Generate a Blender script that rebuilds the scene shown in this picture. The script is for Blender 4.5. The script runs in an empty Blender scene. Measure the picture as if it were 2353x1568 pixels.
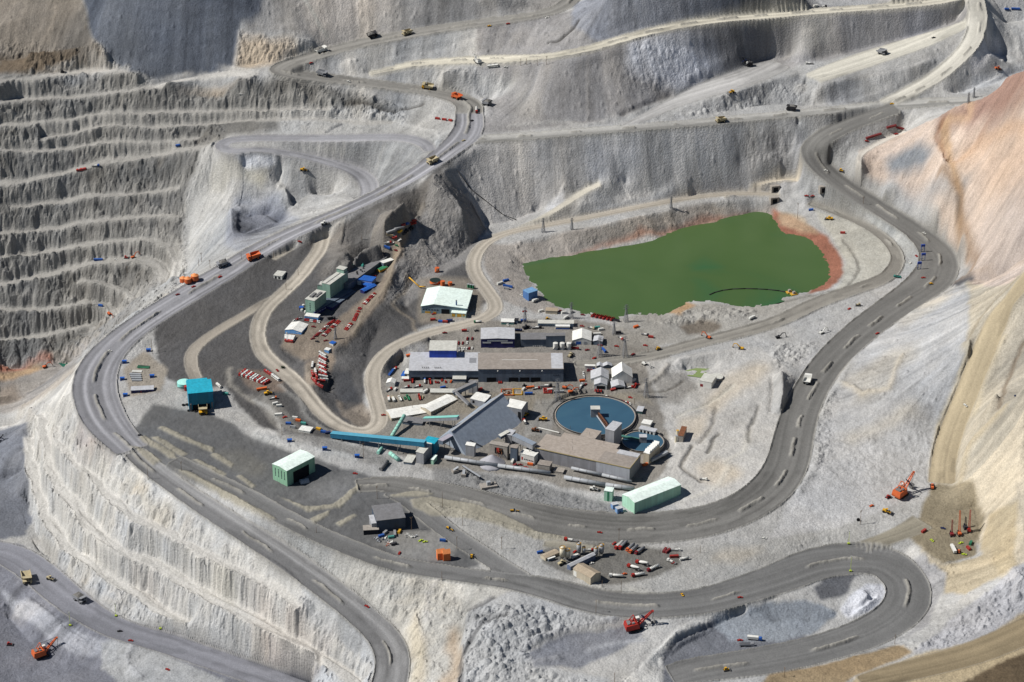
import bpy,bmesh,math,random
import numpy as np
from mathutils import Vector,Matrix

# ------------------------------------------------------------------ camera, sky, sun, exposure
scene=bpy.context.scene
COL=scene.collection
CAM_Y,CAM_H,PITCH,FPX=-2600.0,1324.0,math.radians(27.0),5535.0
cam_d=bpy.data.cameras.new("camera")
cam=bpy.data.objects.new("camera",cam_d)
COL.objects.link(cam)
cam.location=(0,CAM_Y,CAM_H)
cam.rotation_euler=(math.pi/2 -PITCH,0,0)
cam_d.sensor_width=36.0
cam_d.lens=36.0*FPX/2353.0
cam_d.clip_start=5.0
cam_d.clip_end=30000.0
scene.camera=cam

SUN_EL,SUN_AZ=math.radians(46),math.radians(-4)   # light travels towards +X, slightly away from the camera
sun_dir=Vector((-math.cos(SUN_EL)*math.cos(SUN_AZ),math.cos(SUN_EL)*math.sin(SUN_AZ),math.sin(SUN_EL)))  # towards the sun
world=bpy.data.worlds.new("World")
scene.world=world
world.use_nodes=True
wn=world.node_tree
sky=wn.nodes.new("ShaderNodeTexSky")
sky.sky_type='NISHITA'
sky.sun_disc=False
sky.sun_elevation=SUN_EL
sky.sun_rotation=math.atan2(sun_dir.x,sun_dir.y)
sky.altitude=2500
wn.links.new(sky.outputs[0],wn.nodes["Background"].inputs[0])
wn.nodes["Background"].inputs[1].default_value=0.05
sd=bpy.data.lights.new("sun",'SUN')
sd.energy=5.0
sd.angle=math.radians(0.5)
sd.color=(1.0,0.965,0.92)
sun=bpy.data.objects.new("sun",sd)
COL.objects.link(sun)
sun.rotation_euler=sun_dir.to_track_quat('Z','Y').to_euler()
scene.view_settings.view_transform='Standard'
scene.view_settings.look='None'
scene.view_settings.exposure=0.2
scene.view_settings.gamma=1.0

# ------------------------------------------------------------------ survey frame
cp,sp=math.cos(PITCH),math.sin(PITCH)

def ray(u,v):
    a=(np.asarray(u,float) -1176.5)/FPX
    b=-(np.asarray(v,float) -784.0)/FPX
    return a,cp+b*sp,-sp+b*cp

def at_z(u,v,z):
    dx,dy,dz=ray(u,v)
    t=(np.asarray(z,float) -CAM_H)/dz
    return dx*t,CAM_Y+dy*t

def lift(z):
    z=np.asarray(z,float)
    return z+0.3*np.maximum(0,z -45)

# polar survey grid centred under the viewpoint: rows by distance, columns by bearing
R0,R1,DTH,DLR=1600.0,4350.0,0.0004,0.00064
NTH,NR=1483,int(math.log(R1/R0)/DLR)
th=(np.arange(NTH) -(NTH -1)/2)*DTH
rr=R0*np.exp(np.arange(NR)*DLR)
GX=(rr[:,None]*np.sin(th)[None,:]).astype(np.float32)
GY=(CAM_Y+rr[:,None]*np.cos(th)[None,:]).astype(np.float32)

def to_ij(x,y):
    yy=np.asarray(y,float) -CAM_Y
    x=np.asarray(x,float)
    r=np.hypot(x,yy)
    t=np.arctan2(x,yy)
    return np.log(np.maximum(r,1)/R0)/DLR,t/DTH+(NTH -1)/2

def samp(F,i,j):
    i=np.clip(i,0,NR -1.001); j=np.clip(j,0,NTH -1.001)
    i0=i.astype(np.int32); j0=j.astype(np.int32)
    fi=(i -i0).astype(np.float32); fj=(j -j0).astype(np.float32)
    return (F[i0,j0]*(1 -fi)*(1 -fj)+F[i0+1,j0]*fi*(1 -fj)
            +F[i0,j0+1]*(1 -fi)*fj+F[i0+1,j0+1]*fi*fj)

# ------------------------------------------------------------------ noise
def hash2(i,j,s):
    i=i.astype(np.uint32); j=j.astype(np.uint32)
    h=(i*np.uint32(374761393)+j*np.uint32(668265263)+np.uint32((s*2654435761) & 0xffffffff))
    h=(h ^ (h >> np.uint32(13)))*np.uint32(1274126177)
    h=h ^ (h >> np.uint32(16))
    return (h & np.uint32(0xffff)).astype(np.float32)/65535.0

def vnoise(x,y,s):
    xi=np.floor(x); yi=np.floor(y)
    fx=(x -xi).astype(np.float32); fy=(y -yi).astype(np.float32)
    fx=fx*fx*(3 -2*fx); fy=fy*fy*(3 -2*fy)
    i=(xi+20000).astype(np.int64); j=(yi+20000).astype(np.int64)
    return (hash2(i,j,s)*(1 -fx)*(1 -fy)+hash2(i+1,j,s)*fx*(1 -fy)
            +hash2(i,j+1,s)*(1 -fx)*fy+hash2(i+1,j+1,s)*fx*fy)*2 -1

def fbm(x,y,size,octv,s,gain=0.5):
    out=np.zeros(np.shape(x),np.float32); a=1.0; tot=0
    k=1.0/size
    c,sn=0.8,0.6
    for o in range(octv):
        xr=(x*c -y*sn)*k; yr=(x*sn+y*c)*k
        out += a*vnoise(xr,yr,s+o*17)
        tot += a; a *= gain; k *= 2.03
        c,sn=c*0.8 -sn*0.6,c*0.6+sn*0.8
    return out/tot

# ------------------------------------------------------------------ survey of the ground: roads (u, v, height, width in m), levels (u, v, height)
# Surveyed sight lines are turned into ground points at their own heights.
ROADS={
 'main': [(1078,262,109,38),(1080,290,107,40),(1065,318,105,42),(1030,346,102,36),(985,380,97,30),(930,416,90,28),(860,453,81,27),(790,485,73,27),(720,515,65,29),(650,547,57,33),(590,579,50,37),(530,618,43,40),(470,654,36,42),(410,690,29,42),(355,724,22,42),(305,758,16,42),(258,798,9,44),(230,835,4,48),(217,872,1,52),(218,910,0,52),(234,955,0,52),(262,995,-1,46),(305,1035,-2,40)],
 'ramp': [(310,1040,-3,26),(340,1070,-4,26),(400,1115,-6,26),(454,1152,-8,28),(520,1195,-11,30),(588,1238,-15,32),(660,1285,-20,34),(727,1333,-26,34),(790,1380,-33,34),(833,1417,-39,34),(875,1455,-46,34),(900,1495,-51,35),(903,1535,-57,35),(893,1580,-62,36),(870,1640,-68,36)],
 'plateau': [(400,1058,0,22),(470,1092,0,22),(540,1125,0,22),(588,1150,0,24),(640,1183,-1,26),(729,1228,-2,26),(815,1264,-3,26),(903,1297,-4,26),(1004,1313,-5,26),(1080,1325,-5,26),(1176,1337,-5,28),(1264,1354,-5,40),(1378,1387,-6,44),(1466,1394,-6,44),(1540,1392,-6,44),(1630,1381,-7,44),(1720,1353,-7,46),(1800,1327,-7,50),(1865,1298,-8,54),(1941,1284,-8,60),(2005,1284,-9,60),(2052,1303,-10,52),(2083,1337,-11,46),(2090,1370,-12,46),(2076,1402,-13,46),(2040,1432,-15,46),(1975,1464,-17,46),(1885,1492,-17,44),(1800,1512,-18,46),(1700,1528,-19,44),(1600,1540,-20,40),(1540,1552,-21,30)],
 'link': [(900,1128,0,26),(935,1145,0,24),(966,1172,-1,24),(1016,1211,-2,24),(1060,1243,-3,24),(1100,1268,-4,24),(1150,1302,-5,24),(1200,1330,-5,22)],
 'loop': [(820,1118,0,26),(880,1112,0,30),(950,1120,0,38),(1060,1145,-1,46),(1150,1170,-1,52),(1250,1195,-2,58),(1350,1210,-2,60),(1450,1216,-2,62),(1560,1210,-1,60),(1650,1192,1,56),(1720,1163,4,52),(1770,1127,7,50),(1802,1085,9,48),(1817,1040,11,46),(1827,990,13,44),(1842,940,15,42),(1864,895,18,40),(1893,848,22,40),(1933,803,25,42),(1987,755,29,44),(2045,712,32,46),(2100,675,35,50),(2140,645,37,56),(2158,612,39,52),(2155,582,41,46),(2125,548,44,38),(2070,510,49,34),(2010,472,54,34),(1955,438,60,34),(1905,402,67,34),(1874,370,76,36),(1868,343,85,38),(1893,315,95,36),(1945,290,101,34),(2005,268,107,34),(2060,247,115,38)],
 'cross': [(1090,322,105,22),(1200,315,107,22),(1300,307,109,22),(1450,295,110,22),(1600,284,109,22),(1750,269,108,22),(1900,255,110,22),(2000,246,113,24),(2060,242,115,30),(2150,236,118,28),(2250,232,121,24),(2420,222,125,24)],
 'upper': [(1078,265,109,38),(1080,243,111,36),(1050,226,114,32),(1000,213,116,28),(940,205,118,26),(870,195,121,26),(790,185,124,26),(720,178,127,28),(665,170,130,32),(640,160,132,34),(665,148,134,30),(720,131,138,28),(790,110,142,28),(860,95,147,28),(940,80,152,28),(1020,66,158,26),(1100,55,163,26),(1180,45,167,26),(1250,33,171,26),(1300,15,175,24),(1325,-15,179,24)],
 'bench_top': [(850,172,124,12),(900,160,129,14),(950,147,134,18),(1040,142,138,24),(1120,138,143,32),(1200,136,148,26),(1260,131,153,20),(1340,117,160,20),(1403,99,165,20),(1479,77,170,20),(1580,55,173,22),(1680,43,173,22),(1765,37,172,22),(1916,24,172,22),(2067,14,174,22),(2168,3,177,22),(2230,-15,180,22)],
 'dump_ramp': [(1440,290,110,14),(1500,262,113,16),(1550,237,116,24),(1610,212,120,40),(1680,188,124,50),(1740,168,127,50),(1795,148,129,34)],
 'diagonal': [(2035,238,115,24),(2092,212,121,26),(2150,180,130,26),(2195,142,141,26),(2228,108,152,26),(2243,75,161,26),(2249,40,170,26),(2240,-10,181,24)],
 'terrace': [(1870,180,129,34),(1930,158,133,44),(2010,130,140,48),(2090,105,147,44),(2160,80,153,32),(2225,55,162,22)],
 'inner': [(625,595,47,12),(655,577,49,12),(690,552,52,14),(722,538,54,18),(742,547,54,19),(735,575,51,18),(712,605,48,18),(688,638,43,18),(652,672,36,18),(618,702,31,18),(599,730,27,18),(591,762,23,18),(595,792,20,18),(608,818,17,20),(640,845,15,20),(670,868,14,20),(695,895,12,18),(715,922,10,18),(745,955,7,18),(780,980,5,18),(820,993,4,18),(855,990,4,20),(876,968,6,18),(868,932,9,18),(856,892,12,18),(856,852,18,18),(881,815,24,18),(925,786,28,18),(985,765,27,18),(1040,752,29,18),(1095,740,30,18),(1132,722,31,18),(1142,702,32,18),(1122,670,34,18),(1092,632,37,18),(1086,602,39,18),(1104,566,41,16),(1145,541,43,14),(1200,527,44,13),(1300,510,46,13),(1400,490,48,13),(1500,470,49,13),(1600,452,47,13),(1700,444,44,13),(1790,447,42,12)],
 'spur': [(655,678,36,10),(620,688,33,12),(560,725,27,13),(500,760,21,14),(457,790,17,14),(438,815,14,15),(440,845,11,15),(452,872,9,14)],
 'loop_west': [(989,348,99,16),(978,330,98,20),(941,318,97,24),(890,315,94,24),(764,318,91,22),(650,318,89,22),(560,318,88,22),(518,325,87,20),(505,337,86,18),(530,349,86,18),(588,343,86,14),(651,350,82,16),(739,368,76,20),(802,386,69,24),(838,406,63,26),(852,430,59,26),(842,458,56,20)],
 'pond_east': [(1860,468,41,14),(1903,482,40,14),(1954,503,40,14),(2004,527,41,14),(2042,556,40,16),(2062,585,39,16),(2062,607,38,18),(2045,632,37,20),(2017,648,36,22),(1966,665,35,24),(1916,682,34,24),(1865,702,32,24),(1815,728,30,24),(1765,747,28,24),(1700,766,26,24),(1600,790,23,22),(1520,812,21,20),(1450,826,19,20),(1380,836,18,18),(1320,838,18,16)],
 'path_dump': [(1190,527,44,8),(1252,499,50,8),(1310,462,59,9),(1340,441,63,12),(1378,424,68,10)],
 'path_north': [(1663,450,47,5),(1765,415,52,5),(1840,412,54,6),(1890,440,52,6)],
 'brown_ramp': [(2165,1112,3,30),(2168,1060,8,28),(2183,1000,20,28),(2203,950,34,27),(2224,900,50,27),(2243,850,64,27),(2260,810,76,27),(2277,770,86,26),(2300,720,100,24),(2340,665,122,22),(2390,610,140,22)],
 'brown_road': [(1980,1570,-9,22),(2030,1556,-8,28),(2120,1534,-6,32),(2220,1508,-2,34),(2300,1478,4,36),(2400,1430,9,36)],
 'pit_road': [(-60,1262,-115,40),(0,1268,-114,40),(45,1285,-114,42),(95,1322,-114,42),(151,1372,-114,40),(214,1418,-114,36),(277,1450,-114,34),(378,1478,-114,34),(479,1513,-113,34),(588,1550,-111,34),(700,1590,-109,34)],
 'rig_access': [(1960,1262,-8,16),(2020,1245,-6,20),(2080,1222,-2,24),(2120,1200,1,30)],
 'yard_road': [(1250,1250,-4,12),(1300,1252,-3,12),(1360,1262,-3,14)],
 'crane_track': [(1978,392,84,6),(1972,362,86,6),(1990,345,88,7),(2040,318,92,7),(2075,305,95,7)],
}
BENCH={   # pit benches: level lines with the width of their floor
 1: [(-30,190,119,12),(0,187,120,12),(76,180,121,12),(141,168,122,12),(207,161,123,12),(292,168,125,13)],
 2: [(-30,242,101,13),(0,237,102,13),(63,224,103,13),(176,220,105,13),(302,214,109,13),(328,202,114,13),(403,186,119,15),(517,164,127,17),(588,172,131,17)],
 3: [(-30,296,81,12),(0,292,82,12),(101,280,85,12),(202,267,89,12),(328,258,94,12),(454,252,98,12),(588,251,101,12),(714,248,104,11),(760,248,105,9)],
 4: [(90,315,71,11),(217,297,78,12),(328,291,83,12),(479,282,88,12),(588,275,94,11),(689,272,97,11),(790,277,97,12),(900,283,98,13)],
 5: [(-30,347,62,11),(0,346,63,11),(151,343,61,11),(265,333,66,11),(365,325,73,11),(460,316,77,11)],
 6: [(-30,434,29,17),(0,428,31,17),(101,406,39,17),(161,393,44,17),(252,375,51,17),(378,353,62,17),(450,340,73,17),(500,330,84,15)],
 7: [(20,474,11,11),(50,471,11,11),(151,461,14,12),(252,451,20,13),(328,450,23,12),(416,436,34,12)],
 8: [(-30,531,-14,12),(0,529,-14,12),(126,521,-12,12),(252,511,-6,12),(365,504,2,12),(420,504,6,11)],
 9: [(-30,585,-37,12),(0,583,-37,12),(101,573,-35,12),(227,564,-29,12),(328,559,-23,12),(373,562,-23,12),(398,582,-26,11),(405,630,-32,9)],
 10: [(-30,650,-63,15),(0,645,-63,15),(101,625,-57,16),(227,608,-49,17),(315,600,-42,19),(370,612,-42,19),(385,650,-46,13)],
 11: [(176,650,-67,11),(265,663,-70,11),(310,690,-73,9)],
 12: [(-30,704,-88,12),(0,704,-88,12),(126,706,-91,12),(214,703,-91,13),(247,708,-92,13),(262,730,-95,10)],
 13: [(-30,777,-118,12),(0,776,-118,12),(101,769,-118,12),(227,756,-117,11)],
 20: [(125,985,-36,10),(150,1040,-36,10),(202,1085,-36,11),(277,1173,-36,11),(378,1223,-36,11),(416,1246,-36,11),(479,1276,-36,11),(588,1323,-37,11),(639,1350,-38,10),(690,1388,-39,8)],
 21: [(86,957,-66,12),(105,1000,-66,13),(113,1045,-66,14),(120,1090,-66,15),(141,1131,-66,16),(184,1178,-67,16),(239,1243,-67,17),(277,1262,-67,17),(353,1299,-68,17),(441,1342,-68,17),(479,1362,-69,17),(588,1420,-70,18),(664,1458,-71,17),(739,1510,-73,16),(835,1575,-76,16)],
 22: [(66,1010,-94,13),(75,1060,-94,13),(85,1120,-94,13),(101,1186,-94,14),(141,1239,-95,14),(192,1291,-95,15),(252,1329,-96,15),(302,1357,-97,15),(378,1405,-98,14),(441,1435,-99,12)],
}
LEVELS=[
 # pit floor and lower cut
 [(0,850,-150),(60,848,-150),(110,850,-148)],[(0,900,-152),(60,900,-152),(105,885,-150)],[(0,935,-152),(70,920,-152)],[(130,832,-147),(165,838,-147),(150,850,-147)],
 [(0,985,-113),(60,972,-113)],[(15,1100,-116),(60,1100,-117)],[(62,1150,-118),(75,1200,-118),(95,1260,-118),(130,1320,-118)],[(0,1200,-119),(40,1190,-119)],
 [(20,1420,-133),(80,1490,-134),(140,1530,-134)],[(0,1500,-134),(40,1568,-135),(100,1600,-135)],[(170,1520,-133),(215,1540,-132)],[(280,1540,-124),(300,1600,-124)],
 # hollows west of the haul road
 [(650,395,62),(700,402,61),(760,407,60)],[(640,412,60),(660,388,62)],[(722,447,45),(765,450,45)],[(655,425,61),(662,440,58)],[(665,455,47),(690,480,44),(730,478,48)],
 [(575,500,34),(620,487,35)],[(560,540,30),(640,507,33)],[(527,478,46),(529,520,40),(540,556,37)],[(545,462,46),(600,458,47),(650,468,48)],
 [(532,359,80),(590,355,80),(637,364,77),(618,386,71),(578,391,70),(550,380,72),(532,359,80)],[(634,416,60)],[(480,432,46),(520,447,44)],[(432,500,8),(438,545,-8),(428,605,-26),(412,660,-42)],
 [(355,690,-40),(330,720,-55)],[(290,720,-75),(262,770,-100),(225,800,-115)],
 # ridge between haul road and plant
 [(1000,398,98),(985,425,91),(1020,440,87),(1042,450,83),(1060,480,75),(1074,508,63)],[(1020,388,98),(1062,432,76),(1098,484,55),(1114,512,44)],
 [(1108,540,43),(1040,600,38),(960,640,36),(925,680,32)],[(968,480,70),(945,530,60),(915,590,52),(897,640,48),(880,680,44),(850,720,39),(800,775,33),(770,800,30)],
 [(920,560,60),(945,515,66),(960,490,72)],[(770,600,56),(800,575,58)],[(797,676,39),(865,655,39),(903,605,40),(848,590,40),(812,628,40),(797,676,39)],[(830,630,40),(860,620,40),(850,640,39)],[(795,610,55),(838,566,60),(875,555,62)],[(880,510,80),(930,470,88)],
 [(655,790,27),(690,800,26),(740,800,28)],[(700,745,33),(720,748,33),(760,760,31),(830,692,39)],[(690,742,33),(745,695,37),(785,655,41)],
 [(700,775,30),(655,770,30)],[(710,860,17),(735,880,16),(755,830,19)],[(760,890,6),(800,940,3),(840,960,3)],[(870,760,26),(850,800,20),(835,860,14)],[(930,700,30),(960,740,28)],
 [(575,868,14),(600,900,12),(640,890,13)],[(610,910,11),(640,950,8),(690,985,5)],[(540,870,15),(548,850,17)],[(555,905,6),(600,950,3),(640,985,2)],
 # apron at the crusher
 [(330,960,1),(420,940,1),(470,955,1),(520,950,1)],[(400,1000,0),(520,1020,0),(620,1050,0)],[(440,1060,0),(560,1100,0),(700,1170,0),(800,1180,0)],[(640,1140,0),(760,1130,0),(780,1080,0)],[(560,1005,1),(640,1030,1),(760,1080,1)],
 [(600,980,6),(700,1010,7),(800,1040,5),(860,1060,4)],[(470,885,8),(500,880,8)],[(285,870,3),(300,920,3),(355,890,4),(340,850,5)],[(365,860,6),(365,900,5)],[(290,830,5),(350,800,8),(370,830,8)],
 [(640,1200,0),(760,1220,-1)],[(850,1200,-1),(950,1240,-2),(1040,1270,-3)],[(870,1240,-2),(1030,1290,-4)],
 # plant
 [(905,900,12),(960,905,13),(1100,908,14),(1300,908,14),(1475,900,14)],[(897,863,12),(915,836,12),(942,803,14)],[(1470,850,16),(1320,860,17)],[(930,872,13),(1000,872,15),(1320,870,16)],[(985,790,19),(1100,800,22),(1390,800,23)],[(1060,765,28),(1180,750,29),(1300,745,29),(1420,760,27),(1500,780,24)],
 [(1270,960,10),(1300,925,11),(1370,912,12),(1440,925,12),(1468,960,10)],[(1290,990,9),(1370,1003,8),(1440,995,8)],[(1480,990,8),(1525,1020,7),(1510,960,9)],
 [(1220,990,9),(1200,1050,5),(1240,1090,3)],[(1300,1100,2),(1470,1125,1),(1500,1080,3)],[(1360,1140,0),(1430,1180,-1),(1570,1150,-1)],[(1010,1000,7),(1100,1040,6),(1180,1000,8)],[(950,1050,5),(1040,1070,4)],[(900,940,9),(950,920,11),(1000,950,9)],[(900,970,6),(960,990,6)],
 [(975,720,31),(1040,735,31),(1080,720,32)],[(970,625,38),(1050,635,38),(1085,660,36)],[(960,680,33),(950,730,29)],
 # tailings pond and its banks
 [(1176,556,43),(1250,541,45),(1340,529,47),(1440,506,48),(1540,481,48),(1640,463,45),(1740,456,41),(1785,459,40)],
 [(1203,606,28),(1290,588,28),(1400,565,28),(1500,545,28),(1600,520,28),(1680,500,28),(1740,489,28),(1765,494,28),(1778,508,28),(1782,525,28),(1800,538,28),(1845,543,28),(1865,555,28),(1885,585,28),(1898,610,28),(1903,640,28),(1890,655,28),(1860,668,28),(1820,680,28),(1765,695,28),(1720,700,28),(1690,697,28),(1640,690,28),(1590,687,28),(1555,700,28),(1530,715,28),(1515,724,28),(1485,718,28),(1440,716,28),(1420,728,28),(1380,720,28),(1330,712,28),(1290,703,28),(1260,690,28),(1235,665,28),(1215,640,28),(1205,622,28),(1203,606,28)],
 [(1280,620,20),(1500,580,18),(1740,530,18),(1820,600,20),(1850,640,23),(1700,670,20),(1500,680,20),(1330,680,22)],
 [(1195,640,31),(1225,690,31),(1300,725,30)],[(1160,640,34),(1170,600,36),(1165,570,40)],[(1935,620,31),(1925,570,31),(1880,540,32),(1830,525,33)],[(1800,490,33),(1850,490,37)],[(1940,640,31),(1900,668,31)],
 [(1420,745,29),(1500,750,28),(1560,720,30),(1640,715,31),(1740,720,29)],[(1560,750,24),(1620,745,24),(1660,750,25)],
 # dumps above the pond
 [(1110,522,43),(1200,497,46),(1240,480,48)],[(1330,416,71),(1400,416,71),(1440,425,62)],[(1280,452,60),(1300,420,72)],[(1330,470,58),(1480,440,56),(1600,430,56)],
 [(1085,332,104),(1200,326,105),(1300,318,106),(1450,306,107),(1600,295,106),(1750,280,105),(1840,300,94)],[(1700,370,72),(1780,370,72),(1850,400,62)],[(1760,430,48),(1850,440,48)],
 [(1100,312,106),(1176,296,108),(1302,282,109),(1416,277,111)],[(1491,240,117),(1549,212,121),(1630,178,126),(1705,152,129),(1765,134,130),(1820,132,131)],[(1873,136,133),(1979,113,139),(2092,84,148),(2193,52,157),(2218,20,168)],
 [(1504,280,111),(1600,266,110),(1765,236,110),(1900,240,111),(1966,234,113)],[(1520,270,112),(1592,238,117),(1680,216,122),(1765,183,127),(1828,172,129),(1838,156,130)],[(1850,212,112)],
 [(1878,200,127),(1941,185,130),(2042,165,137),(2117,145,142),(2143,135,143)],[(2193,214,119),(2270,190,121),(2353,165,123),(2420,150,126)],[(2240,120,142),(2300,140,127)],[(2300,60,148),(2353,40,156),(2420,30,170)],
 [(1110,160,138),(1000,165,136),(900,170,133)],[(1050,205,119),(1120,222,115),(1180,190,130)],[(1180,220,121),(1140,280,109)],
 # far slopes
 [(-60,-25,176),(100,-25,182),(200,-25,186),(350,-25,192),(560,-25,194),(600,-25,192),(800,-25,188),(1000,-25,189),(1150,-25,191)],[(1400,-25,208),(1600,-25,203),(1900,-25,194),(2150,-25,188)],[(2300,-25,180),(2420,-25,180)],
 [(0,60,156),(100,30,165),(180,0,174)],[(190,60,160),(220,100,148),(250,140,136)],[(0,140,128),(100,132,130),(200,112,140)],[(68,123,138),(130,112,140),(201,104,146)],
 [(270,162,126),(330,174,126),(400,184,124),(470,172,126),(530,158,129)],[(545,88,152),(620,98,150),(720,96,150)],[(545,150,130),(620,140,135),(690,122,141)],
 # plant valley, right side
 [(1560,825,24),(1650,812,25),(1740,797,26)],[(1575,848,14),(1640,846,14)],[(1580,868,13),(1630,878,13),(1660,870,14)],[(1520,1000,7),(1560,1010,6),(1530,930,10)],[(1600,950,10),(1640,900,13)],[(1700,900,18),(1760,840,24)],[(1640,1085,3),(1590,1110,1),(1690,1060,5)],[(1700,980,9),(1730,940,12)],[(1795,850,33),(1800,900,29),(1792,950,24),(1775,1010,17)],[(1500,880,14),(1520,905,12)],
 [(1770,830,26),(1780,900,20),(1765,960,12)],[(1800,830,22),(1790,800,26)],
 # hillsides on the right
 [(2060,1155,3),(2000,1190,2),(2120,1140,3)],[(2143,1060,9),(2158,985,27),(2180,932,42),(2208,862,62),(2226,819,76),(2226,786,80),(2234,756,86),(2283,688,104),(2340,635,126)],
 [(2353,880,98),(2353,1000,74),(2330,1100,50),(2353,1230,42)],[(2240,960,42),(2213,1010,26),(2193,1075,10)],[(2230,1020,36),(2290,900,78)],[(2290,1150,26),(2290,1240,22),(2353,1330,30)],[(2250,1330,10),(2200,1390,-2)],
 [(2100,1215,0),(2150,1182,2),(2240,1168,3),(2255,1225,3),(2245,1275,1),(2170,1292,-1),(2120,1252,-1)],[(2080,1500,-7),(2170,1445,-4),(2230,1392,6),(2300,1345,18)],[(1770,1560,-17),(1900,1530,-16),(2060,1482,-12)],[(1780,1575,-12),(1900,1552,-11)],
 [(2353,1568,8),(2250,1590,-3),(2420,1540,14)],[(2230,640,58),(2290,655,62),(2353,615,90)],[(2225,600,48),(2215,640,40)],
 [(2420,90,250),(2353,165,206),(2306,192,182),(2294,211,174),(2256,234,160),(2213,240,154),(2158,268,134),(2117,292,116),(2080,312,106)],[(2420,300,200),(2420,480,150),(2400,560,128)],[(2353,400,142),(2250,350,126),(2180,380,104)],[(2200,470,82),(2230,560,66),(2120,450,72)],[(1990,400,80),(2060,440,68)],[(2160,300,124),(2170,380,108),(2210,480,82)],
 # shovel ground, front
 [(1240,1500,-17),(1300,1470,-15),(1400,1452,-14),(1475,1450,-14)],[(1260,1518,-18),(1350,1525,-18)],[(1100,1455,-8),(1150,1432,-4),(1200,1402,-3)],[(1150,1530,-17),(1080,1560,-24),(1250,1575,-21)],[(1075,1402,-13),(1062,1480,-20),(1052,1580,-28)],[(1068,1410,-22),(1052,1490,-32),(1042,1580,-42)],[(960,1420,-28),(985,1500,-42),(980,1580,-52)],
 [(1440,1568,-17),(1500,1505,-14),(1545,1468,-12),(1620,1432,-11),(1705,1392,-9),(1780,1375,-9)],[(1520,1540,-21),(1530,1515,-20),(1560,1480,-19),(1635,1445,-18),(1720,1402,-15)],[(1580,1510,-20),(1700,1480,-19),(1820,1470,-18)],
 [(1880,1375,-9),(1940,1330,-9),(1890,1345,-9)],[(1975,1352,-5),(2000,1370,-4),(1970,1395,-8)],[(1935,1385,-11),(1920,1420,-15),(1885,1455,-18)],[(1760,1382,-9),(1850,1378,-9),(1915,1405,-11)],[(1780,1430,-17),(1860,1430,-17)],
 [(1240,1290,-5),(1280,1265,-4),(1400,1262,-3),(1560,1275,-3)],[(1320,1310,-4),(1420,1300,-4),(1500,1310,-5),(1400,1340,-6)],[(1620,1290,-4),(1760,1250,-2),(1860,1230,-2)],
]

# ------------------------------------------------------------------ height field from the survey
Zs=np.zeros((NR,NTH),np.float32); Zn=np.zeros((NR,NTH),np.float32)
KIND=np.zeros((NR,NTH),np.int16)           # which road or bench floor covers the cell
SS=np.full((NR,NTH),0.5,np.float32); TT=np.zeros((NR,NTH),np.float32); WW=np.full((NR,NTH),1.0,np.float32)
ROAD_ID={}

def pin(x,y,z):
    i,j=to_ij(x,y)
    i=np.rint(i).astype(int); j=np.rint(j).astype(int)
    ok=(i >= 0) & (i<NR) & (j >= 0) & (j<NTH)
    return i[ok],j[ok],ok

def densify(pts,step):
    P=np.array(pts,float)
    out=[P[:1]]
    for a,b in zip(P[:-1],P[1:]):
        n=max(1,int(math.ceil(np.hypot(*(b[:2] -a[:2]))/step)))
        t=(np.arange(1,n+1)/n)[:,None]
        out.append(a+(b -a)*t)
    return np.vstack(out)

def smooth_line(pts):
    """world polyline (x, y, z, w) through the surveyed points, corners rounded"""
    P=np.array(pts,float)
    z=lift(P[:,2])
    x,y=at_z(P[:,0],P[:,1],z)
    Q=np.stack([x,y,z,P[:,3]],1)
    for _ in range(3):     # corner cutting
        a=Q[:-1]*0.75+Q[1:]*0.25
        b=Q[:-1]*0.25+Q[1:]*0.75
        M=np.empty((2*len(a),4)); M[0::2]=a; M[1::2]=b
        Q=np.vstack([Q[:1],M,Q[-1:]])
    return densify(Q,0.42)

def lay(name,pts,idx,hard=True):
    Q=smooth_line(pts)
    d=np.gradient(Q[:,:2],axis=0)
    d /= np.maximum(np.hypot(d[:,0],d[:,1]),1e-6)[:,None]
    n=np.stack([-d[:,1],d[:,0]],1)
    t=np.concatenate([[0],np.cumsum(np.hypot(*np.diff(Q[:,:2],axis=0).T))])
    m=max(3,int(Q[:,3].max()/0.55))
    s=np.linspace(0,1,m)
    off=(s[None,:] -0.5)*Q[:,3][:,None]
    X=Q[:,0][:,None]+n[:,0][:,None]*off
    Y=Q[:,1][:,None]+n[:,1][:,None]*off
    Z=np.broadcast_to(Q[:,2][:,None],X.shape)
    i,j,ok=pin(X.ravel(),Y.ravel(),None)
    zz=Z.ravel()[ok]
    Zs[i,j]=zz; Zn[i,j]=1
    KIND[i,j]=idx
    SS[i,j]=np.broadcast_to(s[None,:],X.shape).ravel()[ok]
    TT[i,j]=np.broadcast_to(t[:,None],X.shape).ravel()[ok]
    WW[i,j]=np.broadcast_to(Q[:,3][:,None],X.shape).ravel()[ok]

for L in LEVELS:
    P=np.array(L,float)
    z=lift(P[:,2]); x,y=at_z(P[:,0],P[:,1],z)
    Q=densify(np.stack([x,y,z],1),0.8)
    i,j,ok=pin(Q[:,0],Q[:,1],None)
    Zs[i,j]=Q[ok,2]; Zn[i,j]=1
for k,L in BENCH.items():
    lay('bench',L,100+k)
order=['terrace','dump_ramp','path_dump','path_north','crane_track','rig_access','yard_road','spur','inner','bench_top','pond_east','loop_west','cross','diagonal','link','brown_ramp','brown_road','pit_road','upper','ramp','plateau','loop','main']
for n_,nm in enumerate(order):
    ROAD_ID[nm]=n_+1
    lay(nm,ROADS[nm],n_+1)

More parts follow.
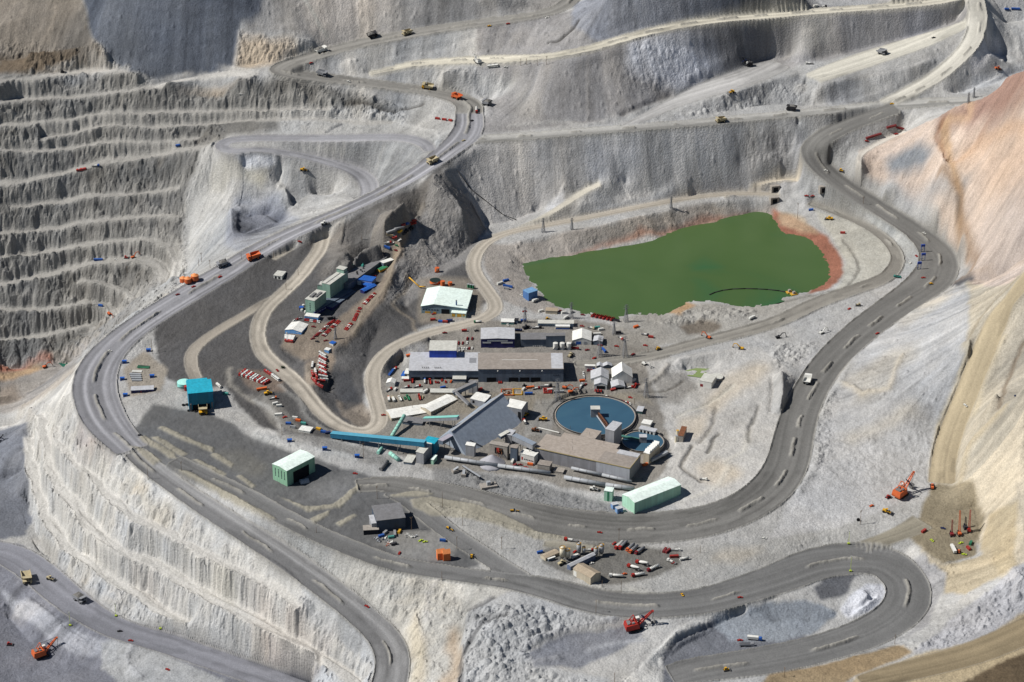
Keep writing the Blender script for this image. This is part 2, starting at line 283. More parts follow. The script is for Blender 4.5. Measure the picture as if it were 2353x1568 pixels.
def solve():
    wr=(DTH/DLR) ** 2
    pyr=[(Zs.copy(),Zn.copy())]
    while min(pyr[-1][0].shape)>24:
        s,n=pyr[-1]
        h,w=s.shape
        ph,pw=h+h % 2,w+w % 2
        S=np.zeros((ph,pw),np.float32); N=np.zeros((ph,pw),np.float32)
        S[:h,:w]=s*n; N[:h,:w]=n
        S=S[0::2,0::2]+S[1::2,0::2]+S[0::2,1::2]+S[1::2,1::2]
        N=N[0::2,0::2]+N[1::2,0::2]+N[0::2,1::2]+N[1::2,1::2]
        pyr.append((np.where(N>0,S/np.maximum(N,1e-6),0),np.minimum(N,1)))
    z=None
    for lv in range(len(pyr) -1,-1,-1):
        s,n=pyr[lv]
        h,w=s.shape
        if z is None:
            z=np.full((h,w),s[n>0].mean(),np.float32)
        else:
            iy=np.clip((np.arange(h) -0.5)/2,0,z.shape[0] -1.001); ix=np.clip((np.arange(w) -0.5)/2,0,z.shape[1] -1.001)
            y0=iy.astype(int); x0=ix.astype(int); fy=(iy -y0)[:,None]; fx=(ix -x0)[None,:]
            z=(z[y0][:,x0]*(1 -fy)*(1 -fx)+z[y0+1][:,x0]*fy*(1 -fx)+z[y0][:,x0+1]*(1 -fy)*fx+z[y0+1][:,x0+1]*fy*fx).astype(np.float32)
        m=n>0
        z[m]=s[m]
        it=400 if lv>4 else (200 if lv>2 else (110 if lv>0 else 50))
        q=np.empty_like(z)
        for _ in range(it):
            P=np.pad(z,1,mode='edge')
            q=(P[1:-1,:-2]+P[1:-1,2:]+wr*(P[:-2,1:-1]+P[2:,1:-1]))/(2+2*wr)
            q[m]=s[m]
            z=q
    return z

Z=solve()
BASE=Z.copy()

def hit(u,v,field=None):
    """first ground point met by the sight line (u, v)"""
    F=BASE if field is None else field
    u=np.atleast_1d(np.asarray(u,float)); v=np.atleast_1d(np.asarray(v,float))
    dx,dy,dz=ray(u,v)
    t0=np.full(u.shape,1750.0); done=np.zeros(u.shape,bool); tl=t0.copy()
    t=t0.copy()
    for _ in range(700):
        x=dx*t; y=CAM_Y+dy*t; z=CAM_H+dz*t
        g=samp(F,*to_ij(x,y))
        below=(z <= g) & ~done
        done |= below
        tl=np.where(done,tl,t)
        t=np.where(done,t,t+4.0)
        if done.all():
            break
    a,b=tl,t
    for _ in range(12):
        m=(a+b)/2
        g=samp(F,*to_ij(dx*m,CAM_Y+dy*m))
        lo=CAM_H+dz*m>g
        a=np.where(lo,m,a); b=np.where(lo,b,m)
    return dx*b,CAM_Y+dy*b,CAM_H+dz*b

def ground(x,y,field=None):
    return samp(Z if field is None else field,*to_ij(np.atleast_1d(x),np.atleast_1d(y)))

# ------------------------------------------------------------------ detail: ragged benches, gullies, berms, rubble
MX=(np.float32(DLR)*rr.astype(np.float32))[:,None]     # metres per row
MT=(np.float32(DTH)*rr.astype(np.float32))[:,None]     # metres per column

def blur(F,ri,rj,n=1):
    F=F.astype(np.float32)
    for _ in range(n):
        P=np.cumsum(np.pad(F,((ri+1,ri),(0,0)),mode='edge'),axis=0,dtype=np.float64)
        F=((P[2*ri+1:] -P[:-2*ri -1])/(2*ri+1)).astype(np.float32)
        P=np.cumsum(np.pad(F,((0,0),(rj+1,rj)),mode='edge'),axis=1,dtype=np.float64)
        F=((P[:,2*rj+1:] -P[:,:-2*rj -1])/(2*rj+1)).astype(np.float32)
    return F

def smooth(a,b,x):
    t=np.clip((x -a)/(b -a),0,1)
    return t*t*(3 -2*t)

WARP_I=fbm(GX,GY,42,6,71,0.66)*1.6; WARP_J=fbm(GX,GY,42,6,72,0.66)*1.6

def mask(poly,rough=3.0,soft=1):
    """ground area with the surveyed outline, edge roughened by some metres"""
    P=np.array(poly,float)
    x,y,z=hit(P[:,0],P[:,1])
    pi,pj=to_ij(x,y)
    pad=14
    i0,i1=max(0,int(pi.min()) -pad),min(NR,int(pi.max())+pad)
    j0,j1=max(0,int(pj.min()) -pad),min(NTH,int(pj.max())+pad)
    M=np.zeros((NR,NTH),np.float32)
    if i1 <= i0 or j1 <= j0:
        return M
    I=np.arange(i0,i1,dtype=np.float32)[:,None]+WARP_I[i0:i1,j0:j1]*rough/MX[i0:i1]
    J=np.arange(j0,j1,dtype=np.float32)[None,:]+WARP_J[i0:i1,j0:j1]*rough/MT[i0:i1]
    c=np.zeros(I.shape,bool)
    for k in range(len(P)):
        a,b=k,(k+1) % len(P)
        if pi[a] == pi[b]:
            continue
        up=(pi[a]>I) != (pi[b]>I)
        c ^= up & (J<(pj[b] -pj[a])*(I -pi[a])/(pi[b] -pi[a])+pj[a])
    M[i0:i1,j0:j1]=c
    if soft:
        M=blur(M,soft,soft)
    return M

BASE=blur(Z,1,1)
Z=BASE.copy()
isroad=((KIND>0) & (KIND<100)).astype(np.float32)
near_road=blur(isroad,3,4)
# rocky cut benches get ragged crests and faces
ROCKY=np.maximum.reduce([
    mask([(-60,95),(210,100),(300,150),(420,195),(600,180),(760,195),(900,225),(960,290),(760,305),(520,312),(500,400),(440,460),(425,590),(390,720),(250,790),(130,830),(-60,850)],12,4),
    mask([(190,960),(300,1090),(480,1230),(700,1400),(850,1500),(860,1600),(640,1600),(440,1480),(300,1440),(180,1350),(60,1230),(60,950),(120,930)],8,4),
    mask([(640,1220),(800,1310),(1000,1340),(1070,1400),(1050,1580),(920,1580),(930,1480),(800,1350),(640,1240)],8,4)*0.6,
    mask([(540,70),(640,90),(720,105),(690,130),(620,155),(535,165)],4,2),
    mask([(990,395),(1030,425),(1075,440),(1115,520),(1090,560),(1000,640),(900,700),(890,650),(945,530),(970,480)],4,2)*0.3,
    mask([(2353,150),(2250,235),(2150,270),(1990,380),(2120,460),(2220,600),(2420,600),(2420,80)],6,4)*0.35,
])
amp=ROCKY*(1 -smooth(0.0,0.5,near_road))
w1=fbm(GX,GY,34,5,5,0.62); w2=fbm(GX,GY,34,5,6,0.62)
I0=np.broadcast_to(np.arange(NR,dtype=np.float32)[:,None],(NR,NTH)); J0=np.broadcast_to(np.arange(NTH,dtype=np.float32)[None,:],(NR,NTH))
Iw=I0+w1*amp*9/MX; Jw=J0+w2*amp*9/MT
Z=samp(BASE,Iw,Jw)
Kw=KIND[np.clip(np.rint(Iw).astype(int),0,NR -1),np.clip(np.rint(Jw).astype(int),0,NTH -1)]
BENCHF=blur((Kw >= 100).astype(np.float32),1,1)

def slope_of(F):
    gi=np.gradient(F,axis=0)/MX; gj=np.gradient(F,axis=1)/MT
    return gi,gj,np.hypot(gi,gj)

Zsm=blur(BASE,4,6,2)
gi,gj,sl=slope_of(Zsm)
inv=1.0/np.maximum(sl,1e-4)
ui=gi*inv/MX; uj=gj*inv/MT      # grid steps per metre uphill

def streaks(seed,size,step,n,conf=0.05):
    """noise smeared along the fall line: what runs down a tipped slope"""
    N=vnoise(GX/size,GY/size,seed)
    acc=N.copy(); cnt=1
    for sgn in (1,-1):
        I,J=I0.copy(),J0.copy()
        for k in range(n):
            a=samp(ui,I,J); b=samp(uj,I,J)
            I=I+sgn*step*a; J=J+sgn*step*b
            acc += samp(N,I,J); cnt += 1
    acc /= cnt
    return acc/max(acc.std(),1e-6)

ST1=streaks(11,5.0,5.0,14)
ST2=streaks(12,11.0,8.0,12)
ST0=streaks(14,2.6,3.0,18)
ST3=streaks(13,34.0,14.0,14)
_,_,sl0=slope_of(blur(Z,1,1))
steep=smooth(0.35,0.6,sl0)
free=1 -smooth(0.02,0.4,near_road)
# gullies on tipped slopes, ribs on cut faces, lumps everywhere
f1=fbm(GX,GY,14,4,31,0.6); f2=fbm(GX,GY,70,4,32)
Z += free*steep*(ST1*0.12+ST2*0.16)*(1 -0.4*ROCKY)
ROCKY=ROCKY*(1 -0.9*BENCHF)
ridge=lambda size,s: 1 -2*np.abs(fbm(GX,GY,size,2,s,0.4))
Z += free*ROCKY*steep*(ridge(15,36)*2.0+ridge(6.5,37)*1.4+ST1*0.3)
TOE=np.clip(samp(BENCHF,I0 -7*ui,J0 -7*uj)*(0.65+1.2*fbm(GX,GY,16,3,38)),0,1)*(1 -BENCHF)
Z += TOE*1.2
wide_free=1 -smooth(0.0,0.25,blur(isroad,8,12))
Z += wide_free*smooth(0.2,0.5,slope_of(Zsm)[2])*(1 -ROCKY)*(fbm(GX,GY,120,3,39)*8+ST3*1.0)
Z += free*(f1*(0.5+1.5*steep*(0.3+ROCKY))+f2*2.2*(0.3+steep))
rough=fbm(GX,GY,6,3,33,0.7)
Z += free*rough*(0.6+1.6*ROCKY*steep)
Z += free*steep*ST0*0.06
RUBBLE=np.maximum.reduce([
    mask([(1085,1400),(1240,1400),(1400,1430),(1310,1450),(1220,1490),(1220,1540),(1400,1580),(1050,1580),(1060,1480)],8,3),
    mask([(1490,1500),(1540,1462),(1420,1560),(1350,1580),(1440,1580)],6,3)*0.4,
    mask([(2090,1495),(2200,1430),(2353,1300),(2353,1400),(2260,1450),(2180,1485)],5,2)*0.8,
    mask([(2020,1400),(2130,1380),(2200,1290),(2120,1270),(2135,1340)],5,2)*0.4,
    mask([(1720,300),(1840,300),(1830,400),(1790,420),(1690,330)],6,3)*0.6,
    mask([(1560,270),(1640,225),(1760,190),(1870,180),(1880,205),(1760,235),(1640,262)],5,2)*0.7,
    mask([(1450,90),(1560,70),(1620,170),(1480,230),(1420,190)],6,3)*0.4,
    mask([(900,160),(1180,165),(1150,215),(1040,212)],5,2)*0.6,
    mask([(1200,1100),(1070,1090),(1000,1120),(1240,1170),(1400,1190),(1400,1160)],5,2)*0.35,
    mask([(1440,720),(1500,745),(1720,735),(1740,715),(1640,705),(1560,715),(1500,740)],3,2)*0.6,
    mask([(1760,790),(1880,790),(1850,830),(1790,850)],4,2)*0.7,
    mask([(1830,900),(1920,900),(1910,1040),(1880,1120),(1870,1010)],4,2)*0.4,
    mask([(2040,1130),(1870,1080),(1910,1010),(2140,960),(2140,1060)],5,2)*0.2,
    mask([(480,580),(560,440),(520,420),(430,600)],5,2)*0.4,
])
def stones(seed,cell,dens,rad):
    out=np.zeros((NR,NTH),np.float32)
    cx=np.floor(GX/cell); cy=np.floor(GY/cell)
    for ox in (-1,0,1):
        for oy in (-1,0,1):
            a=(cx+ox+20000).astype(np.int64); b=(cy+oy+20000).astype(np.int64)
            px=(cx+ox+hash2(a,b,seed))*cell; py=(cy+oy+hash2(a,b,seed+1))*cell
            r=rad*(0.35+hash2(a,b,seed+2) ** 2*1.1); on=hash2(a,b,seed+3)<dens
            d=np.sqrt((GX -px) ** 2+(GY -py) ** 2)/r
            out=np.maximum(out,np.where(on,np.clip(1.25 -d,0,0.9)*r,0))
    return out
Z += free*RUBBLE*(stones(41,7.0,0.75,3.2)+rough*1.2+f1*1.6)
Z += free*(1 -RUBBLE)*smooth(0.1,0.4,sl0)*(1 -ROCKY)*stones(51,9.0,0.4,1.7)
# berms along road edges, broken middle berms on the wide haul roads
inner=blur(isroad,2,3)
edge=isroad*np.exp(-((inner -0.60)/0.13) ** 2)
wide=np.isin(KIND,[ROAD_ID[n] for n in ('main','ramp','plateau','loop','link','cross','upper','pit_road','pond_east','diagonal','bench_top')])
lump=0.75+0.5*fbm(GX,GY,9,2,61)
BERM=np.where(wide,edge*2.0,edge*0.7)*lump
MID=np.zeros((NR,NTH),np.float32)
for nm,c,period,part,ph,skip in (('main',0.5,95,0.62,10,None),('loop',0.46,62,0.5,5,None),('plateau',0.5,120,0.35,60,None),('ramp',0.42,110,0.5,20,None),('upper',0.5,90,0.4,0,None),('cross',0.55,70,0.3,15,None),('bench_top',0.6,55,0.45,0,None),('diagonal',0.35,45,0.5,0,None),('pond_east',0.5,140,0.2,0,None)):
    on=KIND == ROAD_ID[nm]
    d=(SS -c)*WW
    u=((TT+ph)/period) % 1.0
    wob=vnoise(TT/(period*0.7),TT*0+3.3,67)
    along=smooth(0,0.06,u)*(1 -smooth(part+0.25*wob,part+0.25*wob+0.07,u))
    d=d+1.2*vnoise(TT/18,TT*0,66)
    MID=np.where(on,np.exp(-(d/(1.9+0.9*wob)) ** 4)*along,MID)
ISLES=[[(358,985),(372,980),(492,1032),(488,1042)],[(345,1006),(362,1004),(432,1042),(420,1050)],[(316,1008),(330,1003),(402,1040),(408,1054),(390,1052)],
         [(300,1024),(330,1035),(372,1060),(352,1070),(328,1052)],[(480,1045),(498,1043),(537,1068),(530,1076)],[(440,1056),(452,1056),(520,1090),(512,1098)],[(410,1080),(430,1082),(560,1150),(640,1195),(620,1196),(520,1150)],
         [(543,1095),(556,1093),(590,1118),(580,1124)],[(640,1140),(700,1165),(760,1160),(820,1118),(830,1122),(780,1166),(705,1178)],
         [(892,1138),(960,1128),(1000,1136),(970,1141),(905,1142)],[(942,1148),(990,1142),(1090,1160),(1160,1185),(1240,1225),(1310,1237),(1300,1243),(1230,1240),(1150,1212),(1060,1190),(990,1186),(950,1165)],
         [(710,1195),(760,1172),(752,1185),(722,1205)],[(768,1205),(815,1180),(822,1184),(780,1212)]]
ISLE=np.zeros((NR,NTH),np.float32)
for P in ISLES:
    ISLE=np.maximum(ISLE,mask(P,2.0,1))
Z += BERM+MID*(2.3+1.6*rough)+ISLE*(1.2+1.2*f1+0.6*rough)
# spoil ridges, scarps and paths noted on the close-ups: (close-up, spots, height m, half width m, colour, strength)
LINES=[(2,3,[(1820,0),(1830,150),(1760,320),(1650,600),(1560,800),(1510,1100),(1500,1240)],3,4,(186,170,134),.6),(2,3,[(2140,0),(2050,200),(1960,350),(1920,550),(1890,680)],3,4,(196,180,146),.6),
(2,3,[(2330,20),(2240,200),(2170,400),(2100,600)],-2,3,(120,100,76),.6),(2,3,[(2150,620),(1850,960),(1770,1180),(1740,1300)],4,5,(190,170,130),.5),(2,3,[(640,400),(860,500),(1100,440),(1220,130)],2.5,4,(200,186,160),.5),(2,3,[(880,30),(700,290),(560,520),(500,700),(400,920),(450,1000),(420,1200),(300,1380)],2.5,5,(176,174,168),.6),
(1,3,[(1570,0),(1750,210),(1770,400),(1830,600),(1910,800),(1830,940)],-3,4,(150,120,86),.6),(1,3,[(2334,930),(2050,1180),(1900,1370),(1830,1540)],-2,3,(150,136,110),.6),(1,3,[(1700,1040),(2000,930),(2334,860)],2.5,4,(172,152,132),.5),(1,3,[(700,640),(800,760),(850,900),(720,1060),(400,1150),(0,1215)],-1.5,2.5,(130,126,116),.7),(1,3,[(1500,1200),(1100,1400),(900,1568)],2,4,(170,168,160),.5),
(2,2,[(2170,830),(2120,1010),(1940,1110),(1970,1200),(1900,1320),(1640,1440)],.6,4,(200,194,180),.6),(2,2,[(1640,960),(1620,1000),(1530,1140),(1620,1220),(1750,1290)],-2,2.5,(120,114,104),.7),(2,2,[(2030,420),(1720,620),(1500,700)],-1.5,3,(190,184,168),.6),(2,2,[(1410,230),(1360,330),(1210,430)],3,4,(170,162,148),.5),(2,2,[(1870,850),(1820,920),(1800,1020)],-2,2.5,(110,106,98),.7),(2,2,[(1860,630),(1850,760),(1700,930)],-1.5,2.5,(130,124,114),.6),(2,2,[(2240,600),(2170,800),(2170,920)],-2,3,(120,116,108),.6),(2,2,[(1150,480),(1400,470),(1560,380)],-1.5,2,(104,98,88),.7),
(1,1,[(1400,990),(1340,1100),(1240,1240),(1310,1300),(1420,1380),(1460,1480)],.3,3,(150,138,120),.7),(1,1,[(900,1500),(960,1340),(1160,1080),(1240,900),(1260,740)],1.2,3,(150,138,118),.6),(1,1,[(640,750),(800,720),(950,640),(1100,560)],1.5,4,(150,144,134),.5),(1,1,[(700,1050),(860,800),(1000,740)],1.2,3,(140,136,128),.5),(1,1,[(1400,480),(1460,400),(1470,330)],.3,4,(160,152,138),.6),
(2,0,[(2110,260),(2080,300),(2110,400),(2334,560)],.3,4,(160,154,142),.6),(2,1,[(0,530),(110,600),(200,760),(240,830)],1.2,3,(170,168,162),.6),(2,1,[(230,420),(420,560),(480,720),(640,830),(790,860)],2,4,(150,148,142),.6),(2,1,[(0,880),(280,960),(600,1020),(900,1090)],2.5,6,(176,176,172),.7),(2,1,[(460,250),(480,430),(560,560),(840,820),(1000,830)],1.5,4,(160,150,134),.5),
(1,2,[(0,540),(620,440),(1060,285),(1300,255),(1550,120)],.8,3,(170,170,168),.5),(1,2,[(640,200),(830,130)],.3,5,(184,180,172),.6),(3,2,[(140,1250),(220,1170),(400,1120),(800,1040),(970,980)],3,4,(160,160,162),.5),(3,2,[(130,1330),(230,1390),(420,1350)],2.5,4,(150,150,152),.5),(3,2,[(1200,1190),(900,1230),(700,1290)],1.2,4,(170,172,176),.6),(3,2,[(250,200),(420,180),(900,270)],2.5,6,(186,184,178),.6),(3,2,[(500,490),(860,760),(1100,730),(1300,780),(1800,740)],2,6,(180,178,168),.5),(3,2,[(400,730),(700,810),(960,860)],1.6,4,(170,166,150),.6),
(3,1,[(1850,1568),(1850,1380),(1960,1200),(2110,1000),(2280,930)],-3,3,(84,84,86),.7),(3,1,[(1950,900),(2100,830),(2180,780)],-2.5,3,(84,84,86),.7),(3,1,[(1400,1100),(1480,1300),(1440,1568)],2,5,(206,196,172),.5),(3,1,[(1650,650),(1560,800),(1540,1000)],1,3,(170,168,166),.5),(3,0,[(730,0),(860,150),(960,300)],-.8,1.6,(110,110,112),.7),(3,0,[(1200,1250),(1140,1340),(1260,1540)],2.5,4,(176,176,176),.5),
(0,2,[(340,395),(440,375),(560,280),(600,210)],-2.5,2.5,(76,74,70),.8),(0,2,[(0,1150),(500,1100),(700,1140),(960,1080)],2,5,(176,174,168),.5),(0,2,[(1000,1040),(1200,950),(1440,850)],-3,4,(110,108,106),.6),(0,1,[(830,965),(960,950),(1100,980),(1280,1000),(1530,940)],-3,2.5,(86,82,76),.7),(0,1,[(430,0),(520,130),(640,330)],.3,2.5,(184,182,172),.7),(0,1,[(1330,1130),(1640,1190),(1670,1260),(1600,1350)],1.5,3,(190,188,182),.6),(0,1,[(790,1130),(640,1205)],-1.5,2,(120,120,122),.7),(0,3,[(1600,1100),(1540,1250),(1620,1420)],-3,3,(150,110,78),.6),(0,3,[(1780,940),(1830,1100),(1640,1110)],.3,5,(196,164,128),.6),(0,3,[(1960,1240),(2100,1000),(2334,900)],2.5,6,(150,118,102),.5),(0,3,[(1700,1500),(1950,1300),(2334,1190)],2.5,6,(200,160,120),.4),(0,3,[(500,1340),(480,1460),(620,1540)],1.5,4,(170,168,160),.6)]
def along_line(r,c,pts,w):
    P=np.array([((0,640,1280,1920)[c]*2353/2560+x*0.25203,(0,425,850,1276)[r]*1568/1706+y*0.25203) for x,y in pts],float)
    x,y,z=hit(P[:,0],P[:,1])
    pi,pj=to_ij(x,y)
    D=np.full((NR,NTH),1e6,np.float32)
    i0,i1=max(0,int(pi.min()) -20),min(NR,int(pi.max())+20); j0,j1=max(0,int(pj.min()) -20),min(NTH,int(pj.max())+20)
    gx_,gy_=GX[i0:i1,j0:j1]+w1[i0:i1,j0:j1]*5,GY[i0:i1,j0:j1]+w2[i0:i1,j0:j1]*5
    d=D[i0:i1,j0:j1]
    for k in range(len(x) -1):
        ax_,ay_,bx,by=x[k],y[k],x[k+1],y[k+1]
        t=np.clip(((gx_ -ax_)*(bx -ax_)+(gy_ -ay_)*(by -ay_))/max((bx -ax_) ** 2+(by -ay_) ** 2,1e-6),0,1)
        d[:]=np.minimum(d,np.hypot(gx_ -ax_ -t*(bx -ax_),gy_ -ay_ -t*(by -ay_)))
    return np.exp(-(D/w) ** 2)
MARKS=[]
for r_,c_,pts_,hh_,w_,col_,a_ in LINES:
    K=along_line(r_,c_,pts_,w_)*(1 -np.clip(isroad,0,1))
    Z += K*hh_*(0.8+0.7*f1)
    MARKS.append((K*a_,col_))
Z += isroad*(fbm(GX,GY,10,3,81)*0.18)
# the round tanks stand in cut pits
for u_,v_,zz_,hw_ in ((1367.5,955.5,11,95),(1501.5,1014.8,8,51)):
    z_=float(lift(zz_)); x_,y_=at_z(u_,v_,z_)
    R_=hw_*((y_ -CAM_Y)*cp -(z_ -CAM_H)*sp)/FPX
    d_=np.hypot(GX -x_,GY -y_)
    Z=np.where(d_<R_,np.minimum(Z,z_ -4),np.where(d_<R_+9,np.minimum(Z,z_ -0.6),Z)).astype(np.float32)

# ------------------------------------------------------------------ ground colours (what the rock, dust and gravel themselves are)
def lin(c):
    c=np.asarray(c,float)/255.0
    return np.where(c <= 0.04045,c/12.92,((c+0.055)/1.055) ** 2.4).astype(np.float32)

_nl=np.clip((-gi*sun_dir.x*0+(sun_dir.z -0)*1.0),0,None)
# unit normals of the smoothed ground, to judge how strongly each region is lit on average
er=np.stack([np.sin(th),np.cos(th)],1).astype(np.float32)       # outward direction per column
et=np.stack([np.cos(th),-np.sin(th)],1).astype(np.float32)
gx=gi*er[None,:,0]+gj*et[None,:,0]; gy=gi*er[None,:,1]+gj*et[None,:,1]
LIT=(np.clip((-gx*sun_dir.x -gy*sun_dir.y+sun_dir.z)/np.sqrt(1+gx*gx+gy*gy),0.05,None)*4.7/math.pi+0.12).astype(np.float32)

TINT=np.empty((NR,NTH,3),np.float32)
TINT[:]=lin((166,164,159))/1.08

def paint(rgb,poly=None,m=None,rough=5.0,soft=2,a=1.0,flat=False):
    if m is None:
        m=mask(poly,rough,soft)
    w=float((m>0.5).sum())
    if w<1:
        return m
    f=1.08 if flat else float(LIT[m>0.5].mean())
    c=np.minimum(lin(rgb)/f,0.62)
    k=(m*a)[...,None]
    TINT[:]=TINT*(1 -k)+c*k
    return m

# far dumps and hills
paint((142,139,136),[(1090,40),(1330,20),(2240,5),(2210,70),(1880,140),(1560,210),(1420,280),(1100,310),(1130,230),(1195,175),(1100,160)])
paint((140,143,150),[(1320,5),(1720,-30),(1700,38),(1480,78),(1370,98),(1310,60)],a=0.9)
paint((139,142,148),[(1455,90),(1560,70),(1680,150),(1560,205),(1440,160)],a=0.7,soft=6)
paint((152,148,142),[(640,-30),(1330,-30),(1290,20),(1000,62),(740,110),(560,70),(570,0)])
paint((172,163,152),[(680,-30),(900,-30),(880,60),(760,100),(690,60)],a=0.5,soft=8)
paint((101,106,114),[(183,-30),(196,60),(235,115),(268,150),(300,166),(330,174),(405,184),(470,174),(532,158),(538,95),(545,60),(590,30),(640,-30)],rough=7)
paint((140,131,118),[(-60,-30),(185,-30),(200,65),(240,125),(280,160),(200,168),(-60,195)])
paint((112,94,70),[(-10,135),(60,128),(190,112),(215,140),(180,158),(20,175),(-10,170)],a=0.75,rough=8)
paint((188,166,134),[(538,80),(600,88),(700,108),(680,128),(610,150),(536,155)],a=0.7,soft=4,rough=12)
paint((196,172,138),[(395,202),(500,195),(600,222),(560,232),(420,222)],a=0.7)
# west pit: grey-green rock on the faces, pale dust on the floors
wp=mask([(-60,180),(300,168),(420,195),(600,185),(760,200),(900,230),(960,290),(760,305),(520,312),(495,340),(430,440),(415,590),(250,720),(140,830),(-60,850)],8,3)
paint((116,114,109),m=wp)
paint((152,149,143),[(250,440),(420,440),(430,600),(330,720),(230,800),(180,770),(260,690),(330,610)],a=0.6,soft=8)
paint((184,182,176),[(640,250),(1000,245),(1060,290),(1000,345),(960,400),(900,430),(860,370),(700,345),(520,320),(640,310)],soft=3)
paint((190,188,182),[(480,330),(560,345),(700,365),(720,390),(600,420),(520,440),(500,600),(440,660),(330,740),(240,800),(215,800),(330,690),(420,600),(430,500)],soft=4)
paint((170,171,174),[(530,460),(640,440),(690,500),(620,540),(560,575),(520,560)],soft=3)
paint((134,136,143),[(540,490),(610,465),(660,480),(640,510),(570,545),(535,545)],soft=4,rough=8)
paint((196,196,200),[(532,356),(592,352),(640,364),(618,386),(570,392)],soft=1,rough=2)
paint((180,172,148),[(540,385),(620,405),(600,425),(520,415),(480,432)],soft=3,a=0.7)
paint((166,160,152),[(-60,800),(200,780),(170,850),(110,905),(70,930),(-60,955)],soft=2)
paint((150,92,66),[(-60,822),(118,818),(120,832),(70,842),(-60,852)],a=0.85,rough=4)
paint((176,142,96),[(-60,855),(60,848),(110,842),(60,862),(-60,872)],a=0.7)
paint((140,126,110),[(-60,880),(40,878),(60,910),(-60,940)],a=0.7,soft=4)
# haul road shoulders and valley between haul road and plant
dark=paint((96,94,92),[(1055,350),(960,420),(800,505),(640,575),(500,650),(385,715),(352,765),(362,800),(372,860),(430,900),(520,890),(600,985),(690,1000),(790,1010),(880,1005),(842,960),(832,860),(900,790),(985,745),(1060,730),(1120,700),(1080,640),(1070,600),(1095,560),(1112,520),(1090,470),(1010,392)])
paint((150,142,130),[(700,540),(760,525),(940,450),(1000,400),(1060,430),(1000,470),(900,560),(790,610),(730,650),(750,580)],a=0.35,soft=6)
paint((137,124,108),[(640,800),(700,742),(760,742),(860,668),(900,590),(935,510),(960,505),(930,590),(890,680),(800,790),(740,815),(700,830)],rough=3)
paint((134,118,104),[(545,850),(600,850),(650,870),(660,900),(600,900),(560,880)],rough=3)
paint((138,124,108),[(700,835),(760,800),(770,830),(745,890),(700,890)],rough=3)
paint((150,146,138),[(560,905),(620,905),(700,990),(760,1010),(640,985)],a=0.7)
paint((152,138,120),[(770,920),(840,930),(880,985),(840,985),(790,960)],a=0.7)
paint((70,72,76),[(750,850),(800,850),(830,930),(800,945),(760,890)],a=0.7)
paint((166,156,140),[(285,850),(330,800),(385,850),(372,900),(300,912)],rough=3)
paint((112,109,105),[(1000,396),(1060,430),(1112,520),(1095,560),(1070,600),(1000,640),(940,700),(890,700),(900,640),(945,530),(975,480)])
# plant ground
paint((144,138,128),[(880,800),(1000,760),(1120,735),(1330,735),(1480,760),(1560,830),(1500,890),(1560,960),(1540,1060),(1480,1130),(1360,1130),(1180,1090),(1000,1080),(900,1040),(860,1000),(880,960),(865,880)])
paint((150,140,120),[(880,905),(1000,905),(1480,905),(1500,930),(1460,920),(1280,918),(1260,960),(900,950)],a=0.6)
paint((168,166,160),[(930,790),(985,790),(940,870),(900,890)],a=0.8,rough=2)
paint((160,158,152),[(1230,915),(1300,920),(1260,1000),(1200,1000)],a=0.5)
paint((136,135,132),[(1000,1070),(1200,1100),(1420,1160),(1440,1195),(1300,1185),(1150,1150),(1000,1110)],a=0.9)
paint((150,139,122),[(960,640),(1100,640),(1110,735),(960,745)],a=0.7,soft=3)
paint((142,139,133),[(640,985),(760,1010),(900,1050),(900,1075),(800,1060),(640,1010)],a=0.8)
# apron and lower plateau: dark worn gravel
APRON=mask([(262,980),(300,990),(350,930),(420,940),(480,950),(540,975),(560,1000),(640,1030),(780,1075),(850,1095),(900,1105),(960,1120),(980,1190),(1060,1250),(1100,1300),(1040,1320),(900,1295),(760,1235),(640,1180),(540,1150),(420,1095),(330,1055)],3,2)
paint((104,104,103),m=APRON,flat=True)
paint((140,139,136),[(690,1125),(820,1085),(840,1105),(780,1150),(720,1150)],a=0.5,soft=6)
paint((134,130,118),[(480,1040),(560,1040),(620,1070),(600,1100),(520,1080)],a=0.5,soft=6)
paint((150,147,140),[(930,1225),(1000,1215),(1045,1262),(1035,1290),(940,1285),(860,1250)],a=0.8)
# bottom-left benches: pale broken rock
bl=mask([(190,960),(240,1020),(330,1085),(480,1190),(590,1268),(740,1378),(860,1475),(860,1600),(640,1600),(560,1520),(440,1440),(300,1420),(180,1340),(90,1240),(60,1150),(62,1000),(86,950),(130,900),(165,870)],4,2)
paint((198,197,193),m=bl)
for P,c,a in (([(160,980),(230,1010),(260,1080),(200,1060)],(176,150,138),0.5),([(300,1110),(400,1170),(390,1210),(320,1170)],(200,184,150),0.5),([(280,1290),(400,1340),(420,1380),(320,1360)],(196,174,150),0.5),
                ([(560,1380),(760,1500),(740,1530),(600,1470)],(190,172,156),0.5),([(640,1225),(760,1290),(850,1350),(820,1350),(700,1290)],(194,166,136),0.5),([(480,1290),(560,1330),(540,1390),(470,1350)],(200,190,160),0.5)):
    paint(c,P,a=a,soft=6,rough=14)
paint((122,125,132),[(-60,985),(60,970),(66,1060),(75,1180),(60,1230),(-60,1255)],rough=6)
paint((128,129,136),[(-60,1250),(50,1250),(150,1360),(280,1440),(480,1510),(620,1600),(-60,1600)],rough=4)
paint((176,177,182),[(0,1345),(60,1380),(220,1470),(280,1490),(230,1520),(120,1480),(40,1420)],rough=5)
paint((172,172,170),[(225,1480),(330,1480),(520,1560),(520,1600),(300,1600),(230,1540)],rough=6)
paint((200,197,188),[(620,1205),(760,1268),(900,1310),(1060,1335),(1180,1360),(1075,1400),(1060,1480),(1050,1600),(935,1600),(935,1490),(890,1425),(800,1362),(690,1280)],rough=4)
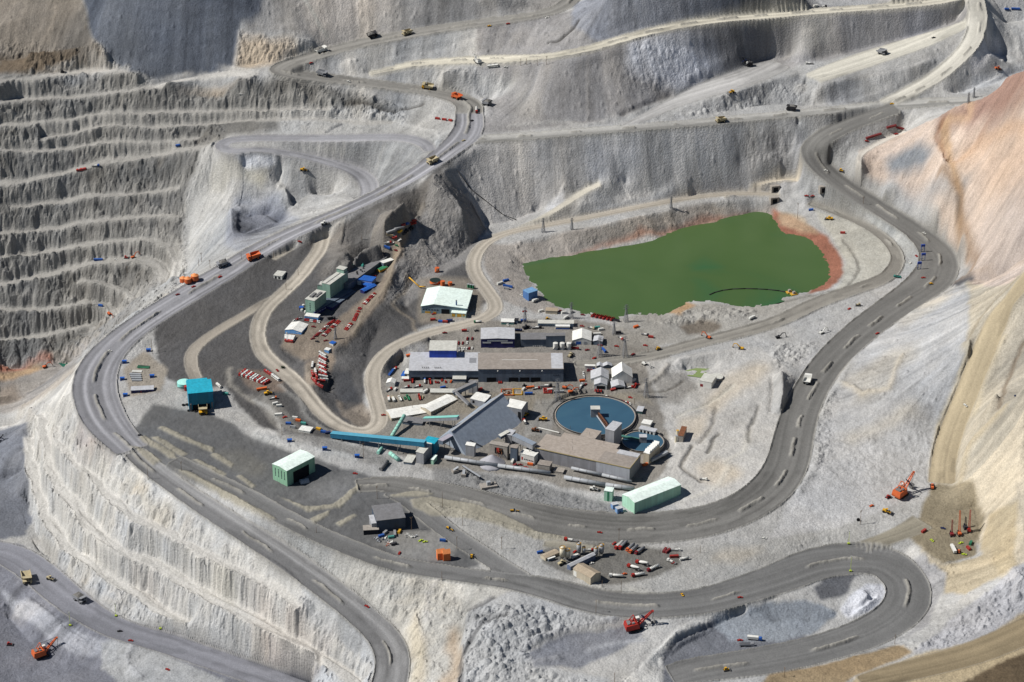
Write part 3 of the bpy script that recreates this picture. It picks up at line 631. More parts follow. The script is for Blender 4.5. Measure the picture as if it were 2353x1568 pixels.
paint((206,178,142),[(1040,1440),(1060,1440),(1050,1600),(1000,1600),(1020,1500)],a=0.6,soft=5,rough=12)
paint((200,182,146),[(940,1420),(970,1470),(975,1600),(945,1600),(940,1500)],a=0.5,soft=5,rough=12)
# bottom centre
paint((180,180,178),[(1085,1400),(1180,1360),(1290,1395),(1400,1420),(1430,1430),(1320,1440),(1215,1490),(1240,1530),(1400,1560),(1400,1600),(1050,1600),(1060,1480)],rough=6)
paint((132,134,140),[(1215,1500),(1300,1462),(1440,1440),(1480,1460),(1400,1500),(1320,1535),(1230,1535)],rough=5)
paint((184,182,176),[(1400,1600),(1500,1500),(1600,1430),(1720,1385),(1840,1350),(1760,1380),(1640,1440),(1555,1475),(1520,1540),(1500,1600)],rough=5)
paint((116,118,123),[(1520,1570),(1525,1510),(1560,1476),(1635,1440),(1720,1398),(1800,1425),(1860,1470),(1780,1530),(1640,1570)],rough=4)
paint((140,146,152),[(1640,1440),(1760,1382),(1850,1378),(1915,1405),(1860,1460),(1780,1475),(1680,1470)],rough=6)
paint((104,105,108),[(1860,1345),(1940,1318),(1985,1325),(1930,1370),(1880,1380)],rough=6)
paint((190,190,192),[(1928,1400),(1950,1370),(1990,1345),(2030,1345),(2040,1370),(2000,1405),(1950,1425)],rough=4)
paint((166,164,158),[(1180,1200),(1250,1245),(1330,1240),(1420,1250),(1600,1262),(1760,1235),(1860,1215),(2000,1190),(2010,1245),(1850,1262),(1700,1330),(1540,1370),(1400,1360),(1260,1325),(1150,1280),(1080,1240),(1000,1150),(1100,1165)],rough=4)
paint((122,119,112),[(1240,1262),(1330,1248),(1440,1250),(1560,1268),(1560,1300),(1500,1325),(1400,1345),(1300,1320),(1250,1295)],rough=4)
paint((190,176,150),[(1620,1290),(1700,1260),(1760,1255),(1700,1300)],a=0.4,soft=5)
# right-hand slopes
paint((192,190,186),[(1840,830),(1960,780),(2100,690),(2200,650),(2230,700),(2226,820),(2150,1050),(2130,1120),(2000,1190),(1760,1240),(1850,1100),(1880,1000)],rough=6)
for P in ([(1930,870),(2080,790),(2120,800),(2000,890),(1940,910)],[(1960,900),(2060,860),(2030,920),(1950,940)],[(1930,1010),(2100,920),(2120,930),(1960,1030)],[(2040,700),(2200,650),(2180,690),(2060,760)],[(1880,860),(1930,820),(1960,830),(1900,900)]):
    paint((208,194,166),P,a=0.45,soft=7,rough=14)
paint((204,192,168),[(2226,640),(2353,600),(2420,600),(2420,1320),(2300,1330),(2260,1240),(2140,1120),(2160,980),(2220,860)],rough=6)
paint((176,168,152),[(2290,700),(2353,660),(2420,700),(2353,900),(2280,960),(2300,820)],a=0.6,soft=8,rough=14)
paint((150,138,112),[(2150,1110),(2230,1100),(2260,1180),(2250,1270),(2170,1300),(2110,1250),(2060,1220),(2110,1190)],rough=5)
paint((205,186,146),[(2120,1255),(2170,1300),(2260,1275),(2270,1180),(2330,1150),(2340,1300),(2220,1370),(2170,1360)],rough=6,a=0.8)
paint((178,177,178),[(2100,1500),(2180,1430),(2260,1370),(2353,1290),(2420,1280),(2420,1400),(2280,1460),(2180,1490)],rough=5)
paint((166,164,162),[(2100,1290),(2130,1270),(2170,1320),(2160,1380),(2130,1440),(2070,1470),(2140,1400)],rough=6)
paint((164,142,106),[(1740,1580),(1765,1545),(1900,1530),(2062,1480),(2100,1500),(1960,1560),(1900,1600)],rough=4)
paint((186,168,132),[(1900,1600),(2000,1545),(2130,1500),(2280,1460),(2353,1410),(2420,1390),(2420,1600)],rough=4)
paint((112,96,72),[(2180,1600),(2260,1540),(2353,1500),(2420,1490),(2420,1600)],rough=8)
paint((214,194,176),[(1975,350),(2070,308),(2160,268),(2260,232),(2353,160),(2420,140),(2420,600),(2353,640),(2260,660),(2230,620),(2200,560),(2120,460),(2040,420),(1985,395)],rough=6)
paint((218,188,160),[(2180,330),(2353,280),(2420,300),(2420,420),(2250,420),(2190,400)],a=0.7,soft=8,rough=16)
paint((140,104,90),[(2420,140),(2353,158),(2260,232),(2170,268),(2150,300),(2260,290),(2353,230),(2420,220)],a=0.8,soft=5,rough=14)
paint((150,118,104),[(2200,330),(2300,260),(2353,250),(2353,280),(2260,320),(2210,350)],a=0.5,soft=5,rough=14)
paint((152,156,160),[(2030,370),(2110,330),(2160,330),(2130,370),(2060,410)],rough=10,soft=4)
paint((172,172,172),[(2010,420),(2160,400),(2220,440),(2190,500),(2110,470),(2050,440)],a=0.8,rough=10,soft=4)
paint((176,170,160),[(2180,500),(2220,560),(2240,620),(2210,650),(2190,580)],a=0.6,soft=4)
paint((196,158,108),[(2165,280),(2185,275),(2180,330),(2205,430),(2222,540),(2205,540),(2190,440),(2160,340)],a=0.7,rough=5)
paint((104,104,104),[(2185,460),(2210,458),(2213,490),(2192,492)],a=0.9,rough=5)
paint((98,98,102),[(2180,650),(2245,632),(2250,645),(2200,662)],a=0.9,rough=5)
# valley right of the plant
paint((188,184,176),[(1480,830),(1740,795),(1800,840),(1830,880),(1800,1000),(1780,1080),(1700,1150),(1580,1190),(1500,1120),(1540,1050),(1520,960),(1500,890)],rough=5)
paint((142,137,128),[(1500,860),(1570,850),(1590,890),(1560,930),(1510,930)],a=0.7,rough=8,soft=3)
for P in ([(1640,870),(1760,830),(1780,850),(1690,920),(1620,960)],[(1560,950),(1620,945),(1640,970),(1600,1010),(1550,1000)],[(1590,1070),(1650,1050),(1700,1090),(1650,1120),(1600,1100)]):
    paint((204,186,156),P,a=0.5,soft=6,rough=12)
# pond surroundings
paint((146,139,130),[(1110,560),(1180,556),(1400,520),(1640,465),(1790,460),(1790,500),(1500,550),(1205,610),(1230,670),(1300,715),(1230,720),(1150,690),(1110,610)],rough=4)
paint((146,108,88),[(1203,612),(1330,580),(1500,535),(1640,495),(1740,478),(1790,492),(1790,520),(1740,496),(1500,552),(1290,596)],a=0.75,rough=6,soft=2)
paint((166,110,84),[(1770,470),(1850,510),(1900,545),(1935,590),(1940,630),(1900,665),(1860,675),(1880,640),(1880,600),(1850,560),(1790,540)],rough=5)
paint((196,172,136),[(1790,480),(1850,500),(1880,535),(1840,530),(1790,515)],a=0.7,rough=6)
paint((186,182,168),[(1870,480),(1960,510),(2040,560),(2060,600),(2020,650),(1900,690),(1930,650),(1945,600),(1910,545)],rough=4)
paint((182,182,176),[(1880,430),(1960,460),(2060,520),(2130,575),(2120,630),(2075,620),(2070,575),(1990,510),(1900,465)],rough=4)
paint((160,155,144),[(1420,735),(1560,700),(1720,700),(1860,675),(1900,685),(1740,745),(1560,790),(1460,800),(1400,760)],rough=4,a=0.8)
paint((186,146,96),[(1530,720),(1570,695),(1600,700),(1560,725)],a=0.8,rough=4)
paint((112,100,84),[(1560,748),(1620,735),(1660,745),(1640,765),(1580,770)],a=0.8,rough=4)
paint((172,168,160),[(1230,500),(1290,470),(1340,425),(1400,410),(1420,420),(1360,450),(1260,520)],a=0.7)
paint((190,190,190),[(1250,480),(1285,440),(1300,436),(1295,470),(1265,492)],a=0.9,rough=2)
paint((164,164,162),[(1610,405),(1680,400),(1740,425),(1700,440),(1620,435)],a=0.8,rough=3)
paint((133,131,128),[(1085,335),(1400,318),(1850,298),(1855,400),(1790,440),(1600,440),(1420,410),(1300,430),(1200,505),(1115,505),(1015,395)])
for P,c in (([(1330,330),(1480,320),(1460,400),(1350,410)],(128,130,134)),([(1100,340),(1200,335),(1260,430),(1180,470)],(150,146,140)),([(1520,330),(1700,310),(1720,370),(1560,390)],(142,138,140)),([(1700,350),(1820,330),(1840,390),(1740,410)],(112,108,102)),([(1240,170),(1330,150),(1440,250),(1330,270)],(140,137,134)),
             ([(1180,190),(1240,200),(1250,270),(1170,280)],(162,157,148)),([(1800,60),(1920,45),(1900,110),(1820,120)],(168,163,150)),([(2050,30),(2150,25),(2160,60),(2080,75)],(150,148,150)),([(2050,175),(2130,150),(2150,170),(2080,205)],(160,152,134)),([(1890,205),(1960,190),(1980,230),(1900,240)],(136,137,140))):
    paint(c,P,a=0.6,soft=8,rough=16)
paint((184,184,182),[(2190,214),(2250,180),(2353,150),(2420,140),(2420,170),(2290,190),(2230,215)],rough=6)
paint((128,126,124),[(2255,60),(2300,90),(2300,140),(2240,180),(2230,140)],a=0.8,rough=6)

# general mottling: fine broken rock, dust laid on level ground, streaks down slopes
mott=fbm(GX,GY,22,4,91,0.65); fine=fbm(GX,GY,4.5,3,92,0.75); big=fbm(GX,GY,160,3,93)
v=1+0.18*mott+0.13*fine+0.15*big
grad_=smooth(0.08,0.3,sl0)*(1 -ROCKY)
v += grad_*np.clip(ST0,-2.2,2.2)*0.045+grad_*np.clip(ST1,-2.2,2.2)*0.05+grad_*np.clip(ST2,-2.2,2.2)*0.07+smooth(0.12,0.4,sl0)*(1 -ROCKY)*np.clip(ST3,-2.2,2.2)*0.085
v += ROCKY*steep*(0.16*fbm(GX,GY,16,4,94,0.7)+0.05*np.clip(ST1,-2,2))
TINT *= np.clip(v,0.45,1.6)[...,None]
hue=fbm(GX,GY,55,4,95,0.6)+0.25*np.clip(ST2,-2,2)*steep+0.5*np.clip(ST3,-2,2)*steep
for K,c_ in MARKS:
    TINT[:]=TINT*(1 -K[...,None])+lin(c_)/1.15*K[...,None]
TINT *= np.stack([1+0.035*hue,1+0.006*hue,1 -0.042*hue],-1)
grey_=TINT.mean(-1,keepdims=True); TINT[:]=grey_+(TINT -grey_)*0.78
TINT *= np.array([0.985,1.0,1.025],np.float32)
TINT[:]=0.93*0.34*(np.maximum(TINT,1e-3)/0.34) ** 1.14
iron=smooth(0.25,0.6,fbm(GX,GY,45,4,96,0.6))*ROCKY*0.22
TINT[:]=TINT*(1 -iron[...,None])+TINT*np.array([1.1,0.93,0.72],np.float32)*iron[...,None]
dust=np.maximum(BENCHF*0.7,TOE*0.55)
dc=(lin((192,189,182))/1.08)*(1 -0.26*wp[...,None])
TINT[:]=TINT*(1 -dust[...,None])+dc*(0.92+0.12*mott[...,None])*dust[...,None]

# roads: worn gravel with wheel tracks, dusty shoulders
ROADCOL={'main': (122,122,125),'ramp': (116,116,116),'plateau': (105,105,104),'loop': (106,105,102),'link': (108,108,107),'cross': (132,131,127),'upper': (126,124,119),'pit_road': (118,119,125),'bench_top': (186,181,166),'terrace': (178,175,164),'diagonal': (176,173,163),'dump_ramp': (160,159,157),
           'inner': (162,155,143),'spur': (148,141,130),'path_dump': (184,179,166),'path_north': (188,178,160),'pond_east': (126,123,116),'loop_west': (140,140,143),'brown_ramp': (158,146,122),'brown_road': (124,112,90),'rig_access': (126,121,108),'yard_road': (140,136,124),'crane_track': (196,190,180)}
tr_a=vnoise(SS*WW/2.6,TT/260,101); tr_b=vnoise(SS*WW/5.5,TT/420,102); tr_c=fbm(TT,SS*WW*5,60,2,103)
for nm,c in ROADCOL.items():
    on=(KIND == ROAD_ID[nm])
    a=blur(on.astype(np.float32),1,1)[...,None]
    base=lin(c)/1.08
    wet=smooth(0.1,0.25,vnoise(TT/120,SS*0+9.7,106)+0.35*vnoise(TT/16,SS*WW/5,107))
    var=(1 -0.16*wet)*1.06+0.18*tr_a+0.15*tr_b+0.10*tr_c+0.08*fine+0.10*mott
    if nm == 'cross':
        var=var*(1+0.42*smooth(0.40,0.55,SS))
    if nm == 'ramp':
        var=var*(1+0.50*smooth(0.52,0.62,SS)*(0.55+0.45*vnoise(SS*WW/2.2,TT/300,104)))
    if nm == 'main':
        lane=np.exp(-((SS -0.28)/0.05) ** 2)+np.exp(-((SS -0.73)/0.06) ** 2)+0.6*np.exp(-((SS -0.88)/0.03) ** 2)
        var=var*(1+0.65*lane*smooth(900,400,np.abs(TT -500)) )
    if nm in ('bench_top','terrace','diagonal','dump_ramp'):
        var=var*(1 -0.28*smooth(0.25,0.55,fbm(TT,SS*WW*4,70,3,105)))
    if nm == 'inner':
        var=var*(1+0.14*np.cos(SS*6.283*2))
    col=base*var[...,None]
    TINT[:]=TINT*(1 -a)+col*a
shoulder=np.clip(edge*np.where(wide,0.55,0.3),0,1)[...,None]
TINT[:]=TINT*(1 -shoulder)+lin((160,157,149))/1.08*(0.9+0.25*mott[...,None])*shoulder
cr=np.clip(MID*0.8,0,1)[...,None]
TINT[:]=TINT*(1 -cr)+lin((150,147,139))/1.08*(0.9+0.4*mott[...,None])*cr
cr=np.clip(ISLE*0.85,0,1)[...,None]
TINT[:]=TINT*(1 -cr)+lin((154,149,134))/1.08*(0.9+0.3*mott[...,None])*cr
TINT=np.clip(TINT,0.01,0.68)

# ------------------------------------------------------------------ ground materials and meshes
def new_mat(name):
    m=bpy.data.materials.new(name); m.use_nodes=True
    return m,m.node_tree,m.node_tree.nodes["Principled BSDF"]

def ground_mat(name,bump,scale,lo,hi):
    m,nt,b=new_mat(name)
    N,L=nt.nodes,nt.links
    at=N.new("ShaderNodeAttribute"); at.attribute_name="tint"
    tc=N.new("ShaderNodeTexCoord")
    n1=N.new("ShaderNodeTexNoise"); n1.inputs["Scale"].default_value=1/scale; n1.inputs["Detail"].default_value=5; n1.inputs["Roughness"].default_value=0.75
    n2=N.new("ShaderNodeTexVoronoi"); n2.inputs["Scale"].default_value=1/(scale*1.4)
    L.new(tc.outputs["Object"],n1.inputs["Vector"]); L.new(tc.outputs["Object"],n2.inputs["Vector"])
    mr=N.new("ShaderNodeMapRange"); mr.inputs["From Min"].default_value=0.25; mr.inputs["From Max"].default_value=0.75; mr.inputs["To Min"].default_value=lo; mr.inputs["To Max"].default_value=hi
    L.new(n1.outputs["Fac"],mr.inputs["Value"])
    mx=N.new("ShaderNodeVectorMath"); mx.operation='SCALE'
    L.new(at.outputs["Color"],mx.inputs[0]); L.new(mr.outputs[0],mx.inputs["Scale"])
    L.new(mx.outputs[0],b.inputs["Base Color"])
    ad=N.new("ShaderNodeMath"); ad.operation='MULTIPLY_ADD'
    L.new(n2.outputs["Distance"],ad.inputs[0]); ad.inputs[1].default_value=-0.5; L.new(n1.outputs["Fac"],ad.inputs[2])
    bp=N.new("ShaderNodeBump"); bp.inputs["Strength"].default_value=1.0; bp.inputs["Distance"].default_value=bump
    L.new(ad.outputs[0],bp.inputs["Height"]); L.new(bp.outputs[0],b.inputs["Normal"])
    b.inputs["Roughness"].default_value=0.95; b.inputs["Specular IOR Level"].default_value=0.15
    return m

def sheet(name,faces,mat):
    """one structure sheet of the ground made of the given faces of the survey grid"""
    idx=np.arange(NR*NTH,dtype=np.int32).reshape(NR,NTH)
    q=np.stack([idx[:-1,:-1][faces],idx[:-1,1:][faces],idx[1:,1:][faces],idx[1:,:-1][faces]],-1)
    used=np.zeros(NR*NTH,bool); used[q.ravel()]=True
    remap=np.cumsum(used,dtype=np.int64).astype(np.int32) -1
    co=np.stack([GX.ravel()[used],GY.ravel()[used],Z.astype(np.float32).ravel()[used]],-1)
    me=bpy.data.meshes.new(name)
    me.vertices.add(len(co)); me.vertices.foreach_set("co",co.ravel())
    me.loops.add(q.size); me.polygons.add(len(q))
    me.loops.foreach_set("vertex_index",remap[q.ravel()])
    me.polygons.foreach_set("loop_start",np.arange(0,q.size,4,dtype=np.int32))
    me.polygons.foreach_set("use_smooth",(np.maximum(ROCKY,RUBBLE)[:-1,:-1][faces]<0.3))
    ca=me.attributes.new("tint",'FLOAT_COLOR','POINT')
    c4=np.ones((len(co),4),np.float32); c4[:,:3]=TINT.reshape(-1,3)[used]
    ca.data.foreach_set("color",c4.ravel())
    me.update(); me.materials.append(mat)
    o=bpy.data.objects.new(name,me); COL.objects.link(o); o["kind"]="structure"
    return o

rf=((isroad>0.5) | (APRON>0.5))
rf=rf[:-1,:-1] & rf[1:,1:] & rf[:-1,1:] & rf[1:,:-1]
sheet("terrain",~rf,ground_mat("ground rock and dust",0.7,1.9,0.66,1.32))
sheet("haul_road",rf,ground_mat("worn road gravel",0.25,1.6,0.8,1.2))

# ------------------------------------------------------------------ building kit
ZF=blur(Z,1,1)
SX,SY=2353/2560,1568/1706

def Q(r,c,x,y):
    """sight line of a spot noted on close-up (row, column) of the survey photographs"""
    return ((0,640,1280,1920)[c]*SX+x*0.25203,(0,425,850,1276)[r]*SY+y*0.25203)

def loc(p):
    x,y,z=hit(p[0],p[1],ZF)
    return Vector((float(x[0]),float(y[0]),float(z[0])))

def gz(x,y):
    return float(ground(x,y,ZF)[0])

def depth_of(x,y,z):
    return (y -CAM_Y)*cp -(z -CAM_H)*sp

def up_from(base,vtop):
    """height above base whose sight line is at row vtop"""
    b=-(vtop -784.0)/FPX
    k=base.y -CAM_Y
    # z such that ((z-H)*cp + k*sp) / (k*cp - (z-H)*sp) = b
    zz=CAM_H+k*(b*cp -sp)/(cp+b*sp)
    return zz -base.z

MATS={}
def mat(name,rgb,rough=0.7,metal=0.0,kind='plain',lit=1.2,scale=3.0,amount=0.16):
    amount,scale=(amount*0.6,scale*2.5) if kind != 'plain' else (amount,scale)
    if name in MATS:
        return MATS[name]
    m,nt,b=new_mat(name)
    N,L=nt.nodes,nt.links
    c=lin(rgb)/lit
    c=np.clip(c,0.004,0.85)
    tc=N.new("ShaderNodeTexCoord")
    n1=N.new("ShaderNodeTexNoise"); n1.inputs["Scale"].default_value=1/scale; n1.inputs["Detail"].default_value=6; n1.inputs["Roughness"].default_value=0.7
    L.new(tc.outputs["Object"],n1.inputs["Vector"])
    rp=N.new("ShaderNodeValToRGB")
    rp.color_ramp.elements[0].position=0.3; rp.color_ramp.elements[1].position=0.72
    lo=np.clip(c*(1 -amount)*np.array([1.0,0.98,0.95]),0,1); hi=np.clip(c*(1+amount*0.6),0,0.9)
    rp.color_ramp.elements[0].color=(*map(float,lo),1); rp.color_ramp.elements[1].color=(*map(float,hi),1)
    L.new(n1.outputs["Fac"],rp.inputs[0])
    out=rp.outputs[0]
    if kind in ('ribs','ribs_y'):
        wv=N.new("ShaderNodeTexWave"); wv.wave_type='BANDS'; wv.bands_direction='X' if kind == 'ribs' else 'Y'
        wv.inputs["Scale"].default_value=0.55; wv.inputs["Distortion"].default_value=0.15
        L.new(tc.outputs["Object"],wv.inputs["Vector"])
        bp=N.new("ShaderNodeBump"); bp.inputs["Strength"].default_value=0.5; bp.inputs["Distance"].default_value=0.25
        L.new(wv.outputs["Fac"],bp.inputs["Height"]); L.new(bp.outputs[0],b.inputs["Normal"])
        # rust and dirt running down between the ribs
        mp=N.new("ShaderNodeMapping"); mp.inputs["Scale"].default_value=(0.7,0.7,0.06)
        n2=N.new("ShaderNodeTexNoise"); n2.inputs["Scale"].default_value=0.5; n2.inputs["Detail"].default_value=4
        L.new(tc.outputs["Object"],mp.inputs["Vector"]); L.new(mp.outputs[0],n2.inputs["Vector"])
        mr=N.new("ShaderNodeMapRange"); mr.inputs["From Min"].default_value=0.35; mr.inputs["From Max"].default_value=0.65; mr.inputs["To Min"].default_value=0.86; mr.inputs["To Max"].default_value=1.06
        sc=N.new("ShaderNodeVectorMath"); sc.operation='SCALE'
        L.new(n2.outputs["Fac"],mr.inputs["Value"]); L.new(out,sc.inputs[0]); L.new(mr.outputs[0],sc.inputs["Scale"])
        out=sc.outputs[0]
    L.new(out,b.inputs["Base Color"])
    b.inputs["Roughness"].default_value=rough; b.inputs["Metallic"].default_value=metal
    b.inputs["Specular IOR Level"].default_value=0.3
    MATS[name]=m
    return m

class MB:
    def __init__(s):
        s.v=[]; s.f=[]
    def add(s,vs,fs):
        k=len(s.v); s.v += [tuple(map(float,p)) for p in vs]; s.f += [tuple(i+k for i in f) for f in fs]
        return s
    def box(s,x0,x1,y0,y1,z0,z1):
        x0,x1=sorted((x0,x1)); y0,y1=sorted((y0,y1))
        return s.add([(x0,y0,z0),(x1,y0,z0),(x1,y1,z0),(x0,y1,z0),(x0,y0,z1),(x1,y0,z1),(x1,y1,z1),(x0,y1,z1)],
                     [(3,2,1,0),(4,5,6,7),(0,1,5,4),(1,2,6,5),(2,3,7,6),(3,0,4,7)])
    def loft(s,rings,caps=True):
        n=len(rings[0]); vs=[p for r in rings for p in r]; fs=[]
        for k in range(len(rings) -1):
            for i in range(n):
                j=(i+1) % n
                fs.append((k*n+i,k*n+j,(k+1)*n+j,(k+1)*n+i))
        if caps:
            fs.append(tuple(range(n))[::-1]); fs.append(tuple((len(rings) -1)*n+i for i in range(n)))
        return s.add(vs,fs)
    def cyl(s,cx,cy,z0,z1,r0,r1=None,n=20,caps=True):
        r1=r0 if r1 is None else r1
        a=[2*math.pi*i/n for i in range(n)]
        return s.loft([[(cx+r0*math.cos(t),cy+r0*math.sin(t),z0) for t in a],[(cx+r1*math.cos(t),cy+r1*math.sin(t),z1) for t in a]],caps)
    def tube(s,p,q,r,n=10,r2=None):
        p=Vector(p); q=Vector(q); d=(q -p).normalized()
        a=d.orthogonal().normalized(); b=d.cross(a)
        r2=r if r2 is None else r2
        t=[2*math.pi*i/n for i in range(n)]
        return s.loft([[p+(a*math.cos(k)+b*math.sin(k))*r for k in t],[q+(a*math.cos(k)+b*math.sin(k))*r2 for k in t]])
    def beam(s,p,q,w,h):
        p=Vector(p); q=Vector(q); d=(q -p).normalized()
        a=d.cross(Vector((0,0,1)))
        a=Vector((1,0,0)) if a.length<1e-3 else a.normalized()
        b=a.cross(d).normalized()
        ring=lambda o: [o -a*w/2 -b*h/2,o+a*w/2 -b*h/2,o+a*w/2+b*h/2,o -a*w/2+b*h/2]
        return s.loft([ring(p),ring(q)])
    def wheel(s,x,y,z,r,w,n=14):
        t=[2*math.pi*i/n for i in range(n)]
        ring=lambda yy,rr: [(x+rr*math.cos(k),yy,z+rr*math.sin(k)) for k in t]
        return s.loft([ring(y -w/2,r*0.86),ring(y -w/2+w*0.12,r),ring(y+w/2 -w*0.12,r),ring(y+w/2,r*0.86)])
    def build(s,name,m,parent=None,smooth=False,loc=None,bevel=0.0):
        me=bpy.data.meshes.new(name)
        bm=bmesh.new()
        vs=[bm.verts.new(p) for p in s.v]
        for f in s.f:
            try:
                bm.faces.new([vs[i] for i in f])
            except ValueError:
                pass
        if bevel:
            bmesh.ops.bevel(bm,geom=[e for e in bm.edges],offset=bevel,segments=1,affect='EDGES')
        bmesh.ops.recalc_face_normals(bm,faces=bm.faces[:])
        bm.to_mesh(me); bm.free()
        if smooth:
            me.polygons.foreach_set("use_smooth",[len(p.vertices) == 4 for p in me.polygons])
        me.materials.append(m)
        o=bpy.data.objects.new(name,me); COL.objects.link(o)
        if parent is not None:
            o.parent=parent
        if loc is not None:
            o.location=loc
        return o

def tag(o,label,cat,group=None):
    o["label"]=label; o["category"]=cat
    if group:
        o["group"]=group
    return o

def thing(name,label,cat,location=(0,0,0),yaw=0.0,group=None):
    o=bpy.data.objects.new(name,None); COL.objects.link(o)
    o.empty_display_size=0.5
    o.location=location; o.rotation_euler=(0,0,yaw)
    return tag(o,label,cat,group)

def copy_tree(o,parent=None):
    c=o.copy(); COL.objects.link(c)
    if parent is not None:
        c.parent=parent
    for ch in KIDS.get(o.name,None) or [x for x in o.children]:
        copy_tree(ch,c)
    return c
KIDS={}

PROTO={}
def put(kind,a,b,label,cat=None,group=None,dz=0.0,at=None):
    """set one vehicle or machine on the ground, tail at sight line a, nose towards b"""
    A,B_=loc(a),loc(b)
    c=(A+B_)/2 if at is None else at
    yaw=math.atan2(B_.y -A.y,B_.x -A.x)
    fn,*arg=kind
    key=kind
    if key not in PROTO:
        PROTO[key]=o=fn(*arg)
        KIDS[o.name]=list(o.children)
        for ch in KIDS[o.name]:
            KIDS[ch.name]=list(ch.children)
    else:
        o=copy_tree(PROTO[key])
    z=gz(c.x,c.y)
    ex,ey=math.cos(yaw),math.sin(yaw)
    r=3.0
    pit=-math.atan2(gz(c.x+ex*r,c.y+ey*r) -gz(c.x -ex*r,c.y -ey*r),2*r)
    rol=math.atan2(gz(c.x -ey*r,c.y+ex*r) -gz(c.x+ey*r,c.y -ex*r),2*r)
    pit=max(-0.22,min(0.22,pit)); rol=max(-0.18,min(0.18,rol))
    ln={truck: 9.8,bus: 11.6,haul_truck: 13.8}.get(fn)
    s_=1.0 if ln is None else max(0.95,min(1.45,(B_ -A).length/ln))
    o.location=(c.x,c.y,z+dz); o.rotation_euler=(rol,pit,yaw); o.scale=(s_,1+(s_ -1)*0.5,1+(s_ -1)*0.5)
    tag(o,label,cat or o["category"],group)
    return o

# ------------------------------------------------------------------ common materials
TYRE=mat("black rubber",(34,34,36),0.9); GLASS=mat("dark window glass",(38,48,60),0.2)
STEEL=mat("dusty grey steel",(120,120,120),0.6); DARK=mat("dark grime",(44,44,48),0.9)
WHITEP=mat("white paint",(222,222,216),0.6); REDP=mat("red paint",(168,50,42),0.5); DKREDP=mat("dark red paint",(128,40,44),0.6)
ORANGE=mat("orange paint",(206,102,56),0.55); YELLOW=mat("yellow paint",(214,164,40),0.55); BLUEP=mat("blue paint",(44,92,172),0.55)
GREENP=mat("green paint",(52,128,92),0.55); TEALP=mat("teal paint",(70,150,140),0.55); LIME=mat("lime paint",(190,210,70),0.55); SILVER=mat("silver paint",(168,172,176),0.4)
TAN=mat("tan dust coated paint",(184,172,140),0.8); GREY=mat("grey paint",(140,142,146),0.6); CREAM=mat("cream paint",(214,206,184),0.6); NAVY=mat("navy paint",(40,52,96),0.6)
ORE=mat("broken ore",(120,118,114),1.0,amount=0.4,scale=1.2); RUST=mat("rusty steel",(128,84,58),0.8,amount=0.4); WOOD=mat("weathered wood",(120,100,80),0.9)
PAINTS={'red': REDP,'white': WHITEP,'blue': BLUEP,'orange': ORANGE,'yellow': YELLOW,'green': GREENP,'silver': SILVER,'grey': GREY,'darkred': DKREDP,'lime': LIME,'tan': TAN,'dark': DARK,'navy': NAVY,'cream': CREAM,'teal': TEALP,'rust': RUST}

# ------------------------------------------------------------------ vehicles and machines (nose towards +x)
def pickup(c):
    t=thing("pickup","","pickup")
    m=PAINTS[c]
    b=MB(); b.loft([[(2.7,-0.95,0.5),(2.7,0.95,0.5),(2.7,0.9,0.95),(2.7,-0.9,0.95)],[(1.3,-1.0,0.45),(1.3,1.0,0.45),(1.3,0.98,1.12),(1.3,-0.98,1.12)],[(-0.7,-1.0,0.45),(-0.7,1.0,0.45),(-0.7,1.0,1.15),(-0.7,-1.0,1.15)]])
    b.loft([[(1.25,-0.95,1.1),(1.25,0.95,1.1),(0.6,0.8,1.85),(0.6,-0.8,1.85)],[(-0.7,-0.95,1.1),(-0.7,0.95,1.1),(-0.6,0.8,1.85),(-0.6,-0.8,1.85)]])
    b.build("body",m,t)
    g=MB(); g.loft([[(1.3,-0.85,1.15),(1.3,0.85,1.15),(0.66,0.72,1.82),(0.66,-0.72,1.82)],[(1.24,-0.85,1.15),(1.24,0.85,1.15),(0.6,0.72,1.82),(0.6,-0.72,1.82)]])
    for s in (-1,1):
        g.loft([[(1.0,s*0.97,1.2),(0.55,s*0.86,1.75),(0.55,s*0.84,1.75),(1.0,s*0.95,1.2)],[(-0.55,s*0.97,1.2),(-0.5,s*0.86,1.75),(-0.5,s*0.84,1.75),(-0.55,s*0.95,1.2)]])
    g.build("windows",GLASS,t)
    d=MB(); d.box(-2.7,-0.72,-1.0,1.0,0.45,0.7); d.box(-2.7,-0.72,-1.0,-0.9,0.7,1.12); d.box(-2.7,-0.72,0.9,1.0,0.7,1.12); d.box(-2.7,-2.6,-0.9,0.9,0.7,1.12)
    d.build("cargo_bed",m,t)
    for x in (1.75,-1.75):
        for y in (-0.92,0.92):
            MB().wheel(x,y,0.4,0.4,0.28,10).build("wheel",TYRE,t)
    return t

def bus(c):
    t=thing("bus","","bus")
    body=MB(); body.box(-5.8,5.8,-1.25,1.25,0.45,1.75); body.build("body",PAINTS[c],t)
    w=MB(); w.box(-5.72,5.75,-1.22,1.22,1.75,2.7); w.build("windows",GLASS,t)
    r=MB(); r.loft([[(-5.8,-1.25,2.7),(5.8,-1.25,2.7),(5.8,1.25,2.7),(-5.8,1.25,2.7)],[(-5.6,-1.0,3.1),(5.6,-1.0,3.1),(5.6,1.0,3.1),(-5.6,1.0,3.1)]]); r.build("roof",REDP if c == 'red' else WHITEP,t)
    h=MB(); h.box(-3.2,-1.6,-0.6,0.6,3.1,3.3); h.box(1.6,2.4,-0.4,0.4,3.1,3.25); h.build("roof_hatch",SILVER,t)
    for x in (3.6,-3.4):
        for y in (-1.1,1.1):
            MB().wheel(x,y,0.5,0.5,0.35,10).build("wheel",TYRE,t)
    return t

def red_white_bus():
    t=bus('red')
    return t

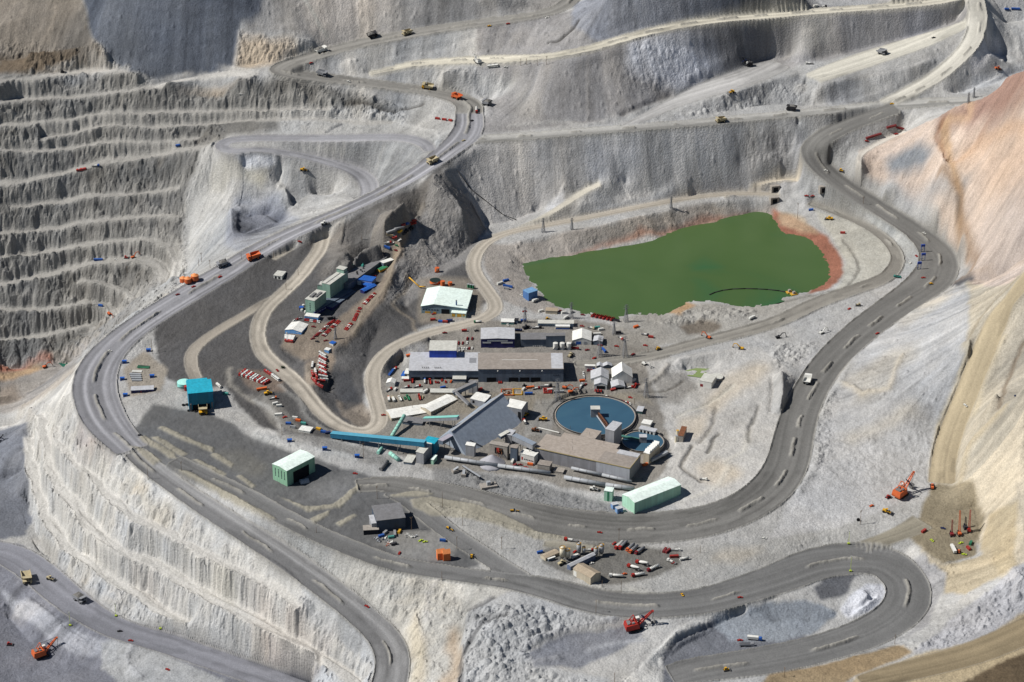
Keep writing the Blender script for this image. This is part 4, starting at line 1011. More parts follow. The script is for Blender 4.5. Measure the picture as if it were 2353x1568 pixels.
def haul_truck(c,load):
    t=thing("haul_truck","","haul truck")
    m=PAINTS[c]
    fr=MB(); fr.box(-6.0,6.2,-1.5,1.5,1.6,2.6); fr.box(3.2,6.9,-4.1,4.1,3.0,3.5); fr.box(6.0,6.8,-3.8,3.8,1.3,3.0); fr.build("frame",m,t)
    gr=MB(); gr.box(6.8,6.95,-2.2,2.2,1.5,3.3); gr.build("radiator_grille",DARK,t)
    cab=MB(); cab.loft([[(4.0,1.0,3.5),(6.4,1.0,3.5),(6.4,3.6,3.5),(4.0,3.6,3.5)],[(4.1,1.1,5.4),(6.1,1.1,5.4),(6.1,3.5,5.4),(4.1,3.5,5.4)]]); cabo=cab.build("cab",m,t)
    gl=MB(); gl.box(6.27,6.42,1.25,3.35,4.2,5.1); gl.build("windscreen",GLASS,cabo)
    # dump body: open tub, floor rising to the rear, canopy over the cab
    bd=MB()
    out_=[(-7.2,4.4),(3.0,3.0)]
    L0,R0_=-4.3,4.3
    bd.loft([[(-7.6,L0,4.6),(-7.6,R0_,4.6),(-7.6,R0_,6.2),(-7.6,R0_ -0.3,6.2),(-7.6,R0_ -0.3,5.0),(-7.6,L0+0.3,5.0),(-7.6,L0+0.3,6.2),(-7.6,L0,6.2)],
             [(-3.5,L0,3.3),(-3.5,R0_,3.3),(-3.5,R0_,6.7),(-3.5,R0_ -0.3,6.7),(-3.5,R0_ -0.3,3.7),(-3.5,L0+0.3,3.7),(-3.5,L0+0.3,6.7),(-3.5,L0,6.7)],
             [(2.2,L0,2.9),(2.2,R0_,2.9),(2.2,R0_,6.9),(2.2,R0_ -0.3,6.9),(2.2,R0_ -0.3,3.3),(2.2,L0+0.3,3.3),(2.2,L0+0.3,6.9),(2.2,L0,6.9)]])
    bd.loft([[(2.2,L0,2.9),(2.2,R0_,2.9),(3.4,R0_,6.9),(3.4,L0,6.9)],[(2.6,L0,2.9),(2.6,R0_,2.9),(3.8,R0_,6.9),(3.8,L0,6.9)]])
    bd.loft([[(3.3,L0,6.6),(3.3,R0_,6.6),(3.3,R0_,6.95),(3.3,L0,6.95)],[(6.9,L0+0.4,6.9),(6.9,R0_ -0.4,6.9),(6.9,R0_ -0.4,7.2),(6.9,L0+0.4,7.2)]])
    body=bd.build("dump_body",m if c != 'yellow' else PAINTS['tan'],t)
    if load:
        ld=MB(); rnd=random.Random(4)
        nx,ny=9,7
        vs=[]
        for i in range(nx):
            for j in range(ny):
                x=-6.6+9.2*i/(nx -1); y=-3.9+7.8*j/(ny -1)
                e=min(1,min(i,nx -1 -i)/2.2,min(j,ny -1 -j)/1.6)
                vs.append((x,y,6.0+1.9*e+rnd.uniform(-0.2,0.25)))
        fs=[(i*ny+j,(i+1)*ny+j,(i+1)*ny+j+1,i*ny+j+1) for i in range(nx -1) for j in range(ny -1)]
        ld.add(vs,fs); ld.build("ore_load",ORE,body)
    for x,y,w in ((4.4,-3.4,1.3),(4.4,3.4,1.3),(-3.6,-2.9,2.4),(-3.6,2.9,2.4)):
        wo=MB().wheel(x,y,1.75,1.75,w,18).build("wheel",TYRE,t)
        MB().wheel(x,y,1.75,0.85,w+0.06,12).build("rim",m,wo)
    return t

def loader(c):
    t=thing("wheel_loader","","loader")
    m=PAINTS[c]
    b=MB(); b.box(-5,-0.5,-1.5,1.5,1.5,3.4); b.box(-0.5,2.2,-1.2,1.2,1.4,2.4); b.build("body",m,t)
    k=MB(); k.box(-1.5,0.4,-1.0,1.0,3.4,5.0); cb=k.build("cab",GLASS,t)
    MB().box(-1.7,0.6,-1.15,1.15,5.0,5.2).build("cab_roof",m,cb)
    a=MB(); a.beam((1.0,-0.9,2.6),(4.6,-0.9,1.6),0.5,0.7); a.beam((1.0,0.9,2.6),(4.6,0.9,1.6),0.5,0.7); a.build("lift_arm",m,t)
    u=MB(); u.loft([[(4.4,-2.6,0.4),(4.4,-2.6,2.6),(4.7,-2.6,2.6),(4.8,-2.6,0.8),(6.6,-2.6,0.5),(6.6,-2.6,0.25)],[(4.4,2.6,0.4),(4.4,2.6,2.6),(4.7,2.6,2.6),(4.8,2.6,0.8),(6.6,2.6,0.5),(6.6,2.6,0.25)]]); u.build("bucket",STEEL,t)
    for x in (-3.4,1.6):
        for y in (-1.7,1.7):
            MB().wheel(x,y,1.3,1.3,1.0,14).build("wheel",TYRE,t)
    return t

def dozer(c):
    t=thing("bulldozer","","bulldozer")
    m=PAINTS[c]
    MB().box(-2.6,2.2,-0.9,0.9,1.0,2.3).build("body",m,t)
    k=MB().box(-1.9,0.0,-0.9,0.9,2.3,3.7).build("cab",GLASS,t)
    MB().box(-2.1,0.2,-1.1,1.1,3.7,3.9).build("cab_roof",m,k)
    for s in (-1.5,1.5):
        tr=MB(); r=[(-2.9,0.2),(-3.2,0.8),(-2.7,1.35),(2.1,1.2),(2.6,0.7),(2.3,0.15)]
        tr.loft([[(x,s -0.4,z) for x,z in r],[(x,s+0.4,z) for x,z in r]]); tr.build("track",DARK,t)
    bl=MB(); bl.loft([[(3.1,-2.6,0.1),(3.5,-2.6,0.2),(3.3,-2.6,1.9),(3.05,-2.6,1.9)],[(3.1,2.6,0.1),(3.5,2.6,0.2),(3.3,2.6,1.9),(3.05,2.6,1.9)]]); bl.beam((1.5,-1.3,0.8),(3.2,-1.3,0.8),0.3,0.3); bl.beam((1.5,1.3,0.8),(3.2,1.3,0.8),0.3,0.3); bl.build("blade",STEEL,t)
    return t

def excavator(c):
    t=thing("excavator","","excavator")
    m=PAINTS[c]
    for s in (-1.5,1.5):
        tr=MB(); r=[(-2.6,0.1),(-2.9,0.6),(-2.5,1.1),(2.5,1.1),(2.9,0.6),(2.6,0.1)]
        tr.loft([[(x,s -0.4,z) for x,z in r],[(x,s+0.4,z) for x,z in r]]); tr.build("track",DARK,t)
    MB().box(-3.2,1.5,-1.6,1.6,1.2,2.7).build("body",m,t)
    MB().box(0.2,1.9,0.6,1.7,1.4,3.4).build("cab",GLASS,t)
    b=MB(); b.beam((1.2,-0.3,2.2),(5.2,-0.3,6.4),0.7,0.9); b.beam((5.2,-0.3,6.4),(8.6,-0.3,6.0),0.6,0.7); b.build("boom",m,t)
    a=MB(); a.beam((8.6,-0.3,6.2),(10.2,-0.3,1.6),0.5,0.6); a.build("arm",m,t)
    u=MB(); u.loft([[(9.4,-1.1,0.2),(10.6,-1.1,0.3),(10.7,-1.1,1.7),(9.7,-1.1,1.4)],[(9.4,0.5,0.2),(10.6,0.5,0.3),(10.7,0.5,1.7),(9.7,0.5,1.4)]]); u.build("bucket",STEEL,t)
    return t

def shovel(c,up=0.0,s=1.0):
    """electric rope shovel, boom towards +x"""
    t=thing("mining_shovel","","mining shovel")
    m=PAINTS[c]
    S=lambda *p: tuple(k*s for k in p)
    for y in (-3.6,3.6):
        r=[(-4.6,0.2),(-5.2,1.0),(-4.4,1.9),(4.4,1.9),(5.2,1.0),(4.6,0.2)]
        MB().loft([[S(x,y -1.0,z) for x,z in r],[S(x,y+1.0,z) for x,z in r]]).build("crawler_track",DARK,t)
    MB().cyl(0,0,1.4*s,2.6*s,3.4*s).build("turntable",STEEL,t)
    h=MB(); h.loft([[S(-9,-4.2,2.6),S(2.5,-4.2,2.6),S(2.5,4.2,2.6),S(-9,4.2,2.6)],[S(-9.2,-4.2,4.2),S(2.5,-4.2,4.2),S(2.5,4.2,4.2),S(-9.2,4.2,4.2)],[S(-8.4,-4.0,8.0),S(1.8,-4.0,8.0),S(1.8,4.0,8.0),S(-8.4,4.0,8.0)]])
    hh=h.build("machine_house",m,t)
    rf_=MB(); rf_.box(-7*s,-4*s,-2.4*s,2.4*s,8.0*s,9.0*s); rf_.box(-3*s,-0.8*s,-3*s,-0.6*s,8*s,8.7*s); rf_.box(-2.6*s,-1*s,1*s,3*s,8*s,8.9*s); rf_.build("roof_unit",STEEL,hh)
    MB().box(1.6*s,4.6*s,2.0*s,4.6*s,5.2*s,8.8*s).build("cab",WHITEP,t)
    g=MB()
    for y in (-2.2,2.2):
        g.beam(S(1.2,y,8),S(-0.6,y*0.7,14.5),0.5*s,0.5*s); g.beam(S(-5.5,y,8),S(-0.6,y*0.7,14.5),0.45*s,0.45*s)
    g.beam(S(-0.6,-1.6,14.5),S(-0.6,1.6,14.5),0.5*s,0.5*s); g.build("gantry",m,t)
    tip=Vector((15.5,0,14.5+up))*s
    bm_=MB()
    for y in (-0.9,0.9):
        bm_.beam(Vector(S(2.4,y*1.6,4.0)),tip+Vector((0,y*0.6*s,0)),0.7*s,1.2*s)
    for k in range(1,8):
        p=Vector(S(2.4,0,4.0)).lerp(tip,k/8); w=(1.4 -0.1*k)*s
        bm_.beam(p+Vector((0,-w,0)),p+Vector((0,w,0)),0.4*s,0.5*s)
    bm_.cyl(tip.x,0,tip.z -0.3*s,tip.z+0.3*s,1.2*s); bo=bm_.build("boom",m,t)
    pin_=Vector(S(2.4,0,4.0)).lerp(tip,0.48)
    st=MB(); end=Vector(S(13.8,0,3.4))
    for y in (-1.0,1.0):
        st.beam(pin_+(pin_ -end).normalized()*4*s+Vector((0,y*s,0)),end+Vector((0,y*s,0)),0.5*s,0.8*s)
    st.build("dipper_handle",NAVY,t)
    d=MB(); r=[(13.0,1.0),(16.4,1.4),(16.6,4.4),(16.2,4.4),(15.9,1.9),(13.6,1.6),(13.4,4.6),(13.0,4.6)]
    d.loft([[S(x,-1.9,z) for x,z in r],[S(x,1.9,z) for x,z in r]]); d.build("dipper",STEEL,t)
    rp_=MB()
    for y in (-0.5,0.5):
        rp_.tube(Vector(S(-0.6,y,14.5)),tip+Vector((0,y*s,0.6*s)),0.12*s,5); rp_.tube(tip+Vector((0.9*s,y*s,0)),S(14.8,y,4.6),0.1*s,5)
    rp_.build("hoist_rope",DARK,t)
    return t

def truck(c,kind):
    """road lorry: cab in colour c, with a tank, flat deck, mixer drum, box or water tank behind"""
    t=thing({'tank': "tanker_truck",'flat': "flatbed_truck",'mixer': "mixer_truck",'box': "box_truck",'dump': "tipper_truck",'grey': "tanker_truck"}[kind],"","truck")
    MB().box(-5.2,4.6,-0.5,0.5,0.8,1.2).build("chassis",DARK,t)
    cb=MB(); cb.loft([[(2.4,-1.2,0.8),(4.7,-1.2,0.8),(4.7,1.2,0.8),(2.4,1.2,0.8)],[(2.4,-1.2,2.0),(4.7,-1.2,2.0),(4.7,1.2,2.0),(2.4,1.2,2.0)],[(2.5,-1.1,3.1),(4.4,-1.1,3.1),(4.4,1.1,3.1),(2.5,1.1,3.1)]]); c_=cb.build("cab",PAINTS[c],t)
    MB().box(4.42,4.68,-1.0,1.0,2.05,2.85).build("windscreen",GLASS,c_)
    if kind in ('tank','grey'):
        k=MB(); n=14; ring=lambda x,r: [(x,r*1.05*math.cos(2*math.pi*i/n),2.3+r*math.sin(2*math.pi*i/n)) for i in range(n)]
        k.loft([ring(-5.4,0.7),ring(-5.2,1.15),ring(1.8,1.15),ring(2.0,0.7)]); to=k.build("tank",WHITEP if kind == 'tank' else GREY,t,True)
        hh=MB()
        for i in range(6):
            hh.cyl(-4.6+1.2*i,0,3.4,3.65,0.3,n=8)
        hh.build("hatch",STEEL,to)
    elif kind == 'flat':
        MB().box(-5.4,2.1,-1.25,1.25,1.2,1.45).build("deck",STEEL,t)
        MB().box(-1.5,1.6,-0.8,0.8,1.45,2.3).build("load_box",WHITEP,t)
    elif kind == 'mixer':
        k=MB(); n=14; ring=lambda x,r,z: [(x,r*math.cos(2*math.pi*i/n),z+r*math.sin(2*math.pi*i/n)) for i in range(n)]
        k.loft([ring(1.9,0.6,2.2),ring(1.0,1.2,2.4),ring(-1.2,1.35,2.7),ring(-4.0,0.75,3.3),ring(-4.8,0.6,3.5)]); k.build("mixer_drum",WHITEP,t,True)
        ch=MB(); ch.beam((-4.8,0,3.0),(-5.9,0,1.3),0.6,0.25); ch.box(-5.2,-4.2,-1.1,1.1,1.2,1.5); ch.build("chute",STEEL,t)
    elif kind == 'box':
        MB().box(-5.4,2.1,-1.25,1.25,1.2,3.6).build("cargo_box",WHITEP,t)
    else:
        k=MB(); k.loft([[(-5.4,-1.3,1.3),(-5.4,1.3,1.3),(-5.4,1.3,2.6),(-5.4,1.15,2.6),(-5.4,1.15,1.5),(-5.4,-1.15,1.5),(-5.4,-1.15,2.6),(-5.4,-1.3,2.6)],[(2.1,-1.3,1.3),(2.1,1.3,1.3),(2.1,1.3,2.8),(2.1,1.15,2.8),(2.1,1.15,1.5),(2.1,-1.15,1.5),(2.1,-1.15,2.8),(2.1,-1.3,2.8)]]); k.build("tipper_body",PAINTS[c],t)
    for x in (3.5,-2.8,-4.2):
        for y in (-1.05,1.05):
            MB().wheel(x,y,0.55,0.55,0.45,10).build("wheel",TYRE,t)
    return t

def grader(c):
    t=thing("motor_grader","","grader"); m=PAINTS[c]
    MB().box(-4.5,-1.0,-0.8,0.8,1.0,2.3).build("engine_hood",m,t)
    MB().box(-1.0,0.6,-0.8,0.8,1.2,3.4).build("cab",GLASS,t)
    f=MB(); f.beam((0.4,0,1.8),(5.0,0,1.4),0.5,0.5); f.build("frame",m,t)
    b=MB(); b.beam((1.2,-2.2,0.5),(2.6,2.2,0.5),0.3,0.8); b.build("blade",STEEL,t)
    for x in (-3.6,-2.0,4.6):
        for y in (-1.1,1.1):
            MB().wheel(x,y,0.75,0.75,0.45,12).build("wheel",TYRE,t)
    return t

def container(c,L=6.1):
    t=thing("container","","container")
    b=MB(); b.box(-L/2,L/2,-1.2,1.2,0.1,2.6); b.build("body",mat(c+" corrugated container",{'red': (156,52,46),'white': (214,214,208),'blue': (40,88,164),'grey': (150,152,154),'orange': (214,104,48),'green': (48,118,88),'darkred': (122,44,46),'navy': (44,58,104),'teal': (80,156,146),'yellow': (206,160,48),'tan': (176,160,130),'dark': (60,60,64)}[c],0.6,kind='ribs',lit=1.15),t)
    f=MB()
    for x in (-L/2,L/2):
        for y in (-1.2,1.2):
            f.box(x -0.09,x+0.09,y -0.09,y+0.09,0.0,2.68)
    f.build("frame",PAINTS.get(c,STEEL),t)
    d=MB(); d.box(L/2,L/2+0.07,-1.1,-0.04,0.2,2.5); d.box(L/2,L/2+0.07,0.04,1.1,0.2,2.5); d.build("door",PAINTS.get(c,STEEL),t)
    return t

def light_tower(h):
    t=thing("light_tower","","light tower")
    b=MB(); b.box(-1.3,1.3,-0.9,0.9,0.5,1.7); b.build("generator_box",LIME,t)
    w=MB(); w.wheel(0,-0.9,0.4,0.4,0.25,8); w.wheel(0,0.9,0.4,0.4,0.25,8); w.build("wheel_pair",TYRE,t)
    m=MB(); m.tube((0,0,1.6),(0,0,h),0.22,6,0.14); m.build("mast",LIME,t)
    l=MB(); l.box(-0.9,0.9,-0.15,0.15,h,h+0.35); l.box(-0.9,-0.2,-0.25,0.25,h -0.5,h); l.box(0.2,0.9,-0.25,0.25,h -0.5,h); l.build("lamp_head",WHITEP,t)
    return t

def pole(h,arms):
    t=thing("utility_pole","","pole")
    MB().tube((0,0,-1),(0,0,h),0.26,8,0.18).build("shaft",WOOD,t)
    if arms:
        a=MB(); a.box(-1.6,1.6,-0.14,0.14,h -0.9,h -0.6); a.box(-1.2,1.2,-0.12,0.12,h -2.2,h -1.95); a.build("crossarm",WOOD,t)
        i=MB()
        for x in (-1.4,0,1.4):
            i.cyl(x,0,h -0.6,h -0.2,0.14,n=6)
        i.build("insulators",GREY,t)
    return t

def pylon(h):
    t=thing("power_pylon","","pylon")
    lg=MB(); wb,wt=h*0.11,h*0.025
    cs=[(-1,-1),(1,-1),(1,1),(-1,1)]
    for a,b in cs:
        lg.beam((a*wb,b*wb,-1),(a*wt,b*wt,h*0.8),0.34,0.34)
    lg.build("legs",GREY,t)
    br=MB(); n=7
    for k in range(n):
        z0,z1=h*0.8*k/n,h*0.8*(k+1)/n
        w0,w1=wb+(wt -wb)*k/n,wb+(wt -wb)*(k+1)/n
        for i in range(4):
            a,b=cs[i],cs[(i+1) % 4]
            br.beam((a[0]*w0,a[1]*w0,z0),(b[0]*w1,b[1]*w1,z1),0.2,0.2); br.beam((b[0]*w0,b[1]*w0,z0),(a[0]*w1,a[1]*w1,z1),0.2,0.2)
    br.build("bracing",GREY,t)
    ar=MB()
    ar.beam((0,0,h*0.78),(0,0,h),0.5,0.5)
    for z,w in ((0.78,0.17),(0.88,0.14),(0.97,0.10)):
        for sx in (-1,1):
            ar.beam((0,0,h*z+0.8),(sx*h*w,0,h*z),0.25,0.3); ar.beam((0,0,h*z -0.4),(sx*h*w,0,h*z),0.2,0.2)
    ar.build("crossarms",GREY,t)
    return t

# ------------------------------------------------------------------ buildings
def bldg(name,label,cat,g0,r0,r1,r2,wall,roof,shape='flat',rise=2.0,ridge=0.5,axis='x',group=None,over=0.35,doors=(),wins=(),hmin=2.5,extra=None,z0=None,cut=None):
    """building from the sight lines of its eaves r0-r1 (seen side) and r2 (far side), and of the wall foot g0 under r0"""
    g=loc(g0)
    if z0 is not None:
        g.z=z0; g.x,g.y=(float(k) for k in at_z(g0[0],g0[1],z0))
    h=max(hmin,up_from(g,r0[1]))
    e=[Vector((*map(float,at_z(p[0],p[1],g.z+h)),0)) for p in (r0,r1,r2)]
    ax=e[1] -e[0]; L=ax.length; ax.normalize()
    n=Vector((-ax.y,ax.x,0)); D=(e[2] -e[1]).dot(n)
    sgn=1 if D>0 else -1; D=abs(D)
    yaw=math.atan2(ax.y,ax.x)
    t=thing(name,label,cat,(e[0].x,e[0].y,g.z),yaw,group)
    Y=lambda y: sgn*y
    w=MB(); rb=MB(); b0=-3.0
    if shape == 'flat':
        w.box(0,L,0,Y(D),b0,h -0.05)
        rb.box(-over,L+over,Y(-over),Y(D+over),h -0.05,h+0.4)
    elif shape == 'mono':
        w.loft([[(0,0,b0),(L,0,b0),(L,Y(D),b0),(0,Y(D),b0)],[(0,0,h),(L,0,h),(L,Y(D),h+rise),(0,Y(D),h+rise)]])
        rb.loft([[(-over,Y(-over),h+0.03),(L+over,Y(-over),h+0.03),(L+over,Y(D+over),h+rise+0.03),(-over,Y(D+over),h+rise+0.03)],[(-over,Y(-over),h+0.3),(L+over,Y(-over),h+0.3),(L+over,Y(D+over),h+rise+0.3),(-over,Y(D+over),h+rise+0.3)]])
    elif axis == 'x':      # ridge along the seen side
        q=ridge*D
        sec=lambda x: [(x,0,b0),(x,Y(D),b0),(x,Y(D),h),(x,Y(q),h+rise),(x,0,h)]
        w.loft([sec(0),sec(L)])
        k1=rise/q; k2=rise/(D -q)
        rs=lambda x: [(x,Y(-over),h -k1*over+0.04),(x,Y(q),h+rise+0.04),(x,Y(D+over),h -k2*over+0.04),(x,Y(D+over),h -k2*over+0.3),(x,Y(q),h+rise+0.32),(x,Y(-over),h -k1*over+0.3)]
        rb.loft([rs(-over),rs(L+over)])
    else:                  # gable on the seen side
        q=ridge*L
        sec=lambda y: [(0,y,b0),(L,y,b0),(L,y,h),(q,y,h+rise),(0,y,h)]
        w.loft([sec(0),sec(Y(D))])
        k1=rise/q; k2=rise/(L -q)
        rs=lambda y: [(-over,y,h -k1*over+0.04),(q,y,h+rise+0.04),(L+over,y,h -k2*over+0.04),(L+over,y,h -k2*over+0.3),(q,y,h+rise+0.32),(-over,y,h -k1*over+0.3)]
        rb.loft([rs(Y(-over)),rs(Y(D+over))])
    wo=w.build("wall",wall,t); ro=rb.build("roof",roof,t)
    def plate(side,a,b,z_0,z_1,nm,m):
        k=MB(); f=0.12
        if side == 'f':
            k.box(a*L,b*L,Y(-f),Y(0.05),z_0*h,z_1*h)
        elif side == 'r':
            k.box(L -0.05,L+f,Y(a*D),Y(b*D),z_0*h,z_1*h)
        elif side == 'l':
            k.box(-f,0.05,Y(a*D),Y(b*D),z_0*h,z_1*h)
        k.build(nm,m,t)
    for d in doors:
        plate(*d[:5],"door",d[5])
    for d in wins:
        side,a,b,z_0,z_1,cols,rows,m=d
        for i in range(cols):
            for j in range(rows):
                ca,cb=a+(b -a)*i/cols,a+(b -a)*(i+0.62)/cols
                za,zb=z_0+(z_1 -z_0)*j/rows,z_0+(z_1 -z_0)*(j+0.6)/rows
                plate(side,ca,cb,za,zb,"window",m)
    t["_L"]=L; t["_D"]=D*sgn; t["_h"]=h
    if extra:
        extra(t,L,D,h,Y)
    for k in ("_L","_D","_h"):
        del t[k]
    return t

def round_tank(name,label,cat,g,u_half,vtop,wall,top,group=None,dome=0.0,stairs=True,z0=None):
    """upright tank: wall foot sight line g (near side), half width in survey pixels, top row of the near rim"""
    G=loc(g)
    R=u_half*depth_of(G.x,G.y,G.z)/FPX
    h=max(1.2,up_from(G,vtop))
    t=thing(name,label,cat,(G.x,G.y+R,G.z),0,group)
    w=MB(); w.cyl(0,0,-2,h,R,n=36,caps=False); w.build("wall",wall,t,True)
    r=MB(); r.cyl(0,0,h -0.05,h+0.15,R*1.015,n=36); 
    if dome:
        r.cyl(0,0,h+0.15,h+dome,R,R*0.15,n=36)
    r.build("roof",top,t)
    if stairs:
        s=MB(); n=14
        for k in range(n):
            a0,a1=-2.6+1.6*k/n,-2.6+1.6*(k+1)/n
            s.beam(((R+0.4)*math.cos(a0),(R+0.4)*math.sin(a0),h*k/n),((R+0.4)*math.cos(a1),(R+0.4)*math.sin(a1),h*(k+1)/n),0.7,0.15)
        s.build("stair",STEEL,t)
    return t

def gallery(name,label,p,q,w,h,wall,roof,legs=4,cat="conveyor",group=None):
    """enclosed conveyor between two world points (floor level)"""
    p,q=Vector(p),Vector(q)
    t=thing(name,label,cat,p,0,group)
    d=q -p
    b=MB(); b.beam((0,0,h/2),d+Vector((0,0,h/2)),w,h); b.build("casing",wall,t)
    r=MB(); up=Vector((0,0,h+0.12)); r.beam(up,d+up,w+0.5,0.25); r.build("roof",roof,t)
    if legs:
        for k in range(legs):
            f=(k+0.6)/legs; c=d*f
            top=p+c; gg=gz(top.x,top.y)
            if top.z -gg>1.5:
                l=MB(); s=d.cross(Vector((0,0,1))).normalized()*(w/2)
                l.beam(c+s,c+s*1.3+Vector((0,0,gg -top.z -1)),0.5,0.5); l.beam(c -s,c -s*1.3+Vector((0,0,gg -top.z -1)),0.5,0.5); l.beam(c+s*1.1+Vector((0,0,(gg -top.z)/2)),c -s*1.1+Vector((0,0,(gg -top.z)/2)),0.35,0.35)
                l.build("trestle",STEEL,t)
    return t

def pipe(name,label,pts,r,m,cat="pipe",group=None,n=10,ribs=None):
    t=thing(name,label,cat,pts[0],0,group)
    o=Vector(pts[0]); b=MB()
    for a,c in zip(pts[:-1],pts[1:]):
        b.tube(Vector(a) -o,Vector(c) -o,r,n)
    b.build("casing",m,t,True)
    if ribs:
        k=MB()
        for a,c in zip(pts[:-1],pts[1:]):
            a,c=Vector(a) -o,Vector(c) -o; L=(c -a).length; d=(c -a).normalized(); m_=int(L/ribs)
            for i in range(1,m_):
                k.tube(a+d*(i*ribs -0.2),a+d*(i*ribs+0.2),r*1.08,n)
        k.build("flange",STEEL,t)
    return t

# ------------------------------------------------------------------ water
def water_mat(name,a,b,c,scale,lit=1.1):
    m,nt,bs=new_mat(name)
    N,L=nt.nodes,nt.links
    tc=N.new("ShaderNodeTexCoord"); n1=N.new("ShaderNodeTexNoise"); n1.inputs["Scale"].default_value=1/scale; n1.inputs["Detail"].default_value=3; n1.inputs["Distortion"].default_value=1.2
    L.new(tc.outputs["Object"],n1.inputs["Vector"])
    rp=N.new("ShaderNodeValToRGB"); e=rp.color_ramp.elements
    e[0].position=0.3; e[1].position=0.7; e[0].color=(*map(float,lin(a)/lit),1); e[1].color=(*map(float,lin(c)/lit),1)
    k=e.new(0.5); k.color=(*map(float,lin(b)/lit),1)
    L.new(n1.outputs["Fac"],rp.inputs[0]); L.new(rp.outputs[0],bs.inputs["Base Color"])
    n2=N.new("ShaderNodeTexNoise"); n2.inputs["Scale"].default_value=0.35; n2.inputs["Detail"].default_value=3
    L.new(tc.outputs["Object"],n2.inputs["Vector"])
    bp=N.new("ShaderNodeBump"); bp.inputs["Strength"].default_value=0.15; bp.inputs["Distance"].default_value=0.2
    L.new(n2.outputs["Fac"],bp.inputs["Height"]); L.new(bp.outputs[0],bs.inputs["Normal"])
    bs.inputs["Roughness"].default_value=0.25; bs.inputs["Specular IOR Level"].default_value=0.25
    return m

def water(name,pts,z,m):
    P=np.array(pts,float); x,y=at_z(P[:,0],P[:,1],z)
    me=bpy.data.meshes.new(name)
    me.from_pydata([(float(a),float(b),0.0) for a,b in zip(x,y)],[],[tuple(range(len(P)))])
    me.materials.append(m); me.update()
    o=bpy.data.objects.new(name,me); COL.objects.link(o); o.location.z=z; o["kind"]="structure"
    if me.polygons[0].normal.z<0:
        me.flip_normals()
    return o
water("pond_water",[(1192,604),(1290,582),(1400,559),(1500,539),(1600,514),(1680,494),(1740,483),(1772,488),(1786,506),(1790,522),(1804,534),(1848,538),(1872,552),(1893,582),(1907,610),(1912,642),(1897,660),(1862,674),(1822,687),(1768,702),(1720,707),(1688,703),(1640,695),(1594,692),(1560,706),(1532,722),(1515,730),(1484,724),(1440,722),(1420,735),(1378,727),(1326,719),(1285,710),(1252,696),(1226,670),(1205,642),(1194,622)],28.15,
      water_mat("green tailings water",(74,97,54),(68,92,50),(46,92,58),200))
water("pool_water",[(1572,852),(1600,846),(1640,848),(1662,856),(1650,866),(1610,868),(1580,864)],13.9,water_mat("pale green pool water",(120,136,84),(126,142,90),(110,130,80),30))
_z=float(lift(-147.0))+1.6
water("sump_water",[Q(2,0,530,210),Q(2,0,580,188),Q(2,0,665,205),Q(2,0,620,250),Q(2,0,570,245)],_z,water_mat("dark green sump water",(28,92,76),(34,98,80),(24,84,70),20))

ZW={'A': (700,540,360),'B': (690,760,300),'C': (950,780,360),'D': (1190,780,360),'E': (1370,780,300),'F': (1040,960,360),'G': (1330,1320,420),'H': (1300,980,420)}
def W(k,x,y):
    a,b,w=ZW[k]
    return ((a+x*w/2352)*SX,(b+y*w/2352)*SY)

# ------------------------------------------------------------------ cladding
MINTW=mat("mint corrugated wall",(160,202,178),0.6,kind='ribs',lit=1.0,amount=0.1,scale=9); MINTR=mat("pale mint roof sheet",(232,252,240),0.5,kind='ribs',lit=1.1,amount=0.03,scale=14)
GREENW=mat("dusty green wall sheet",(130,162,148),0.7,kind='ribs',lit=1.1); PALER=mat("pale grey roof sheet",(204,204,196),0.7,kind='ribs',lit=1.15)
GREYR=mat("grey roof sheet",(122,122,124),0.75,kind='ribs',lit=1.1,amount=0.14); GREYW=mat("grey wall sheet",(150,152,156),0.7,kind='ribs',lit=1.1)
LGREYR=mat("light grey roof sheet",(190,192,196),0.6,kind='ribs',lit=1.12,amount=0.14); BROWNR=mat("weathered brown grey roof",(152,144,136),0.85,kind='ribs',lit=1.1,amount=0.2)
NAVYW=mat("navy wall sheet",(38,40,96),0.6,kind='ribs',lit=1.0); BLUEW=mat("sky blue wall sheet",(108,160,214),0.6,kind='ribs',lit=1.0); BLUER=mat("blue roof sheet",(44,100,186),0.5,kind='ribs',lit=1.1)
CYANR=mat("turquoise roof sheet",(40,170,196),0.5,kind='ribs',lit=1.1); CYANW=mat("turquoise wall sheet",(30,120,150),0.6,kind='ribs',lit=1.0); WHITER=mat("white roof sheet",(236,236,230),0.6,kind='ribs',lit=1.15,amount=0.1)
WHITEW=mat("white wall sheet",(214,214,208),0.7,kind='ribs',lit=1.1); CONC=mat("stained concrete",(156,150,142),0.9,amount=0.3,lit=1.1); SLATEW=mat("slate blue wall sheet",(92,104,118),0.7,kind='ribs',lit=1.0)
BEIGER=mat("beige roof sheet",(170,156,136),0.8,kind='ribs',lit=1.1); BEIGEW=mat("beige wall sheet",(186,176,156),0.8,kind='ribs',lit=1.1); COVER=mat("grey stockpile cladding",(124,133,144),0.6,kind='ribs',lit=0.75,amount=0.1)
ORANGEW=mat("faded orange tank wall",(212,112,62),0.7,lit=1.1); BASALT=mat("bare earth mound",(130,126,118),1.0); GREENR=mat("green roof sheet",(64,140,98),0.6,kind='ribs',lit=1.1)
YDOOR=mat("ochre door",(206,160,60),0.7); OPEN=mat("unlit opening",(20,22,28),1.0)

